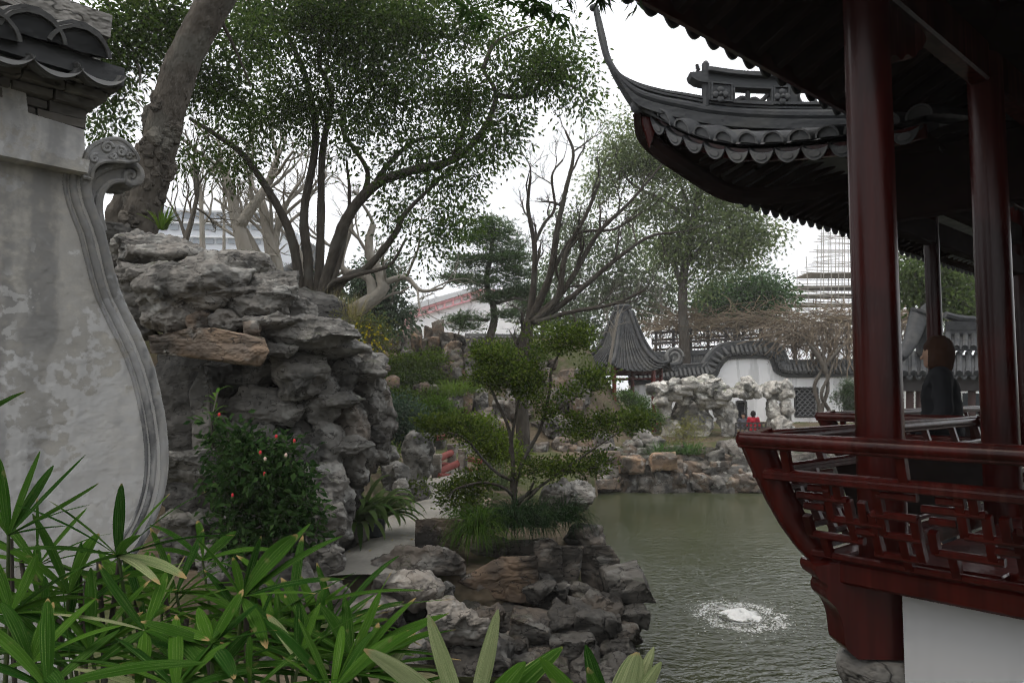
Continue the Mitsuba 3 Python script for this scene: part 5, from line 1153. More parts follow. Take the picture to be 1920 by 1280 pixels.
# ---------------------------------------------------------------- white limestone rockery with its doorway
wr = thing('white_rockery', 'pale limestone rockery forming an arch before the white wall', 'rockery')
g = np.random.default_rng(71)
pil = [((1232, 722, 1262, 790), 0), ((1240, 780, 1275, 832), 0), ((1262, 745, 1290, 800), 1), ((1285, 755, 1320, 800), 1), ((1300, 770, 1335, 832), 0), ((1268, 795, 1310, 834), 1), ((1328, 725, 1366, 780), 0), ((1348, 752, 1382, 834), 0), ((1352, 800, 1378, 836), 0), ((1440, 750, 1460, 790), 0), ((1462, 748, 1486, 790), 0), ((1444, 778, 1486, 812), 0), ((1436, 800, 1462, 830), 0), ((1462, 795, 1488, 832), 0)]
for box, d in pil: stone(box, 27.6+.5*d, 'taihu', .02, 1.36 if not d else 1.1, 1.1, 0, wr, res=.06)
for k in range(34):
    x = np.interp(k, [0, 33], [1228, 1350]); y = 728+g.uniform(-8, 26); s = g.uniform(11, 19); stone((x-s, y-s*.7, x+s, y+s*.75), 27.3+g.uniform(-.3, .3), g.choice(['slab', 'taihu']), 0, g.uniform(1.2, 1.6), 1.2, g.uniform(-.3, .3), wr, res=.05)
for k in range(26):
    x = np.interp(k, [0, 25], [1362, 1482]); y = 730+g.uniform(-6, 14); s = g.uniform(8, 13); stone((x-s, y-s*.8, x+s, y+s*.8), 27.7+g.uniform(-.3, .3), 'taihu', 0, g.uniform(1.0, 1.35), 1.2, 0, wr, res=.05)
for box in [((1250, 708, 1276, 732)), ((1272, 710, 1292, 730)), ((1306, 702, 1338, 730)), ((1388, 708, 1418, 742)), ((1430, 705, 1456, 738)), ((1464, 712, 1486, 745)), ((1340, 720, 1368, 752))]: stone(box, 27.6, 'taihu', 0, 1.3, 1.1, 0, wr, res=.05)
put('back_stone', MB().add(*rock_px(1262, 740, 1330, 834, 28.6, .5, 'taihu', 990), u=(0, .36)), 'rock', wr, smooth=True)
b = MB(); lw = []
for z in (793, 801, 811): b.add(*box_between(at(1380, z, 26.8), at(1436, z, 26.8), .05, .05), c=(.045, .04, .038))
for x in np.linspace(1380, 1436, 8): b.add(*box_between(at(x, 813, 26.8), at(x, 792, 26.8), .05, .05, up=(0, 1, 0)), c=(.045, .04, .038))
put('low_railing', b, 'matte', label='low dark railing across the doorway of the pale rockery', cat='railing')

# ---------------------------------------------------------------- trellis with bare vines
tr = thing('trellis', 'dark timber trellis above the white wall, smothered in bare brown vines', 'trellis')
for y, Y in ((612, 36), (632, 34.5), (652, 34.5), (626, 37), (644, 38)):
    put('beam', MB().add(*box_between(at(1222, y+12, Y), at(1720, y-16, Y), .10, .12), c=(.075, .068, .062)), 'matte', tr)
for k, x in enumerate(np.linspace(1230, 1720, 16)):
    put('post', MB().add(*box_between(at(x, 705, 35), at(x, 618-.05*(x-1230), 35), .12, .12, up=(0, 1, 0)), c=(.07, .064, .06)), 'matte', tr)
    put('cross_beam', MB().add(*box_between(at(x+8, 622-.05*(x-1230), 34.3), at(x+8, 622-.05*(x-1230), 38.2), .08, .1), c=(.08, .07, .062)), 'matte', tr)
b = MB(); g = np.random.default_rng(81)                                    # fretwork under the beams
for x in np.arange(1226, 1590, 6.5):
    for y in (630, 646, 662):
        q = [at(x+g.uniform(-1, 1), y+g.uniform(-4, 4)-.04*(x-1230), 34.6) for _ in range(1)]; a = np.linspace(0, 2*np.pi, 8); c = q[0]
        b.add(*tube(np.stack([c[0]+.10*np.cos(a), c[1]+a*0, c[2]+.13*np.sin(a)], 1), .018, 3), c=(.05, .05, .052))
put('fretwork', b, 'matte', tr)
vn = MB(); g = np.random.default_rng(83)
for k in range(900):
    x, t = g.uniform(1235, 1760), g.uniform(0, 1); y0 = 608-.03*(x-1235)
    n = 5; Y = g.uniform(33.8, 37.5); pts = [np.array([x, y0+g.normal()*8, Y])]; ang = g.normal()*.5+(np.pi if g.random() < .5 else 0); L = g.uniform(8, 22)
    for i in range(n): ang += g.normal()*.55; pts.append(pts[-1]+[L*math.cos(ang), L*math.sin(ang)*.5+(2.5*i if t > .75 else 0), g.normal()*.12])
    vn.add(*tube(spline([at(*p) for p in pts], 9), g.uniform(.010, .026), 3, cap=False), c=np.array([.20, .155, .105])*g.uniform(.5, 1.2))
for k in range(420):                                                          # hanging tangle towards the right
    x = g.uniform(1430, 1640); y0 = g.uniform(600, 640); L = g.uniform(20, 80)*np.interp(x, [1430, 1560], [.4, 1.1]); Y = g.uniform(32.4, 34)
    pts = [(x, y0, Y)]; dx = g.normal()*8
    for i in range(5): pts.append((pts[-1][0]+dx*.6+g.normal()*5, pts[-1][1]+L/5, Y+g.normal()*.1))
    vn.add(*tube(spline([at(*p) for p in pts], 10), g.uniform(.010, .024), 3, cap=False), c=np.array([.19, .15, .11])*g.uniform(.5, 1.2))
put('vines', vn, 'matte', tr, kind='stuff')
wt = Tree(85)
for q in ([(1545, 812, 32.3), (1540, 770, 32.2), (1552, 730, 32.2), (1548, 690, 32.2), (1540, 640, 32.6)], [(1552, 815, 32.3), (1556, 775, 32.3), (1540, 740, 32.1), (1556, 700, 32.2), (1572, 650, 32.6)], [(1540, 815, 32.2), (1536, 760, 32.2), (1528, 720, 32.4), (1560, 670, 32.3), (1590, 640, 32.8)], [(1550, 700, 32.2), (1530, 660, 32.4), (1500, 630, 33), (1460, 615, 33.5)]):
    wt.pxlimb(q, .12, .05, sides=7, rough=.12)
vt = thing('vine_trunk', 'twisted bare vine trunk climbing the white wall beside the lattice window', 'vine'); put('stem', wt.wood(), 'bark', vt, smooth=True)

# ---------------------------------------------------------------- tile-roofed hall on the far right and its neighbours
rh = thing('garden_hall', 'garden hall with two tiers of grey tile roof seen between the red columns', 'building')
YH = 18.0
def roofp(px0, px1, ye, yr, Ye, Yr, name):
    a, b_, c, d = at(px0, ye, Ye), at(px1, ye, Ye), at(px1, yr, Yr), at(px0, yr, Yr)
    rk_ = put(name, MB().add(np.array([a, b_, c, d])-[0, 0, .04], [[0, 1, 2], [0, 2, 3]], u=(0, .18)), 'tile', rh)
    n = int(np.linalg.norm(b_-a)/.21)
    for i in range(n):
        w0, w1 = (i+.5)/n, (i+.5)/n; p, q = a+(b_-a)*w0, d+(c-d)*w1; mid = (p+q)/2-[0, 0, .07]
        put('tile_row', MB().add(*tube(spline([p, mid, q], 8), .075, 8), u=(0, .24)), 'tile', rk_, smooth=40)
        eave_tile(p+(b_-a)/n*.5-[0, 0, .03], nrm(b_-a), np.array([0, -1., 0]), .085, .09, rk_, 'drip_tile', 0, .32, .3, .12)
    return rk_
roofp(1688, 1960, 700, 662, 17.2, 18.6, 'lower_roof'); roofp(1770, 1960, 652, 625, 18.4, 19.4, 'upper_roof')
b = MB(); e = spline([at(1688, 672, 17.6), at(1700, 655, 17.8), at(1712, 628, 18.1), at(1722, 596, 18.4), at(1728, 584, 18.4)], 24); b.add(*tube(e, np.linspace(.10, .28, 24), 9), u=(0, .24))
b.add(*tube(spline([at(1728, 584, 18.4), at(1735, 590, 18.4), at(1738, 620, 18.5), at(1738, 680, 18.5)], 12), .26, 9), u=(0, .24)); put('gable_scroll', b, 'tile', rh, smooth=True)
b = MB(); rg = [at(1772, 590, 19.4), at(1800, 597, 19.4), at(1850, 600, 19.4), at(1960, 600, 19.4)]; b.add(*tube(spline(rg, 20), .10, 8), u=(0, .26)); b.add(*box_between(at(1775, 611, 19.4), at(1960, 611, 19.4), .14, .26), u=(0, .2)); b.add(*box_between(at(1775, 624, 19.4), at(1960, 624, 19.4), .2, .1), u=(0, .26)); put('ridge', b, 'tile', rh, smooth=30)
b = MB(); b.add(*box_between(at(1688, 716, 17.5), at(1960, 716, 17.5), .2, .44), c=(.05, .045, .045)); put('lintel', b, 'matte', rh)
for x in (1706, 1724, 1822, 1902): put('post', MB().add(*tube([at(x, 800, 17.6), at(x, 706, 17.6)], .085, 10), c=(.07, .045, .042)), 'matte', rh, smooth=40)
b = MB(); b.add(*box_between(at(1640, 760, 21), at(2000, 760, 21), .25, 2.6), u=(0, .46)); put('wall_face', b, 'whitewash', rh)
b = MB(); x0, x1 = at(1806, 740, 20.8), at(1838, 780, 20.8); b.add(*box_between(at(1822, 776, 20.82), at(1822, 737, 20.82), .5, .06, up=(0, 1, 0)), c=(.03, .035, .04)); put('window', b, 'matte', rh)
b = MB()
for x in np.linspace(1704, 1736, 9):
    for y in (714, 720, 726): b.add(*box_between(at(x-1.4, y, 17.5), at(x+1.4, y, 17.5), .03, .03), c=(.05, .045, .045)); b.add(*box_between(at(x, y+3, 17.5), at(x, y-3, 17.5), .03, .03, up=(0, 1, 0)), c=(.05, .045, .045))
put('hanging_fretwork', b, 'matte', rh)

# ---------------------------------------------------------------- bamboo scaffolding, distant buildings
sf = thing('scaffolding', 'tall bamboo scaffolding of thin poles beside the near column', 'scaffolding')
g = np.random.default_rng(91); YS = 60.
for d, xs_ in ((0, (1494, 1518, 1538, 1545, 1560, 1571, 1583, 1600, 1640, 1700)), (3, (1530, 1552, 1566, 1578, 1592, 1620, 1670))):
    for x in xs_: tp_y = np.interp(x, [1490, 1520, 1545, 1700], [540, 480, 432, 420]); put('pole', MB().add(*tube([at(x, 600, YS+d), at(x+g.normal()*5, tp_y-g.uniform(-8, 30), YS+d)], .034, 5), c=(.36, .34, .31)), 'matte', sf)
for y in np.arange(436, 596, 7.5):
    for d in (0, 3):
        x0 = np.interp(y, [432, 500, 545], [1543, 1520, 1488])+g.uniform(-12, 8); x1 = g.choice([1720, 1720, x0+g.uniform(40, 110)]); put('cross_pole', MB().add(*tube([at(x0, y+g.normal()*4, YS+d), at(x1, y+g.normal()*6, YS+d)], .030, 4), c=(.38, .36, .33)), 'matte', sf)
for y in (517, 541, 556, 573):
    b = MB(); b.add(*box_between(at(np.interp(y, [500, 545], [1512, 1482]), y, YS+1.5), at(1720, y-1, YS+1.5), 3.0, .06), c=(.30, .28, .25)); put('platform', b, 'matte', sf)

wb = thing('white_building', 'distant white building with pink trim behind the pine', 'building')
YB = 85.
def fq(name, pts, col, parent, Y=YB, th=.3):
    p = np.array([at(x, y, Y) for x, y in pts]); q = p+[0, th, 0]; n = len(p)
    return put(name, MB().add(np.vstack([p, q]), [[0, i+1, i] for i in range(1, n-1)]+[[n, n+i, n+i+1] for i in range(1, n-1)]+[x for i in range(n) for x in ([i, (i+1) % n, n+(i+1) % n], [i, n+(i+1) % n, n+i])], c=col), 'matte', parent)
fq('wall', [(748, 640), (752, 592), (905, 545), (1010, 560), (1010, 640)], (.80, .80, .81), wb, YB, 12)
pink = (.62, .30, .32)
for a, b_, w in (((760, 588), (905, 543), .30), ((764, 598), (905, 556), .14), ((906, 543), (1010, 558), .30), ((770, 578), (905, 538), .16)):
    put('trim', MB().add(*box_between(at(*a, YB-.3), at(*b_, YB-.3), .3, w), c=pink), 'matte', wb)
for t in np.linspace(.05, .95, 9):
    x, y = 762+t*143, 594-t*45; put('trim', MB().add(*box_between(at(x, y+5, YB-.28), at(x, y-4, YB-.28), .2, .14, up=(0, 1, 0)), c=pink), 'matte', wb)
fq('side_wall', [(750, 640), (754, 590), (772, 586), (772, 640)], (.60, .36, .37), wb, YB-.2, .2)
fq('roof', [(758, 574), (905, 533), (905, 540), (758, 586)], (.55, .56, .58), wb, YB-.6, 1.5)
ob = thing('office_block', 'pale bluish office block glimpsed between the trunks above the rockery', 'building')
fq('wall', [(282, 560), (282, 385), (520, 410), (520, 560)], (.55, .58, .62), ob, 95, 12)
for y in (398, 420, 446, 474, 500): 
    for x in np.arange(296, 500, 22): fq('window', [(x, y), (x, y+10), (x+16, y+11), (x+16, y+1)], (.30, .34, .39), ob, 94.8, .1)
    fq('ledge', [(282, y-6), (282, y-3), (520, y+1), (520, y-2)], (.70, .72, .75), ob, 94.4, .4)
ek = thing('dark_eave_corner', 'upswept dark blue-grey roof corner glimpsed behind the many-stemmed tree', 'roof')
e = spline([at(572, 440, 24), at(570, 470, 24), at(556, 500, 24.2), at(540, 515, 24.5)], 20); b = MB(); b.add(*tube(e, np.linspace(.06, .3, 20), 8), u=(0, .5)); put('ridge', b, 'tile', ek, smooth=True)
b = MB(); p = np.array([at(576, 450, 24), at(600, 520, 24), at(640, 545, 24), at(520, 545, 25), at(540, 515, 24.5), at(562, 490, 24.1)]); b.add(np.vstack([p, p+[0, 1.5, 0]]), [[0, 5, 1], [5, 4, 1], [4, 3, 2], [1, 4, 2], [6, 7, 11], [11, 7, 10], [10, 8, 9], [7, 8, 10], [0, 1, 7], [0, 7, 6], [1, 2, 8], [1, 8, 7]], u=(0, .55)); put('roof_slope', b, 'tile', ek)
fw = thing('coped_wall', 'far grey wall with tile coping behind the pine trunk', 'wall')
put('coping', MB().add(*box_between(at(872, 630, 31), at(1100, 634, 31), .5, .22), u=(.3, .6)), 'tile', fw); put('wall_face', MB().add(*box_between(at(872, 660, 31.1), at(1100, 660, 31.1), .3, 1.1), c=(.20, .215, .23)), 'matte', fw)
for x in np.arange(876, 1096, 6): put('tile_row', MB().add(*tube([at(x, 634, 30.65), at(x, 628, 31)], .06, 5), u=(.3, .6)), 'tile', fw)
# ---------------------------------------------------------------- trees
def tree(name, label, T_, crown=None, cat='tree', group=None, crown_mat='leaf', part='trunk', split=None, u=(0, .27)):
    k = thing(name, label, cat, group)
    if split:
        for i, (lo, hi, nm) in enumerate(split):
            w = T_.wood(lo, hi, u)
            if w is not None: put(nm, w, 'bark', k, smooth=True)
    else: put(part, T_.wood(u=u), 'bark', k, smooth=True)
    if crown is not None: put('crown', MB().add(*crown), crown_mat, k)
    return k
WOOD = [(.05, 9, 'trunk'), (.0, .05, 'twigs')]
DK, LT = (.020, .044, .011), (.115, .170, .042)
# the big many-stemmed evergreen
g = np.random.default_rng(101); t = Tree(101); Y = 13.0
main = [[(575, 640, 13.4), (560, 520, 13.2), (545, 440, 13), (505, 360, 12.8), (455, 290, 12.6), (400, 250, 12.3), (355, 222, 12)],
        [(580, 640, 13.4), (578, 500, 13.2), (570, 400, 13.1), (592, 260, 13), (575, 150, 13), (540, 70, 13), (500, 0, 13)],
        [(590, 640, 13.4), (600, 480, 13.2), (602, 380, 13.1), (605, 280, 13), (622, 180, 12.8), (598, 110, 12.8), (640, 30, 12.8)],
        [(585, 620, 13.3), (620, 500, 13), (645, 420, 12.8), (700, 350, 12.6), (770, 320, 12.4), (850, 300, 12.2), (905, 245, 12), (930, 180, 11.9), (905, 130, 11.8)],
        [(600, 610, 13.2), (640, 530, 12.8), (690, 500, 12.6), (740, 440, 12.4), (760, 400, 12.3), (830, 330, 12.2)],
        [(605, 560, 13), (625, 530, 12.7), (670, 515, 12.5), (730, 497, 12.3), (760, 450, 12.2)],
        [(700, 350, 12.6), (735, 300, 12.8), (790, 260, 13), (860, 260, 13.2)], [(850, 300, 12.2), (880, 200, 12.5), (870, 120, 12.6)], [(640, 430, 12.9), (690, 330, 13.2), (640, 230, 13.6), (700, 130, 13.6)],
        [(930, 180, 11.9), (985, 180, 11.8), (1030, 150, 11.7), (1080, 165, 11.7)], [(905, 130, 11.8), (930, 80, 11.9), (990, 50, 12)], [(590, 640, 13.3), (610, 570, 13), (640, 480, 12.9), (655, 380, 13), (650, 300, 13)]]
rad = [.17, .17, .15, .20, .15, .09, .09, .08, .10, .07, .07, .10]
for q, r in zip(main, rad): t.pxlimb(q, r*.66, .030 if r > .1 else .020, sides=10, rough=.10)
blobs = [(540, 50, 120, 75), (690, 70, 150, 85), (840, 50, 140, 70), (990, 95, 100, 55, -.8), (1075, 165, 50, 40, -1), (1050, 110, 70, 45, -1), (770, 170, 150, 70), (900, 200, 85, 70, -.5), (480, 70, 60, 80), (555, 190, 95, 70), (650, 170, 90, 60), (870, 270, 100, 50, -.5), (955, 245, 38, 42, -.8), (800, 300, 105, 50), (700, 250, 90, 50), (480, 230, 60, 60), (830, 420, 62, 60, -.5), (870, 345, 52, 50, -.5), (745, 400, 60, 40), (430, 300, 35, 40), (800, 470, 25, 25, -.6), (700, 340, 40, 22), (560, 310, 25, 20), (985, 150, 60, 40, -1), (760, 40, 200, 70, .5), (620, 20, 180, 60, -1)]
pts = blob_points(blobs, 600, g, 12.6); t.attach(pts, rmax=.022, sides=4)
c = foliage(pts, 84, .20, .086, .041, DK, LT, g, True, droop=.9, flat=.35)
tree('broadleaf_tree', 'large many-stemmed evergreen tree spreading its dark crown over the rockery', t, c, split=WOOD)
# the leaning old trunk on top of the rockery
t = Tree(103); g = np.random.default_rng(103)
t.pxlimb([(245, 600, 9.3), (255, 470, 9.2), (272, 380, 9.1), (295, 290, 9), (320, 190, 8.9), (352, 95, 8.8), (400, 10, 8.7), (450, -70, 8.6), (500, -160, 8.5)], .225, .185, sides=40, rough=.07, n=120)
t.pxlimb([(215, 600, 9.5), (222, 470, 9.4), (232, 400, 9.3), (262, 330, 9.15), (280, 280, 9.0)], .22, .16, sides=24, rough=.12, n=50)
lean_tree = [(s[0], s[1]) for s in t.seg]
bm = MB()
tp_, tr_ = t.seg[0][0], t.seg[0][1]
for k in range(46):
    i = int(g.integers(20, 62)); az = g.uniform(-1.7, 1.7); r = g.uniform(.04, .125)*(1.15 if 38 < i < 56 else .8); c = tp_[i]+tr_[i]*.86*np.array([math.sin(az), -math.cos(az), 0])
    v, f = rock(c, np.array([1, .8, 1.3])*r*2, 400+k, 'round' if k % 3 else 'taihu', res=.012, amp=1.6); bm.add(v, f, u=(.10, g.uniform(.16, .30)))
kk = tree('leaning_tree', 'old leaning tree with a thick gnarled trunk rooted on the rockery', t, None, part='trunk', u=(.03, .28)); put('burls', bm, 'bark', kk, smooth=True)
t2 = Tree(104); t2.pxlimb([(400, 10, 8.7), (330, -60, 8.9), (260, -120, 9)], .12, .05, sides=8); t2.pxlimb([(450, -70, 8.6), (420, -160, 9), (300, -220, 9.5)], .12, .05)
for q in ([(200, 0, 10), (225, 70, 9.8), (260, 125, 9.6), (262, 160, 9.5)], [(190, -30, 10), (240, 20, 9.9), (300, 60, 9.6)], [(330, -60, 8.9), (230, -20, 9.4), (195, 0, 10)], [(400, 10, 8.9), (440, 90, 9.6), (470, 160, 10)]): t2.pxlimb(q, .035, .012, sides=5)
blobs = [(250, 60, 90, 80), (210, 170, 50, 80, .5), (380, 150, 60, 110, 1.2), (200, 240, 40, 40, .5), (330, 60, 60, 60, .8), (450, 60, 60, 60, 1), (300, 20, 160, 40), (350, 300, 35, 40, 1.2), (430, 170, 60, 90, 1.5), (200, 100, 50, 70)]
pts = blob_points(blobs, 330, g, 9.6); t2.attach(pts, rmax=.014, tip=.003, sides=3); put('twigs', t2.wood(), 'bark', kk, smooth=True)
c = foliage(pts, 40, .17, .085, .036, DK, LT, g, True, droop=.6, flat=.3); put('crown', MB().add(*c), 'leaf', kk)
# curving limb tree between (bare, pale) and the thin stems on the mound
def bare(name, label, limbs, kids, seed, hue=.4, li=.5, group=None, ram=None, spread=.6, up=.2):
    t = Tree(seed); 
    for q, r0, r1 in limbs: t.pxlimb(q, r0, r1, sides=8, rough=.08)
    base = [s for s in t.seg]
    for p, r, s, ro in base:
        for i in np.linspace(len(p)*.35, len(p)-1, kids).astype(int): t.ramify(p[i], nrm(nrm(p[i]-p[max(i-1, 0)])+t.g.normal(size=3)*.5+[0, 0, up*.6]), ram*t.g.uniform(.6, 1.2), min(r[i]*.6, .05), 3, spread, up)
    k = thing(name, label, 'tree', group)
    a, b_ = MB(), MB()
    for p, r, s, ro in t.seg: (a if r[0] > (.05 if limbs[0][1] > .085 else 0) else b_).add(*tube(p, r, s, rough=ro), u=(hue, li))
    put('trunk', a, 'bark', k, smooth=True)
    if b_.n: put('twigs', b_, 'bark', k, smooth=True, kind='stuff')
    return k
bare('bare_tree', 'pale grey bare tree with a forked trunk above the rockery', [([(478, 540, 17), (460, 470, 17), (445, 420, 17), (435, 370, 17), (420, 320, 17)], .21, .10), ([(448, 425, 17), (475, 385, 17), (500, 350, 17), (520, 300, 17)], .15, .08)], 5, 110, .55, .55, ram=1.5)
bare('bare_tree', 'second pale bare tree, three-stemmed, left of the many-stemmed tree', [([(525, 560, 18), (512, 480, 18), (500, 420, 18), (488, 370, 18)], .25, .10), ([(510, 500, 18), (520, 430, 18), (535, 380, 18)], .13, .06), ([(505, 530, 18), (480, 470, 18), (460, 430, 18)], .13, .07)], 5, 111, .6, .55, ram=1.5)
bare('bare_tree', 'thin dark bare tree standing right beside the leaning trunk', [([(345, 460, 12), (360, 410, 12), (370, 360, 12), (368, 310, 12)], .055, .02), ([(350, 450, 12), (335, 410, 12), (312, 370, 12)], .035, .012)], 6, 112, .2, .4, ram=.9)
bare('bare_tree', 'slim straight bare tree in front of the office block', [([(380, 480, 16), (378, 400, 16), (374, 330, 16)], .07, .03)], 8, 113, .6, .6, ram=.9, up=.5)
bare('bare_tree', 'thin straight bare sapling left of the forked pale tree', [([(420, 480, 20), (420, 390, 20), (418, 300, 20)], .05, .015)], 8, 118, .6, .6, ram=.9, up=.5)
bare('bare_tree', 'pale grey tree with crooked limbs right of the many-stemmed stems', [([(640, 640, 19), (655, 590, 19), (700, 560, 19), (720, 530, 19), (690, 470, 19), (700, 420, 19)], .28, .09), ([(700, 560, 19), (690, 520, 19), (640, 500, 19), (660, 420, 19)], .16, .06), ([(720, 530, 19), (760, 520, 19), (790, 545, 18.8), (830, 540, 18.6)], .10, .03), ([(650, 600, 19), (600, 560, 19), (560, 480, 19), (540, 420, 19)], .22, .08)], 4, 114, .55, .5, ram=1.2)
bare('bare_tree', 'little bare tree with an upright stem on the yellow stone hill', [([(765, 640, 27), (772, 605, 27), (776, 580, 27)], .05, .02)], 6, 115, .5, .5, ram=.8)
bare('bare_tree', 'tiny leafless shrub-like tree standing up before the white building', [([(858, 632, 28), (864, 610, 28), (870, 595, 28)], .04, .015)], 6, 119, .3, .4, ram=.7)
# the bare fan-shaped tree in the middle
mid = [([(982, 868, 17), (980, 800, 17), (978, 730, 17), (985, 640, 17), (992, 600, 17)], .17, .15),
       ([(990, 610, 17), (1000, 540, 17), (1002, 460, 16.9), (990, 390, 16.9), (995, 330, 16.8)], .10, .03), ([(995, 600, 17), (1030, 520, 16.8), (1045, 430, 16.7), (1060, 360, 16.6), (1075, 290, 16.6), (1060, 245, 16.6)], .11, .025),
       ([(1000, 605, 16.9), (1045, 560, 16.6), (1060, 480, 16.5), (1100, 400, 16.4), (1125, 340, 16.3)], .10, .03), ([(1000, 600, 17), (1060, 540, 16.6), (1120, 440, 16.3), (1180, 380, 16.1), (1240, 310, 16)], .09, .02),
       ([(1005, 605, 16.9), (1080, 550, 16.5), (1150, 490, 16.3), (1215, 445, 16.2), (1270, 435, 16.2)], .085, .02), ([(1005, 605, 16.8), (1070, 585, 16.5), (1150, 570, 16.2), (1205, 545, 16.1)], .07, .025), ([(1000, 460, 16.9), (1020, 420, 16.9), (1040, 390, 17), (1035, 330, 17), (1055, 300, 17)], .05, .02),
       ([(1035, 510, 16.8), (1080, 440, 16.9), (1150, 430, 16.8), (1200, 400, 16.6)], .05, .02)]
bare('bare_tree', 'bare fan-shaped tree rising behind the small pruned tree', mid, 5, 116, .0, .22, ram=.7, spread=.7, up=.25)
bare('bare_tree', 'leafless smooth grey tree behind the small pruned tree crown', [([(1140, 700, 27), (1150, 640, 27), (1160, 590, 27)], .08, .03)], 6, 117, .4, .45, ram=1.2)
bare('bare_tree', 'leafless thin tree right of the pointed pavilion roof', [([(1235, 700, 36), (1240, 600, 36), (1238, 540, 36)], .07, .02)], 6, 120, .4, .45, ram=1.2)
# pine
g = np.random.default_rng(121); t = Tree(121)
t.pxlimb([(908, 655, 26), (925, 610, 26), (924, 570, 26), (912, 530, 26), (920, 480, 26), (925, 430, 26), (920, 405, 26)], .17, .05, sides=9, rough=.1)
for q in ([(924, 570, 26), (970, 560, 25.5), (1000, 570, 25.5)], [(912, 530, 26), (860, 525, 25.6), (825, 515, 25.4)], [(918, 490, 26), (960, 480, 26), (990, 450, 26)], [(922, 450, 26), (895, 430, 26)], [(915, 600, 26), (880, 600, 25.6)]): t.pxlimb(q, .07, .025, sides=5)
blobs = [(925, 425, 38, 20), (900, 450, 45, 22), (955, 455, 35, 22), (935, 485, 60, 22), (880, 490, 40, 18), (850, 522, 35, 13), (900, 525, 50, 20), (965, 510, 40, 20), (975, 545, 35, 18), (925, 555, 50, 16), (880, 600, 35, 14), (960, 590, 40, 14), (1000, 560, 30, 25), (870, 612, 28, 10)]
pts = blob_points(blobs, 270, g, 25.8); t.attach(pts, rmax=.02, tip=.006, sides=3)
n = 54; N = len(pts)*n; c = np.repeat(pts, n, 0)+g.normal(size=(N, 3))*[.22, .22, .06]; d = nrm(g.normal(size=(N, 3))*[1, 1, .5]+[0, 0, .55])
c = leaves(c, d, g.normal(size=(N, 3)), .22, .034, leaf_cols(N, (.040, .075, .032), (.10, .15, .060), g), False)
tree('pine_tree', 'pine with layered bluish needles and a bent trunk on the hill', t, c, split=WOOD)
# far broadleaf trees
def far_tree(label, seed, Y, limbs, blobs, n, per, lo, hi, rad=.5, L=.2, W=.11, detail=False, hue=.4, li=.5, name='broadleaf_tree'):
    g = np.random.default_rng(seed); t = Tree(seed)
    for q, r0, r1 in limbs: t.pxlimb([(*p, Y) if len(p) == 2 else p for p in q], r0, r1, sides=9, rough=.06)
    pts = blob_points(blobs, n, g, Y); t.attach(pts, rmax=.05, tip=.010, sides=3)
    k = tree(name, label, t, foliage(pts, per, rad, L, W, lo, hi, g, detail, .7, .4), split=[(.06, 9, 'trunk'), (0, .06, 'twigs')])
far_tree('tall slender tree with yellow-green foliage behind the low tile-roofed wall', 131, 34, [([(1286, 712), (1283, 640), (1280, 560), (1284, 500), (1300, 420), (1310, 350)], .30, .12), ([(1280, 545), (1265, 480), (1290, 400), (1270, 330)], .14, .06), ([(1284, 500), (1330, 450), (1380, 420)], .12, .05), ([(1300, 420), (1250, 380), (1180, 340), (1150, 280)], .12, .04)],
    [(1180, 260, 70, 45), (1150, 310, 50, 40), (1250, 310, 70, 50), (1330, 350, 70, 50), (1400, 400, 50, 40), (1420, 440, 35, 30), (1300, 420, 70, 50), (1230, 380, 60, 40), (1260, 470, 50, 35), (1340, 480, 60, 35), (1390, 470, 40, 35), (1215, 300, 40, 30), (1130, 350, 30, 30), (1305, 530, 30, 25), (1360, 430, 60, 40), (1270, 270, 60, 40)], 560, 60, (.075, .115, .042), (.23, .285, .11), .44, .17, .09)
far_tree('dense dark green tree above the trellis, left of the scaffolding', 132, 40, [([(1380, 640), (1385, 570), (1395, 530)], .2, .08), ([(1382, 610), (1355, 580), (1330, 540)], .12, .05)], [(1400, 545, 70, 35), (1350, 560, 50, 30), (1440, 560, 45, 32), (1390, 580, 70, 25), (1330, 580, 40, 25)], 200, 70, (.040, .085, .035), (.11, .18, .07), .45, .20, .11)
far_tree('hazy green tree behind the pointed pavilion roof', 133, 44, [([(1175, 700), (1172, 600), (1165, 500)], .2, .08), ([(1172, 600), (1130, 520)], .12, .05)], [(1080, 470, 60, 45), (1140, 500, 70, 50), (1200, 520, 60, 50), (1120, 560, 80, 40), (1220, 590, 50, 35), (1090, 420, 50, 30), (1180, 450, 50, 35), (1240, 550, 40, 40)], 220, 54, (.075, .10, .055), (.16, .21, .10), .6, .24, .12)
far_tree('second hazy green tree behind the bare fan-shaped tree', 134, 42, [([(1015, 680), (1020, 600), (1030, 530)], .2, .08)], [(1040, 520, 50, 40), (1010, 580, 50, 35), (1060, 600, 60, 35), (1100, 620, 50, 30)], 120, 44, (.07, .095, .055), (.14, .19, .095), .6, .24, .12)
far_tree('grey-green tree at the left end of the hill', 135, 25, [([(700, 640), (702, 580), (690, 530)], .15, .06), ([(705, 600), (735, 550)], .1, .04)], [(690, 540, 45, 40), (720, 575, 40, 35), (680, 590, 50, 30), (730, 530, 30, 25), (715, 510, 35, 25), (740, 600, 30, 25)], 200, 40, (.045, .07, .045), (.10, .14, .085), .3, .16, .08)
far_tree('yellow-green tree seen over the garden hall between the red columns', 136, 24, [([(1722, 640), (1730, 560), (1720, 510)], .14, .06)], [(1710, 520, 35, 40), (1740, 550, 30, 30), (1790, 560, 40, 25), (1820, 590, 30, 25), (1770, 510, 40, 30)], 150, 40, (.05, .08, .028), (.12, .17, .05), .3, .16, .09)
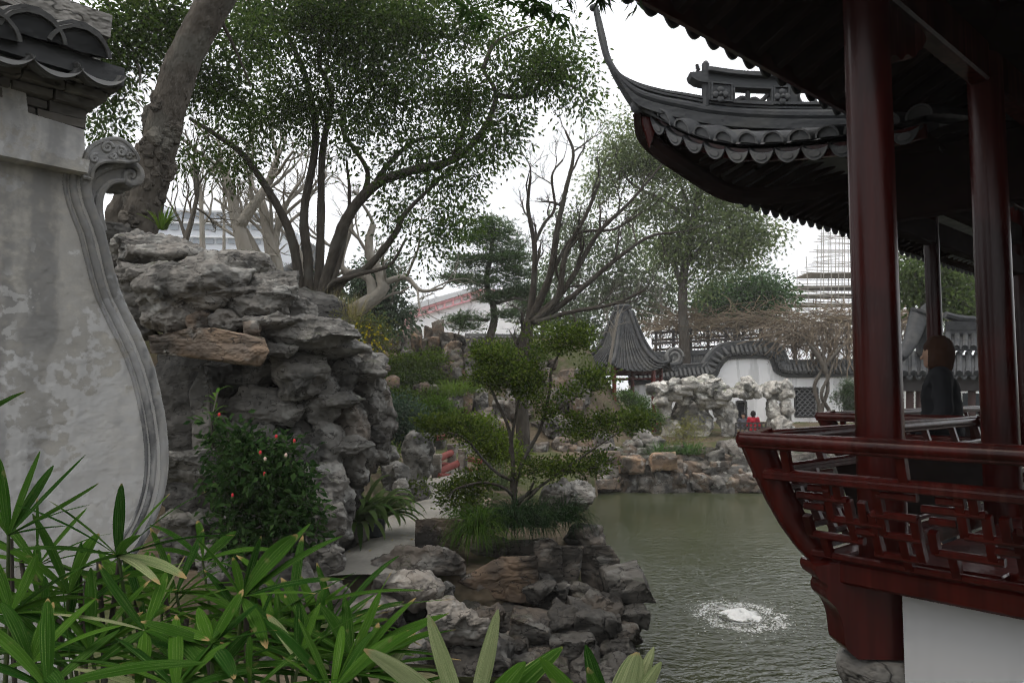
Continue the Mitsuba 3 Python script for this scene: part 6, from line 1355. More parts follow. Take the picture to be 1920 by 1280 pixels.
far_tree('pale grey-green tree farther behind the garden hall roof', 137, 40, [([(1770, 640), (1800, 560), (1830, 520)], .2, .08)], [(1800, 520, 60, 35), (1850, 560, 60, 40), (1720, 480, 40, 35), (1900, 540, 50, 50)], 160, 40, (.07, .085, .06), (.16, .18, .12), .6, .24, .12)
far_tree('low dark evergreen at the foot of the bare trees above the rockery', 138, 20, [([(600, 640), (605, 600), (612, 570)], .08, .04)], [(560, 560, 30, 30), (640, 600, 40, 30), (600, 590, 40, 30), (690, 620, 30, 20)], 90, 40, (.04, .065, .03), (.09, .13, .06), .25, .14, .07)

# the overhanging sprays at the very top
def spray(label, seed, limbs, pts_n, Y, lo, hi, L, W, per=9):
    g = np.random.default_rng(seed); t = Tree(seed)
    for q in limbs: t.pxlimb(q, .006, .002, sides=4)
    P = np.array(t.P); P = P[len(P)//4:]; c = P[g.integers(0, len(P), pts_n)]; c = np.repeat(c, per, 0); N = len(c)
    d = nrm(g.normal(size=(N, 3))*[1, .8, .7]+[0, 0, -.55]); k = thing('overhanging_branch', label, 'branch'); put('twigs', t.wood(), 'bark', k, smooth=True)
    put('foliage', MB().add(*leaves(c+g.normal(size=(N, 3))*.012, d, g.normal(size=(N, 3))+[0, 0, 1.2], L*g.uniform(.7, 1.2, N), W, leaf_cols(N, lo, hi, g), True, .25)), 'leaf', k, kind='stuff')
spray('leafy spray hanging in from the top edge, right of the big evergreen crown', 141, [[(760, -40, 3.4), (830, -8, 3.4), (880, 20, 3.4), (905, 45, 3.4)], [(900, -40, 3.5), (950, -5, 3.5), (1000, 15, 3.5)], [(960, -30, 3.5), (1030, 20, 3.5), (1060, 40, 3.5)]], 34, 3.4, DK, (.06, .11, .03), .075, .019, 6)
spray('narrow-leaved spray hanging from the top edge beside the roof tip', 142, [[(1050, -60, 3.2), (1100, -25, 3.2), (1130, -4, 3.2)], [(1130, -70, 3.2), (1175, -30, 3.2), (1195, 0, 3.2)], [(1080, -60, 3.2), (1060, -20, 3.2), (1075, 8, 3.2)]], 26, 3.2, (.02, .04, .014), (.05, .09, .03), .085, .012, 6)

# ---------------------------------------------------------------- the small pruned tree on the bank
g = np.random.default_rng(151); t = Tree(151); Yp = 9.4
for q, r0, r1 in [([(966, 985, 9.4), (965, 940, 9.4), (962, 905, 9.4), (958, 860, 9.4), (950, 800, 9.35), (925, 740, 9.3), (915, 700, 9.3)], .062, .018), ([(962, 930, 9.4), (975, 870, 9.4), (1010, 800, 9.4), (1032, 730, 9.4), (1035, 690, 9.4), (1060, 640, 9.4)], .050, .015), ([(962, 900, 9.4), (930, 885, 9.3), (895, 845, 9.2), (872, 820, 9.1), (840, 810, 9.1)], .036, .012), ([(966, 935, 9.4), (945, 915, 9.2), (905, 905, 9.1), (860, 915, 9), (840, 930, 9)], .032, .012), ([(966, 940, 9.4), (1000, 920, 9.3), (1050, 885, 9.2), (1100, 850, 9.1), (1160, 810, 9)], .036, .010), ([(970, 945, 9.4), (990, 925, 9.3), (1000, 905, 9.2)], .03, .02), ([(956, 850, 9.4), (970, 760, 9.5), (990, 700, 9.6)], .03, .012), ([(1015, 790, 9.4), (1060, 760, 9.4), (1100, 730, 9.4)], .022, .01), ([(968, 955, 9.4), (985, 935, 9.2), (1010, 915, 9.1)], .03, .02), ([(1050, 885, 9.2), (1090, 880, 9.2), (1120, 875, 9.1)], .018, .008), ([(966, 975, 9.4), (940, 990, 9.35), (915, 1000, 9.4)], .04, .015)]:
    t.pxlimb(q, r0*.72, r1*.8, sides=8, rough=.06, wob=.04)
pads = [(945, 695, 72, 42), (920, 665, 45, 22), (985, 705, 40, 28), (1050, 628, 68, 28), (1030, 650, 40, 20), (1085, 640, 35, 20), (1105, 712, 45, 26), (1070, 735, 35, 16), (835, 795, 62, 22), (880, 810, 45, 20), (1100, 802, 58, 28), (1165, 785, 48, 20), (1190, 790, 35, 14), (1060, 872, 80, 22), (1125, 865, 40, 22), (1010, 880, 45, 18), (850, 912, 70, 18), (900, 895, 40, 14), (872, 940, 45, 22), (1020, 770, 30, 16), (985, 740, 30, 14)]
pts = blob_points([(p[0], p[1], p[2]*.98, p[3]*.85, .0, .32) for p in pads], 520, g, 9.3, .42); t.attach(pts, rmax=.012, tip=.0025, sides=3, sag=.05)
c = foliage(pts, 46, .060, .044, .025, (.026, .054, .010), (.145, .19, .036), g, False, droop=-.5, flat=.25)
tree('pruned_tree', 'small cloud-pruned tree with flat leafy pads on the stone bank', t, c, split=[(.014, 9, 'trunk'), (0, .014, 'twigs')])
# ---------------------------------------------------------------- shrubs on the far side
def shrub(label, seed, Y, blobs, n, per, lo, hi, rad=.12, L=.07, W=.04, base=None, cat='shrub', flat=.4, droop=-.2, name='shrub', grp=None, needles=False):
    g = np.random.default_rng(seed); t = Tree(seed)
    bx = np.mean([b[0] for b in blobs]); by = max(b[1]+b[3] for b in blobs)
    t.pxlimb([(bx, by+4, Y), (bx+4, (by+blobs[0][1])/2, Y), (blobs[0][0], blobs[0][1], Y)], .04, .015, sides=5)
    pts = blob_points(blobs, n, g, Y, .4); t.attach(pts, rmax=.015, tip=.004, sides=3, sag=0)
    k = thing(name, label, cat, grp); put('stem', t.wood(), 'bark', k, smooth=True)
    put('crown', MB().add(*foliage(pts, per, rad, L, W, lo, hi, g, False, droop, flat)), 'leaf', k)
YG, YG2 = (.040, .080, .010), (.150, .205, .030)
shrub('upper clipped yew-like shrub pad below the yellow stone cliff', 201, 26.4, [(780, 685, 55, 20), (740, 692, 40, 18), (815, 680, 30, 22)], 150, 44, YG, YG2, .18, .12, .05)
shrub('dark middle clipped shrub pad below the highest one on the hill', 202, 25.6, [(785, 717, 45, 18), (760, 722, 30, 12)], 110, 44, (.035, .065, .012), (.10, .145, .03), .17, .12, .05)
shrub('long low clipped shrub pad, lowest of the stacked three on the hill', 203, 24.6, [(770, 748, 60, 14), (810, 755, 40, 14), (725, 745, 25, 12)], 130, 44, (.04, .075, .012), (.11, .16, .028), .16, .11, .05)
shrub('blue-green loose shrub at the left edge of the path', 204, 16.5, [(745, 790, 45, 35), (775, 800, 40, 30), (740, 760, 35, 20), (760, 815, 40, 22)], 190, 44, (.035, .062, .040), (.10, .145, .10), .12, .075, .034)
shrub('bright green bush left of the pruned tree behind the bridge rails', 205, 17.5, [(820, 760, 28, 14), (800, 775, 40, 18), (850, 790, 40, 20)], 130, 44, (.04, .085, .012), (.11, .18, .03), .12, .075, .034)
shrub('yellow-green shrub behind the stem of the pruned tree', 206, 13.5, [(920, 830, 40, 28), (935, 855, 45, 18), (900, 800, 25, 20)], 150, 44, (.07, .115, .012), (.18, .245, .035), .10, .06, .03)
shrub('green shrub behind the pruned tree, below the pine', 207, 26.5, [(930, 655, 40, 16), (970, 660, 40, 20), (960, 690, 35, 25), (1010, 665, 30, 14)], 150, 40, (.05, .09, .018), (.13, .18, .04), .18, .12, .05)
shrub('rounded cloud-pruned shrub in front of the small pavilion railing', 208, 25.5, [(1205, 770, 28, 13), (1190, 752, 22, 9), (1222, 785, 22, 8), (1200, 800, 28, 9), (1170, 745, 16, 7)], 120, 44, (.04, .085, .022), (.11, .18, .045), .13, .09, .04)
shrub('thin yellowing shrub on the far stone bank before the pale rockery', 209, 23.2, [(1280, 815, 38, 22), (1295, 800, 25, 16), (1262, 825, 20, 14)], 90, 16, (.13, .135, .04), (.26, .25, .08), .16, .07, .03)
shrub('little layered pine-like shrub by the white wall at the lattice windows', 210, 30.0, [(1590, 740, 25, 8), (1575, 748, 14, 5), (1598, 762, 22, 10), (1590, 722, 14, 6)], 80, 40, (.035, .062, .03), (.09, .13, .06), .12, .10, .035)
shrub('small pale shrub in the pots row under the blue-green shrub', 211, 14.5, [(735, 850, 18, 16), (725, 870, 14, 10)], 40, 24, (.06, .12, .02), (.16, .24, .05), .07, .07, .02)
shrub('yellow-flowering winter jasmine trailing over the right end of the rockery', 212, 8.6, [(690, 615, 30, 20), (660, 600, 30, 14), (715, 640, 18, 30)], 90, 16, (.10, .11, .035), (.20, .20, .06), .09, .035, .012)
jf = MB(); g = np.random.default_rng(213); P = blob_points([(690, 625, 35, 25), (715, 650, 18, 30)], 46, g, 8.5)
jf.add(*leaves(np.repeat(P, 4, 0), g.normal(size=(184, 3)), g.normal(size=(184, 3)), .022, .018, (.62, .50, .04), False)); put('flowers', jf, 'leaf', 'shrub_011', kind='stuff')
for k, (px, py, Y, L, lab) in enumerate([(615, 610, 9.2, .5, 'pale dry grass tuft on top of the rockery under the tree stems'), (655, 605, 9.0, .4, 'second dry grass tuft at the end of the rockery top')]):
    kk = thing('dry_grass', lab, 'grass'); put('blades', blades(at(px, py, Y), 130, L, .006, np.random.default_rng(220+k), (.16, .14, .06), (.34, .30, .16), .7, .5, 4, .18), 'leaf', kk)
# grass on the hill, the far bank
for k, (px, py, Y, n, L, c0, c1, lab) in enumerate([(855, 742, 24.6, 500, .7, (.07, .13, .02), (.19, .27, .05), 'bright drooping grass clump on the hill by the standing stones'), (880, 735, 25, 300, .5, (.07, .15, .02), (.2, .30, .05), 'bright green grass right of the drooping clump on the hill'), (1240, 852, 22.2, 420, .45, (.045, .10, .03), (.12, .20, .06), 'green sedge on the far stone bank, left half'), (1290, 850, 22.2, 420, .45, (.045, .10, .03), (.12, .20, .06), 'green sedge on the far stone bank, right half'), (935, 918, 12.4, 260, .55, (.06, .09, .04), (.16, .20, .10), 'greyish sedge arching behind the pruned tree trunk')]):
    kk = thing('sedge', lab, 'grass'); put('blades', blades(at(px, py, Y), n, L, .02 if Y > 20 else .012, np.random.default_rng(230+k), c0, c1, 1.1, 1.0, 4, .5 if Y > 20 else .2), 'leaf', kk)
# mondo grass on the bank
for k, (px, py, Y, n, L, ft, lab) in enumerate([(893, 1000, 8.3, 620, .50, .10, 'light green mondo grass tuft spilling over the brown slab'), (965, 985, 8.6, 620, .46, .16, 'dark mondo grass tuft in front of the pruned tree trunk'), (1010, 985, 8.7, 460, .42, .14, 'dark mondo grass tuft right of the trunk foot'), (1060, 975, 9.0, 460, .40, .14, 'dark mondo grass tuft at the bank edge, nearest the water'), (915, 978, 9.2, 380, .40, .14, 'dark mondo grass tuft behind the light green one'), (990, 968, 9.5, 380, .36, .16, 'dark mondo grass tuft behind the trunk foot')]):
    kk = thing('mondo_grass', lab, 'grass', 'mondo grass tufts under the pruned tree')
    lo, hi = ((.030, .074, .012), (.10, .17, .032)) if k == 0 else ((.012, .029, .012), (.042, .072, .032))
    put('blades', blades(at(px, py, Y), n, L*1.08, .0095, np.random.default_rng(240+k), lo, hi, 1.15, 1.15, 6, ft, (-.15 if k == 0 else 0, -.25, 0)), 'leaf', kk)
# pots with strap-leaved plants
def strap_leaf(b, p0, d, L, W, g, col, n=8, droop=1.0):
    P = [np.array(p0, float)]; d = nrm(np.array(d, float)); side = nrm(np.cross(d, [0, 0, 1.]))
    for i in range(n): P.append(P[-1]+d*L/n); d = nrm(d+np.array([0, 0, -1.])*droop*(.10+.05*i))
    P = np.array(P); k = np.linspace(0, 1, n+1); w = W*np.sin(np.pi*np.clip(k*.86+.14, 0, 1))**.7/2
    up = np.cross(side, nrm(np.gradient(P, axis=0)))
    V = np.stack([P-side*w[:, None]+up*w[:, None]*.3, P, P+side*w[:, None]+up*w[:, None]*.3], 1).reshape(-1, 3); b.add(V, grid_faces(n+1, 3), col)
for k, (px, py, Y, lab) in enumerate([(702, 1000, 9.2, 'strap-leaved plant in a dark glazed pot beside the path'), (668, 1008, 8.9, 'strap-leaved plant in a grey pot against the rockery')]):
    g = np.random.default_rng(260+k); kk = thing('potted_plant', lab, 'potted plant', 'potted plants along the rockery'); c = at(px, py, Y); c[2] = 1.09
    pr = [(.085, 0), (.12, .02), (.135, .12), (.14, .2), (.155, .225), (.155, .25), (.135, .25), (.125, .2), (.01, .19)]
    put('pot', MB().add(*lathe(pr, c, 28), c=(.045, .055, .062) if k == 0 else (.16, .15, .14)), 'glossy', kk, smooth=40)
    for i in range(44):
        az = g.uniform(0, 2*np.pi); el = g.uniform(.35, 1.15); b = MB()
        strap_leaf(b, c+[.05*math.cos(az), .05*math.sin(az), .2], [math.cos(az)*math.cos(el), math.sin(az)*math.cos(el), math.sin(el)*1.3], g.uniform(.5, .85), g.uniform(.07, .11), g, leaf_cols(1, (.055, .115, .028), (.19, .25, .10), g)[0], 9, g.uniform(.7, 1.3))
        put('leaf', b, 'leaf', kk, smooth=True)
# camellia with red buds against the hollow
g = np.random.default_rng(271); t = Tree(271)
for q in ([(470, 1060, 6.3), (460, 960, 6.2), (440, 880, 6.1), (425, 800, 6.1)], [(475, 1060, 6.3), (500, 960, 6.1), (530, 880, 6)], [(480, 1060, 6.3), (540, 980, 6.1), (580, 920, 6)], [(465, 1060, 6.3), (420, 980, 6.2), (400, 900, 6.2)], [(480, 1060, 6.3), (520, 1010, 6), (570, 1000, 5.9)]): t.pxlimb(q, .02, .007, sides=5)
pts = blob_points([(455, 850, 55, 60), (500, 880, 70, 55), (545, 900, 60, 45), (430, 920, 45, 60), (500, 960, 80, 50), (560, 960, 55, 45), (470, 1010, 70, 40), (410, 810, 20, 30)], 260, g, 6.05, .42); t.attach(pts, rmax=.008, tip=.0025, sides=3)
kk = thing('camellia', 'dark glossy camellia bush with small red buds before the rockery hollow', 'shrub'); put('stem', t.wood(), 'bark', kk, smooth=True)
put('crown', MB().add(*foliage(pts, 15, .062, .078, .040, (.014, .038, .012), (.060, .110, .034), g, True, .3, .35)), 'leaf', kk)
for x, y in ((518, 818), (488, 848), (497, 860), (536, 853), (496, 888), (436, 928), (552, 826), (411, 777)):
    c = at(x, y, 5.72); b = MB(); m = trimesh.creation.icosphere(2, .013).apply_scale([.85, .85, 1.25]); b.mesh(m.apply_translation(c), (.48, .035, .045) if g.random() > .3 else (.55, .42, .36)); b.mesh(trimesh.creation.icosphere(1, .011).apply_translation(c-[0, 0, .018]), (.06, .09, .03)); put('bud', b, 'matte', kk, smooth=True)
kk = thing('nandina', 'upright bright green shoot standing behind the camellia', 'plant'); b = MB(); b.add(*tube(spline([at(400, 880, 6.15), at(396, 800, 6.15), at(408, 735, 6.15)], 12), .006, 5)); put('stem', b, 'bark', kk, smooth=True)
b = MB()
for i in range(16):
    q = i/15; c = at(397+10*q, 830-95*q, 6.15); az = g.uniform(0, 6.3); strap_leaf(b, c, [math.cos(az), math.sin(az)*.6, .8], g.uniform(.10, .17), .026, g, leaf_cols(1, (.05, .12, .02), (.13, .23, .05), g)[0], 6, 1.2)
put('foliage', b, 'leaf', kk, smooth=True)
# fern-like greenery on the leaning trunk
kk = thing('fern', 'small green fern growing at the foot of the leaning trunk', 'plant'); put('blades', blades(at(303, 430, 8.6), 26, .32, .03, g, (.05, .10, .015), (.13, .2, .03), .8, .5, 5, .06), 'leaf', kk)

# ---------------------------------------------------------------- broad-leaved lady palms in the foreground
LEAFN = [0]
def leaflet(hub, tip, W, arch, g, n=14, pleat=.16, face=None, pale=False):
    """one blunt, pleated segment of a palm fan from hub to tip"""
    hub, tip = np.asarray(hub, float), np.asarray(tip, float); L = np.linalg.norm(tip-hub); up = np.array([0, 0, 1.])
    mid = (hub+tip)/2+up*arch*L + g.normal(size=3)*L*.02
    k = np.linspace(0, 1, n)[:, None]; P = (1-k)**2*hub+2*k*(1-k)*mid+k*k*tip
    t = nrm(np.gradient(P, axis=0)); side = nrm(np.cross(t, (up if face is None else np.asarray(face, float))+.25*g.normal(size=3))); nn = np.cross(side, t)
    kk_ = k[:, 0]; w = W/2*np.interp(kk_, [0, .1, .25, .45, .6, .8, .93, .975, 1], [.34, .55, .86, 1, .97, .74, .45, .30, .10])*1.1
    m = 7; x = np.linspace(-1, 1, m); z = np.where(np.arange(m) % 2 == 0, 0, -pleat)*.5 - .22*np.abs(x)**2+.22*.3
    V = P[:, None]+side[:, None]*(w[:, None]*x[None])[..., None]+nn[:, None]*(w[:, None]*z[None]*1.0)[..., None]
    LEAFN[0] += 1
    U = np.stack([LEAFN[0]+(5000 if pale else 0)+np.broadcast_to((x[None]*.5+.5)*.96, (n, m)), np.broadcast_to(k, (n, m))], -1)
    return V.reshape(-1, 3), grid_faces(n, m), U.reshape(-1, 2)
def frond(parent, hub, tips, W, g, arch=.10, foot=None, face=None, pale=False):
    """hub: the fan's centre; tips: (px, py, distance) of its leaflets"""
    key = name_for('frond', parent); h = at(*hub); ft = at(*foot) if foot is not None else h+np.array([g.normal()*.05, .10, -.5])
    q = spline([ft, (ft+h)/2+[0, 0, .04], h], 12); scene[key] = mikit.ply(tube(q, np.linspace(.006, .0035, 12), 6), 'palm_stem', smooth=True)
    for tp in tips:
        w = W*(.68 if face is None else 1.0)*(tp[3] if len(tp) > 3 else 1.0)*g.uniform(.85, 1.1); v, f, u = leaflet(h, at(*tp[:3]), w, arch+g.normal()*.03, g, face=face, pale=pale and g.random() < .6)
        put('leaflet', MB().add(v, f, u=u), 'palm', key, smooth=30)
scene['palm_stem'] = {'type': 'twosided', 'b': {'type': 'principled', 'base_color': {'type': 'rgb', 'value': [.05, .075, .025]}, 'roughness': .5}}
g = np.random.default_rng(301)
palm_labels = ['lady palm at the lower left corner with long glossy fans', 'lady palm in front of the curling wall edge', 'lady palm with broad dark leaflets before the camellia', 'lady palm at the bottom edge, right of the broad-leaved one', 'lady palm whose pale worn leaf tips poke up along the bottom edge', 'lady palm reaching in at the left edge before the plaster wall']
pk = [thing('lady_palm', s, 'palm', None) for s in palm_labels]
def auto(px, py, Y, n, L, a0=-200, a1=20, sq=.62, dY=.16):
    """tips round a hub in pixels: angle measured from the right, y flattened"""
    out = []
    for a in np.radians(np.linspace(a0, a1, n)): l = L*1.2*g.uniform(.75, 1.2); out.append((px+l*math.cos(a), py+l*math.sin(a)*sq+g.normal()*6, Y+dY*math.sin(a)*-1*.6+g.normal()*.05, 1))
    return out
frond(pk[1], (222, 1042, 1.75), [(228, 906, 1.75, 1.1), (318, 925, 1.78), (388, 920, 1.85), (440, 1003, 1.8), (262, 1003, 1.6, 1.2), (92, 938, 1.7), (30, 946, 1.6), (22, 1030, 1.55), (350, 1084, 1.6), (300, 1095, 1.55), (120, 1085, 1.5)], .036, g, .10)
frond(pk[2], (455, 1118, 1.6), [(368, 1008, 1.6, 1.35), (490, 1004, 1.66), (437, 1044, 1.55, .8), (558, 1002, 1.62, 1.45), (582, 980, 1.7), (642, 1004, 1.72, 1.1), (645, 1085, 1.6, 1.1), (592, 1112, 1.5), (400, 1196, 1.4, 1.2), (500, 1215, 1.4)], .036, g, .08)
frond(pk[0], (272, 1180, 1.5), [(82, 1150, 1.45, 1.15), (186, 1056, 1.55, 1.2), (310, 1072, 1.62), (332, 1092, 1.6), (392, 1200, 1.4, 1.2), (388, 1266, 1.35, 1.3), (180, 1246, 1.35, 1.1), (258, 1290, 1.3), (375, 1140, 1.5)], .036, g, .10)
frond(pk[2], (396, 1206, 1.42), [(456, 1104, 1.45, 1.2), (264, 1164, 1.4, 1.2), (372, 1138, 1.5), (484, 1130, 1.5), (520, 1180, 1.42), (440, 1272, 1.3, 1.2), (340, 1275, 1.3, 1.1)], .035, g, .07)
frond(pk[5], (16, 1002, 1.75), [(160, 852, 1.8), (75, 845, 1.8), (185, 905, 1.75), (168, 946, 1.7), (100, 872, 1.85), (0, 860, 1.8), (-70, 900, 1.7), (130, 985, 1.6)], .032, g, .06)
frond(pk[5], (-60, 800, 1.6), [(48, 733, 1.6), (-10, 740, 1.6), (-130, 760, 1.6)], .03, g, .1)
frond(pk[0], (58, 1245, 1.35), [(250, 1252, 1.3, 1.2), (100, 1128, 1.45), (2, 1128, 1.4), (228, 1172, 1.35, 1.1), (120, 1300, 1.2), (-40, 1180, 1.3), (180, 1120, 1.5)], .034, g, .12)
frond(pk[3], (622, 1300, 1.35), [(736, 1068, 1.4), (842, 1148, 1.35), (560, 1160, 1.4), (498, 1162, 1.45), (640, 1172, 1.5), (766, 1180, 1.5, 1.5), (740, 1190, 1.45, 1.3), (700, 1180, 1.5, 1.2), (530, 1230, 1.3)], .032, g, .13)
frond(pk[4], (880, 1380, 1.3), [(803, 1152, 1.3), (682, 1216, 1.25), (934, 1142, 1.3, 1.15), (1055, 1212, 1.32, 1.2), (985, 1240, 1.3, 1.3), (760, 1290, 1.25), (1006, 1236, 1.34)], .029, g, .05, face=(0, -1, .25), pale=True)
frond(pk[4], (1150, 1400, 1.3), [(1098, 1208, 1.3), (1012, 1232, 1.28, 1.2), (1226, 1212, 1.32, .8), (1196, 1222, 1.3, 1.7), (1102, 1250, 1.25), (1240, 1240, 1.3)], .029, g, .04, face=(0, -1, .25), pale=True)
frond(pk[2], (560, 1240, 1.5), [(600, 1130, 1.55), (500, 1150, 1.55), (680, 1150, 1.55), (460, 1205, 1.45), (700, 1230, 1.45), (560, 1130, 1.6)], .031, g, .12)
frond(pk[1], (330, 1110, 1.95), auto(330, 1110, 1.95, 8, 150), .034, g, .12)
frond(pk[0], (130, 1110, 1.75), auto(130, 1110, 1.75, 8, 190), .036, g, .14)
frond(pk[5], (70, 1060, 1.9), auto(70, 1060, 1.9, 9, 170), .034, g, .14)
frond(pk[0], (170, 1220, 1.55), auto(170, 1220, 1.55, 9, 190), .036, g, .14)
frond(pk[2], (480, 1180, 1.75), auto(480, 1180, 1.75, 8, 150), .033, g, .12)
frond(pk[1], (230, 1130, 2.1), auto(230, 1130, 2.1, 8, 150), .036, g, .14)
frond(pk[1], (380, 1050, 2.3), auto(370, 1060, 2.3, 7, 110), .036, g, .14)
frond(pk[0], (20, 1150, 1.6), auto(20, 1150, 1.6, 8, 180), .035, g, .14)
frond(pk[3], (600, 1210, 1.9), auto(600, 1210, 1.9, 7, 120), .034, g, .12)
frond(pk[0], (90, 1290, 1.25), auto(90, 1290, 1.25, 7, 220), .036, g, .12)
frond(pk[2], (330, 1290, 1.3), auto(330, 1290, 1.3, 7, 180), .035, g, .12)
frond(pk[2], (470, 1300, 1.35), auto(470, 1300, 1.35, 7, 170), .034, g, .10)
frond(pk[3], (700, 1310, 1.6), auto(700, 1310, 1.6, 6, 150), .034, g, .10)
gq = np.random.default_rng(333)
for k in range(22):                                           # the lower layer of fans, in the shade of the upper ones
    px, py = gq.uniform(-30, 720), gq.uniform(1120, 1290); py = max(py, 1010+.22*px)
    Y = np.interp(py, [1040, 1290], [2.2, 1.45])+gq.uniform(-.05, .15); i = 0 if px < 180 else 1 if px < 300 else 2 if px < 560 else 3
    frond(pk[i], (px, py, Y), auto(px, py, Y, int(gq.integers(6, 9)), gq.uniform(130, 200), gq.uniform(-210, -170), gq.uniform(-10, 40)), .034, g, .13)
for k, (px, py, Y, i) in enumerate([(185, 1050, 1.8, 1), (150, 1080, 1.9, 1), (162, 1090, 1.7, 0), (224, 1050, 1.78, 1), (250, 1060, 2.0, 1), (310, 1120, 1.9, 1), (462, 1110, 1.62, 2), (350, 1160, 1.8, 2), (395, 1210, 1.5, 2), (275, 1190, 1.55, 0), (110, 1160, 1.7, 0), (60, 1200, 1.6, 0), (620, 1240, 1.6, 3), (20, 1010, 1.8, 5), (40, 1050, 1.9, 5), (880, 1360, 1.4, 4)]):
    a = at(px, py, Y); put('cane', MB().add(*tube(spline([a, a+[g.normal()*.03, .03, -.35], a+[g.normal()*.05, .05, -1.0]], 10), .006, 6), u=(.0, .25)), 'bark', pk[i], smooth=True)

# ---------------------------------------------------------------- people
def hulls(bones, res, it=8):
    """one continuous skin over a skeleton: bones ((p, r), (q, r))"""
    tot = m3d.Manifold()
    for (p, r), (q, s) in bones:
        v = np.vstack([trimesh.creation.icosphere(2, x).vertices+np.asarray(c) for c, x in ((p, r), (q, s))]); tot = tot+m3d.Manifold.hull_points(v)
    m = tot.refine_to_length(res).to_mesh(); tm = trimesh.Trimesh(np.array(m.vert_properties[:, :3]), np.array(m.tri_verts), process=True); trimesh.smoothing.filter_taubin(tm, iterations=it); return tm
def person(label, foot, H, yaw, coat, hairc, legs, hair='bob', arm=(.10, .12), lean=0.0, res=.018, collar=True):
    """standing figure: body, coat, trousers, hair; yaw 0 faces +x"""
    k = thing('person', label, 'person'); s = H/1.65; R_ = trimesh.transformations.rotation_matrix(yaw, [0, 0, 1])[:3, :3]
    def w(x, y, z): return np.array([x, y, z])*s
    def P(tm): tm.vertices = tm.vertices @ R_.T+np.asarray(foot); return tm
    hip, chest, neck, head = w(0, 0, .86), w(.01+lean, 0, 1.22), w(.015+lean*1.5, 0, 1.40), w(.03+lean*1.9, 0, 1.52)
    sh = [w(.0+lean*1.3, q*.165, 1.345) for q in (1, -1)]; el = [w(-.02+lean+arm[i]*.3, (1 if i == 0 else -1)*.215, 1.08) for i in (0, 1)]; wr_ = [w(.10+arm[i], (1 if i == 0 else -1)*.19, .90) for i in (0, 1)]
    kn = [w(.02, q*.095, .47) for q in (1, -1)]; an = [w(-.01, q*.10, .08) for q in (1, -1)]; to = [w(.13, q*.11, .035) for q in (1, -1)]; hp_ = [w(0, q*.085, .85) for q in (1, -1)]
    B = [((chest, .115*s), (hip, .115*s)), ((chest, .11*s), (neck, .05*s)), ((neck, .05*s), (head-w(.01, 0, .03), .05*s)), ((head, .085*s), (head+w(-.02, 0, .035), .09*s)), ((head+w(.02, 0, -.03), .06*s), (head+w(.045, 0, -.075), .035*s)), ((head+w(.075, 0, -.012), .014*s), (head+w(.092, 0, -.03), .013*s))]
    for q in (1, -1): B.append(((head+w(-.01, q*.083, -.015), .014*s), (head+w(-.012, q*.086, .012), .016*s)))
    for i in (0, 1):
        q = 1 if i == 0 else -1
        B += [((sh[i], .055*s), (el[i], .042*s)), ((el[i], .040*s), (wr_[i], .027*s)), ((chest, .09*s), (sh[i], .055*s)), ((hp_[i], .085*s), (kn[i], .055*s)), ((kn[i], .053*s), (an[i], .036*s)), ((an[i], .036*s), (to[i], .03*s))]
        d = nrm(wr_[i]-el[i]); palm = wr_[i]+d*.06*s; B.append(((wr_[i], .026*s), (palm, .026*s)))
        for j, (o, l) in enumerate(((-.024, .062), (-.008, .075), (.009, .070), (.025, .055))):
            b0 = palm+w(0, 0, -o*.9)+d*.015*s; b1 = b0+d*l*.55*s; b2 = b1+nrm(d+np.array([-.1, 0, -.7]))*l*.5*s; B += [((b0, .009*s), (b1, .0085*s)), ((b1, .0085*s), (b2, .0075*s))]
        b0 = wr_[i]+d*.03*s+w(.0, -q*.02, .02); b1 = b0+(d*.035+np.array([.02, -q*.015, .012]))*s; B.append(((b0, .011*s), (b1, .009*s)))
    tm = P(hulls(B, res*s, 4)); put('body', MB().mesh(tm, (.42, .27, .20)), 'matte', k, smooth=True)
    C = [((chest+w(-.01, 0, .02), .135*s), (hip+w(0, 0, .06), .145*s)), ((hip+w(0, .03, .02), .14*s), (hip+w(0, -.03, -.14), .165*s)), ((chest+w(0, 0, .08), .10*s), (neck-w(.005, 0, .03), .072*s))]
    for i in (0, 1): C += [((chest+w(0, 0, .03), .11*s), (sh[i], .075*s)), ((sh[i], .073*s), (el[i], .060*s)), ((el[i], .058*s), (wr_[i]-nrm(wr_[i]-el[i])*.02*s, .045*s))]
    tm = P(hulls(C, res*s, 8)); v = tm.vertices+tm.vertex_normals*((fb(tm.vertices*11/s, 3, 5)-.5)*.03*s)[:, None]; tm.vertices = v; put('coat', MB().mesh(tm, coat), 'matte', k, smooth=True)
    if collar: tm = P(hulls([((neck+w(.02, .05, -.035), .028*s), (neck+w(-.03, .055, .0), .03*s)), ((neck+w(-.03, .055, .0), .03*s), (neck+w(-.03, -.055, .0), .03*s)), ((neck+w(-.03, -.055, 0), .03*s), (neck+w(.02, -.05, -.035), .028*s))], res*s, 4)); put('collar', MB().mesh(tm, np.array(coat)*.8), 'matte', k, smooth=True)
    L_ = []
    for i in (0, 1): L_ += [((hp_[i], .098*s), (kn[i], .068*s)), ((kn[i], .066*s), (an[i]+w(0, 0, .03), .055*s))]
    tm = P(hulls(L_, res*s, 6)); put('trousers', MB().mesh(tm, legs), 'matte', k, smooth=True)
    S_ = []
    for i in (0, 1): S_ += [((an[i]-w(.015, 0, .03), .042*s), (to[i], .038*s))]
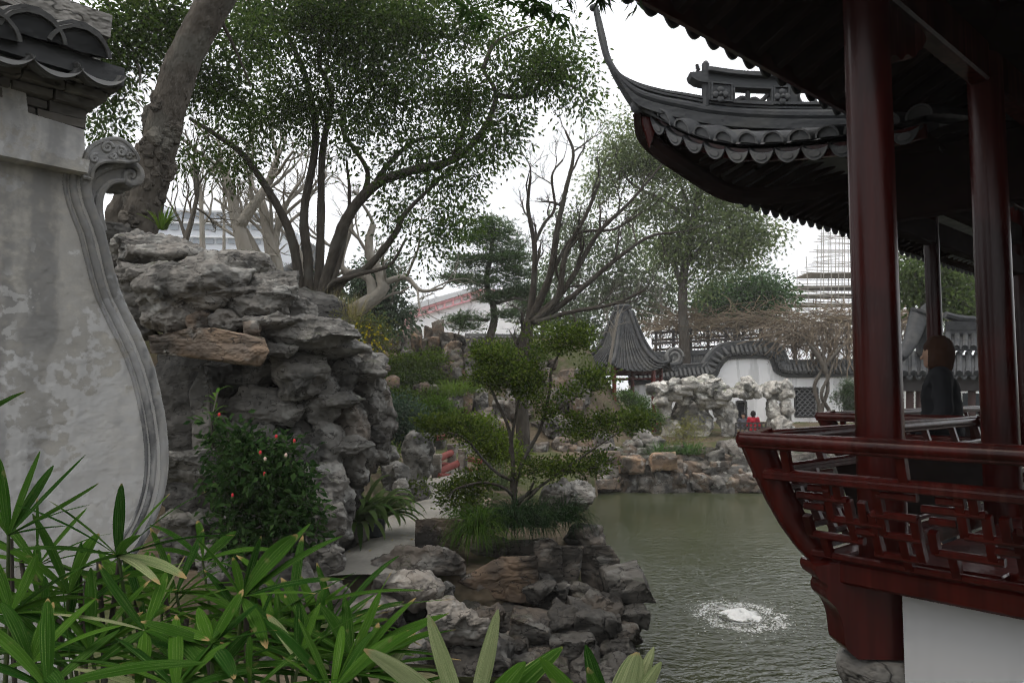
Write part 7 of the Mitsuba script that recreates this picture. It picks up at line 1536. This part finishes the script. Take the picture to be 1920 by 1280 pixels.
    tm = P(hulls(S_, res*s, 4)); put('shoes', MB().mesh(tm, (.03, .03, .03)), 'matte', k, smooth=True)
    Hh = [((head+w(-.025, 0, .045), .102*s), (head+w(-.035, 0, .0), .102*s))]
    if hair == 'bob': Hh += [((head+w(-.035, q*.03, .0), .088*s), (head+w(-.045, q*.045, -.095), .062*s)) for q in (1, -1)]+[((head+w(.0, q*.062, .01), .05*s), (head+w(.015, q*.07, -.085), .036*s)) for q in (1, -1)]+[((head+w(-.05, 0, -.02), .085*s), (head+w(-.06, 0, -.11), .055*s))]
    tm = P(hulls(Hh, res*s*.8, 8)); v = tm.vertices; tm.vertices = v+tm.vertex_normals*((meshkit.fbm(v*[60, 60, 9]/s, 3, 3)-.5)*.022*s)[:, None]; put('hair', MB().mesh(tm, hairc), 'matte', k, smooth=True)
    return k
person('person with a brown bob in a dark coat, seen from behind among the columns', [3.16, 5.40, FLOOR], 1.57, math.radians(152), (.012, .013, .016), (.040, .017, .009), (.03, .03, .035), arm=(.05, .10))
rf = at(1413, 812, 29.0); person('person in a red coat standing in the doorway of the pale rockery', [rf[0], 29.0, rf[2]-.75], 1.62, math.radians(60), (.50, .025, .05), (.02, .018, .018), (.03, .03, .04), hair='short', res=.03)
rf = at(1395, 812, 29.4); person('person in a grey coat beside the one in red in the rockery doorway', [rf[0], 29.4, rf[2]-.78], 1.60, math.radians(-120), (.10, .105, .13), (.02, .018, .018), (.03, .03, .04), hair='short', res=.03)
# ---------------------------------------------------------------- the damp air
if HAZE:
    scene['damp_air'] = {'type': 'homogeneous', 'albedo': .96, 'sigma_t': HAZE}
    scene['haze'] = {'type': 'cube', 'to_world': T().translate([0, 68, 9.3]).scale([165, 84, 12.2]), 'bsdf': {'type': 'null'}, 'interior': {'type': 'ref', 'id': 'damp_air'}}
    scene['camera']['medium'] = {'type': 'ref', 'id': 'damp_air'}
    tag('haze', kind='stuff', label='thin damp haze over the whole garden', cat='haze')
print('triangles', TRI[0], 'entries', len(scene))
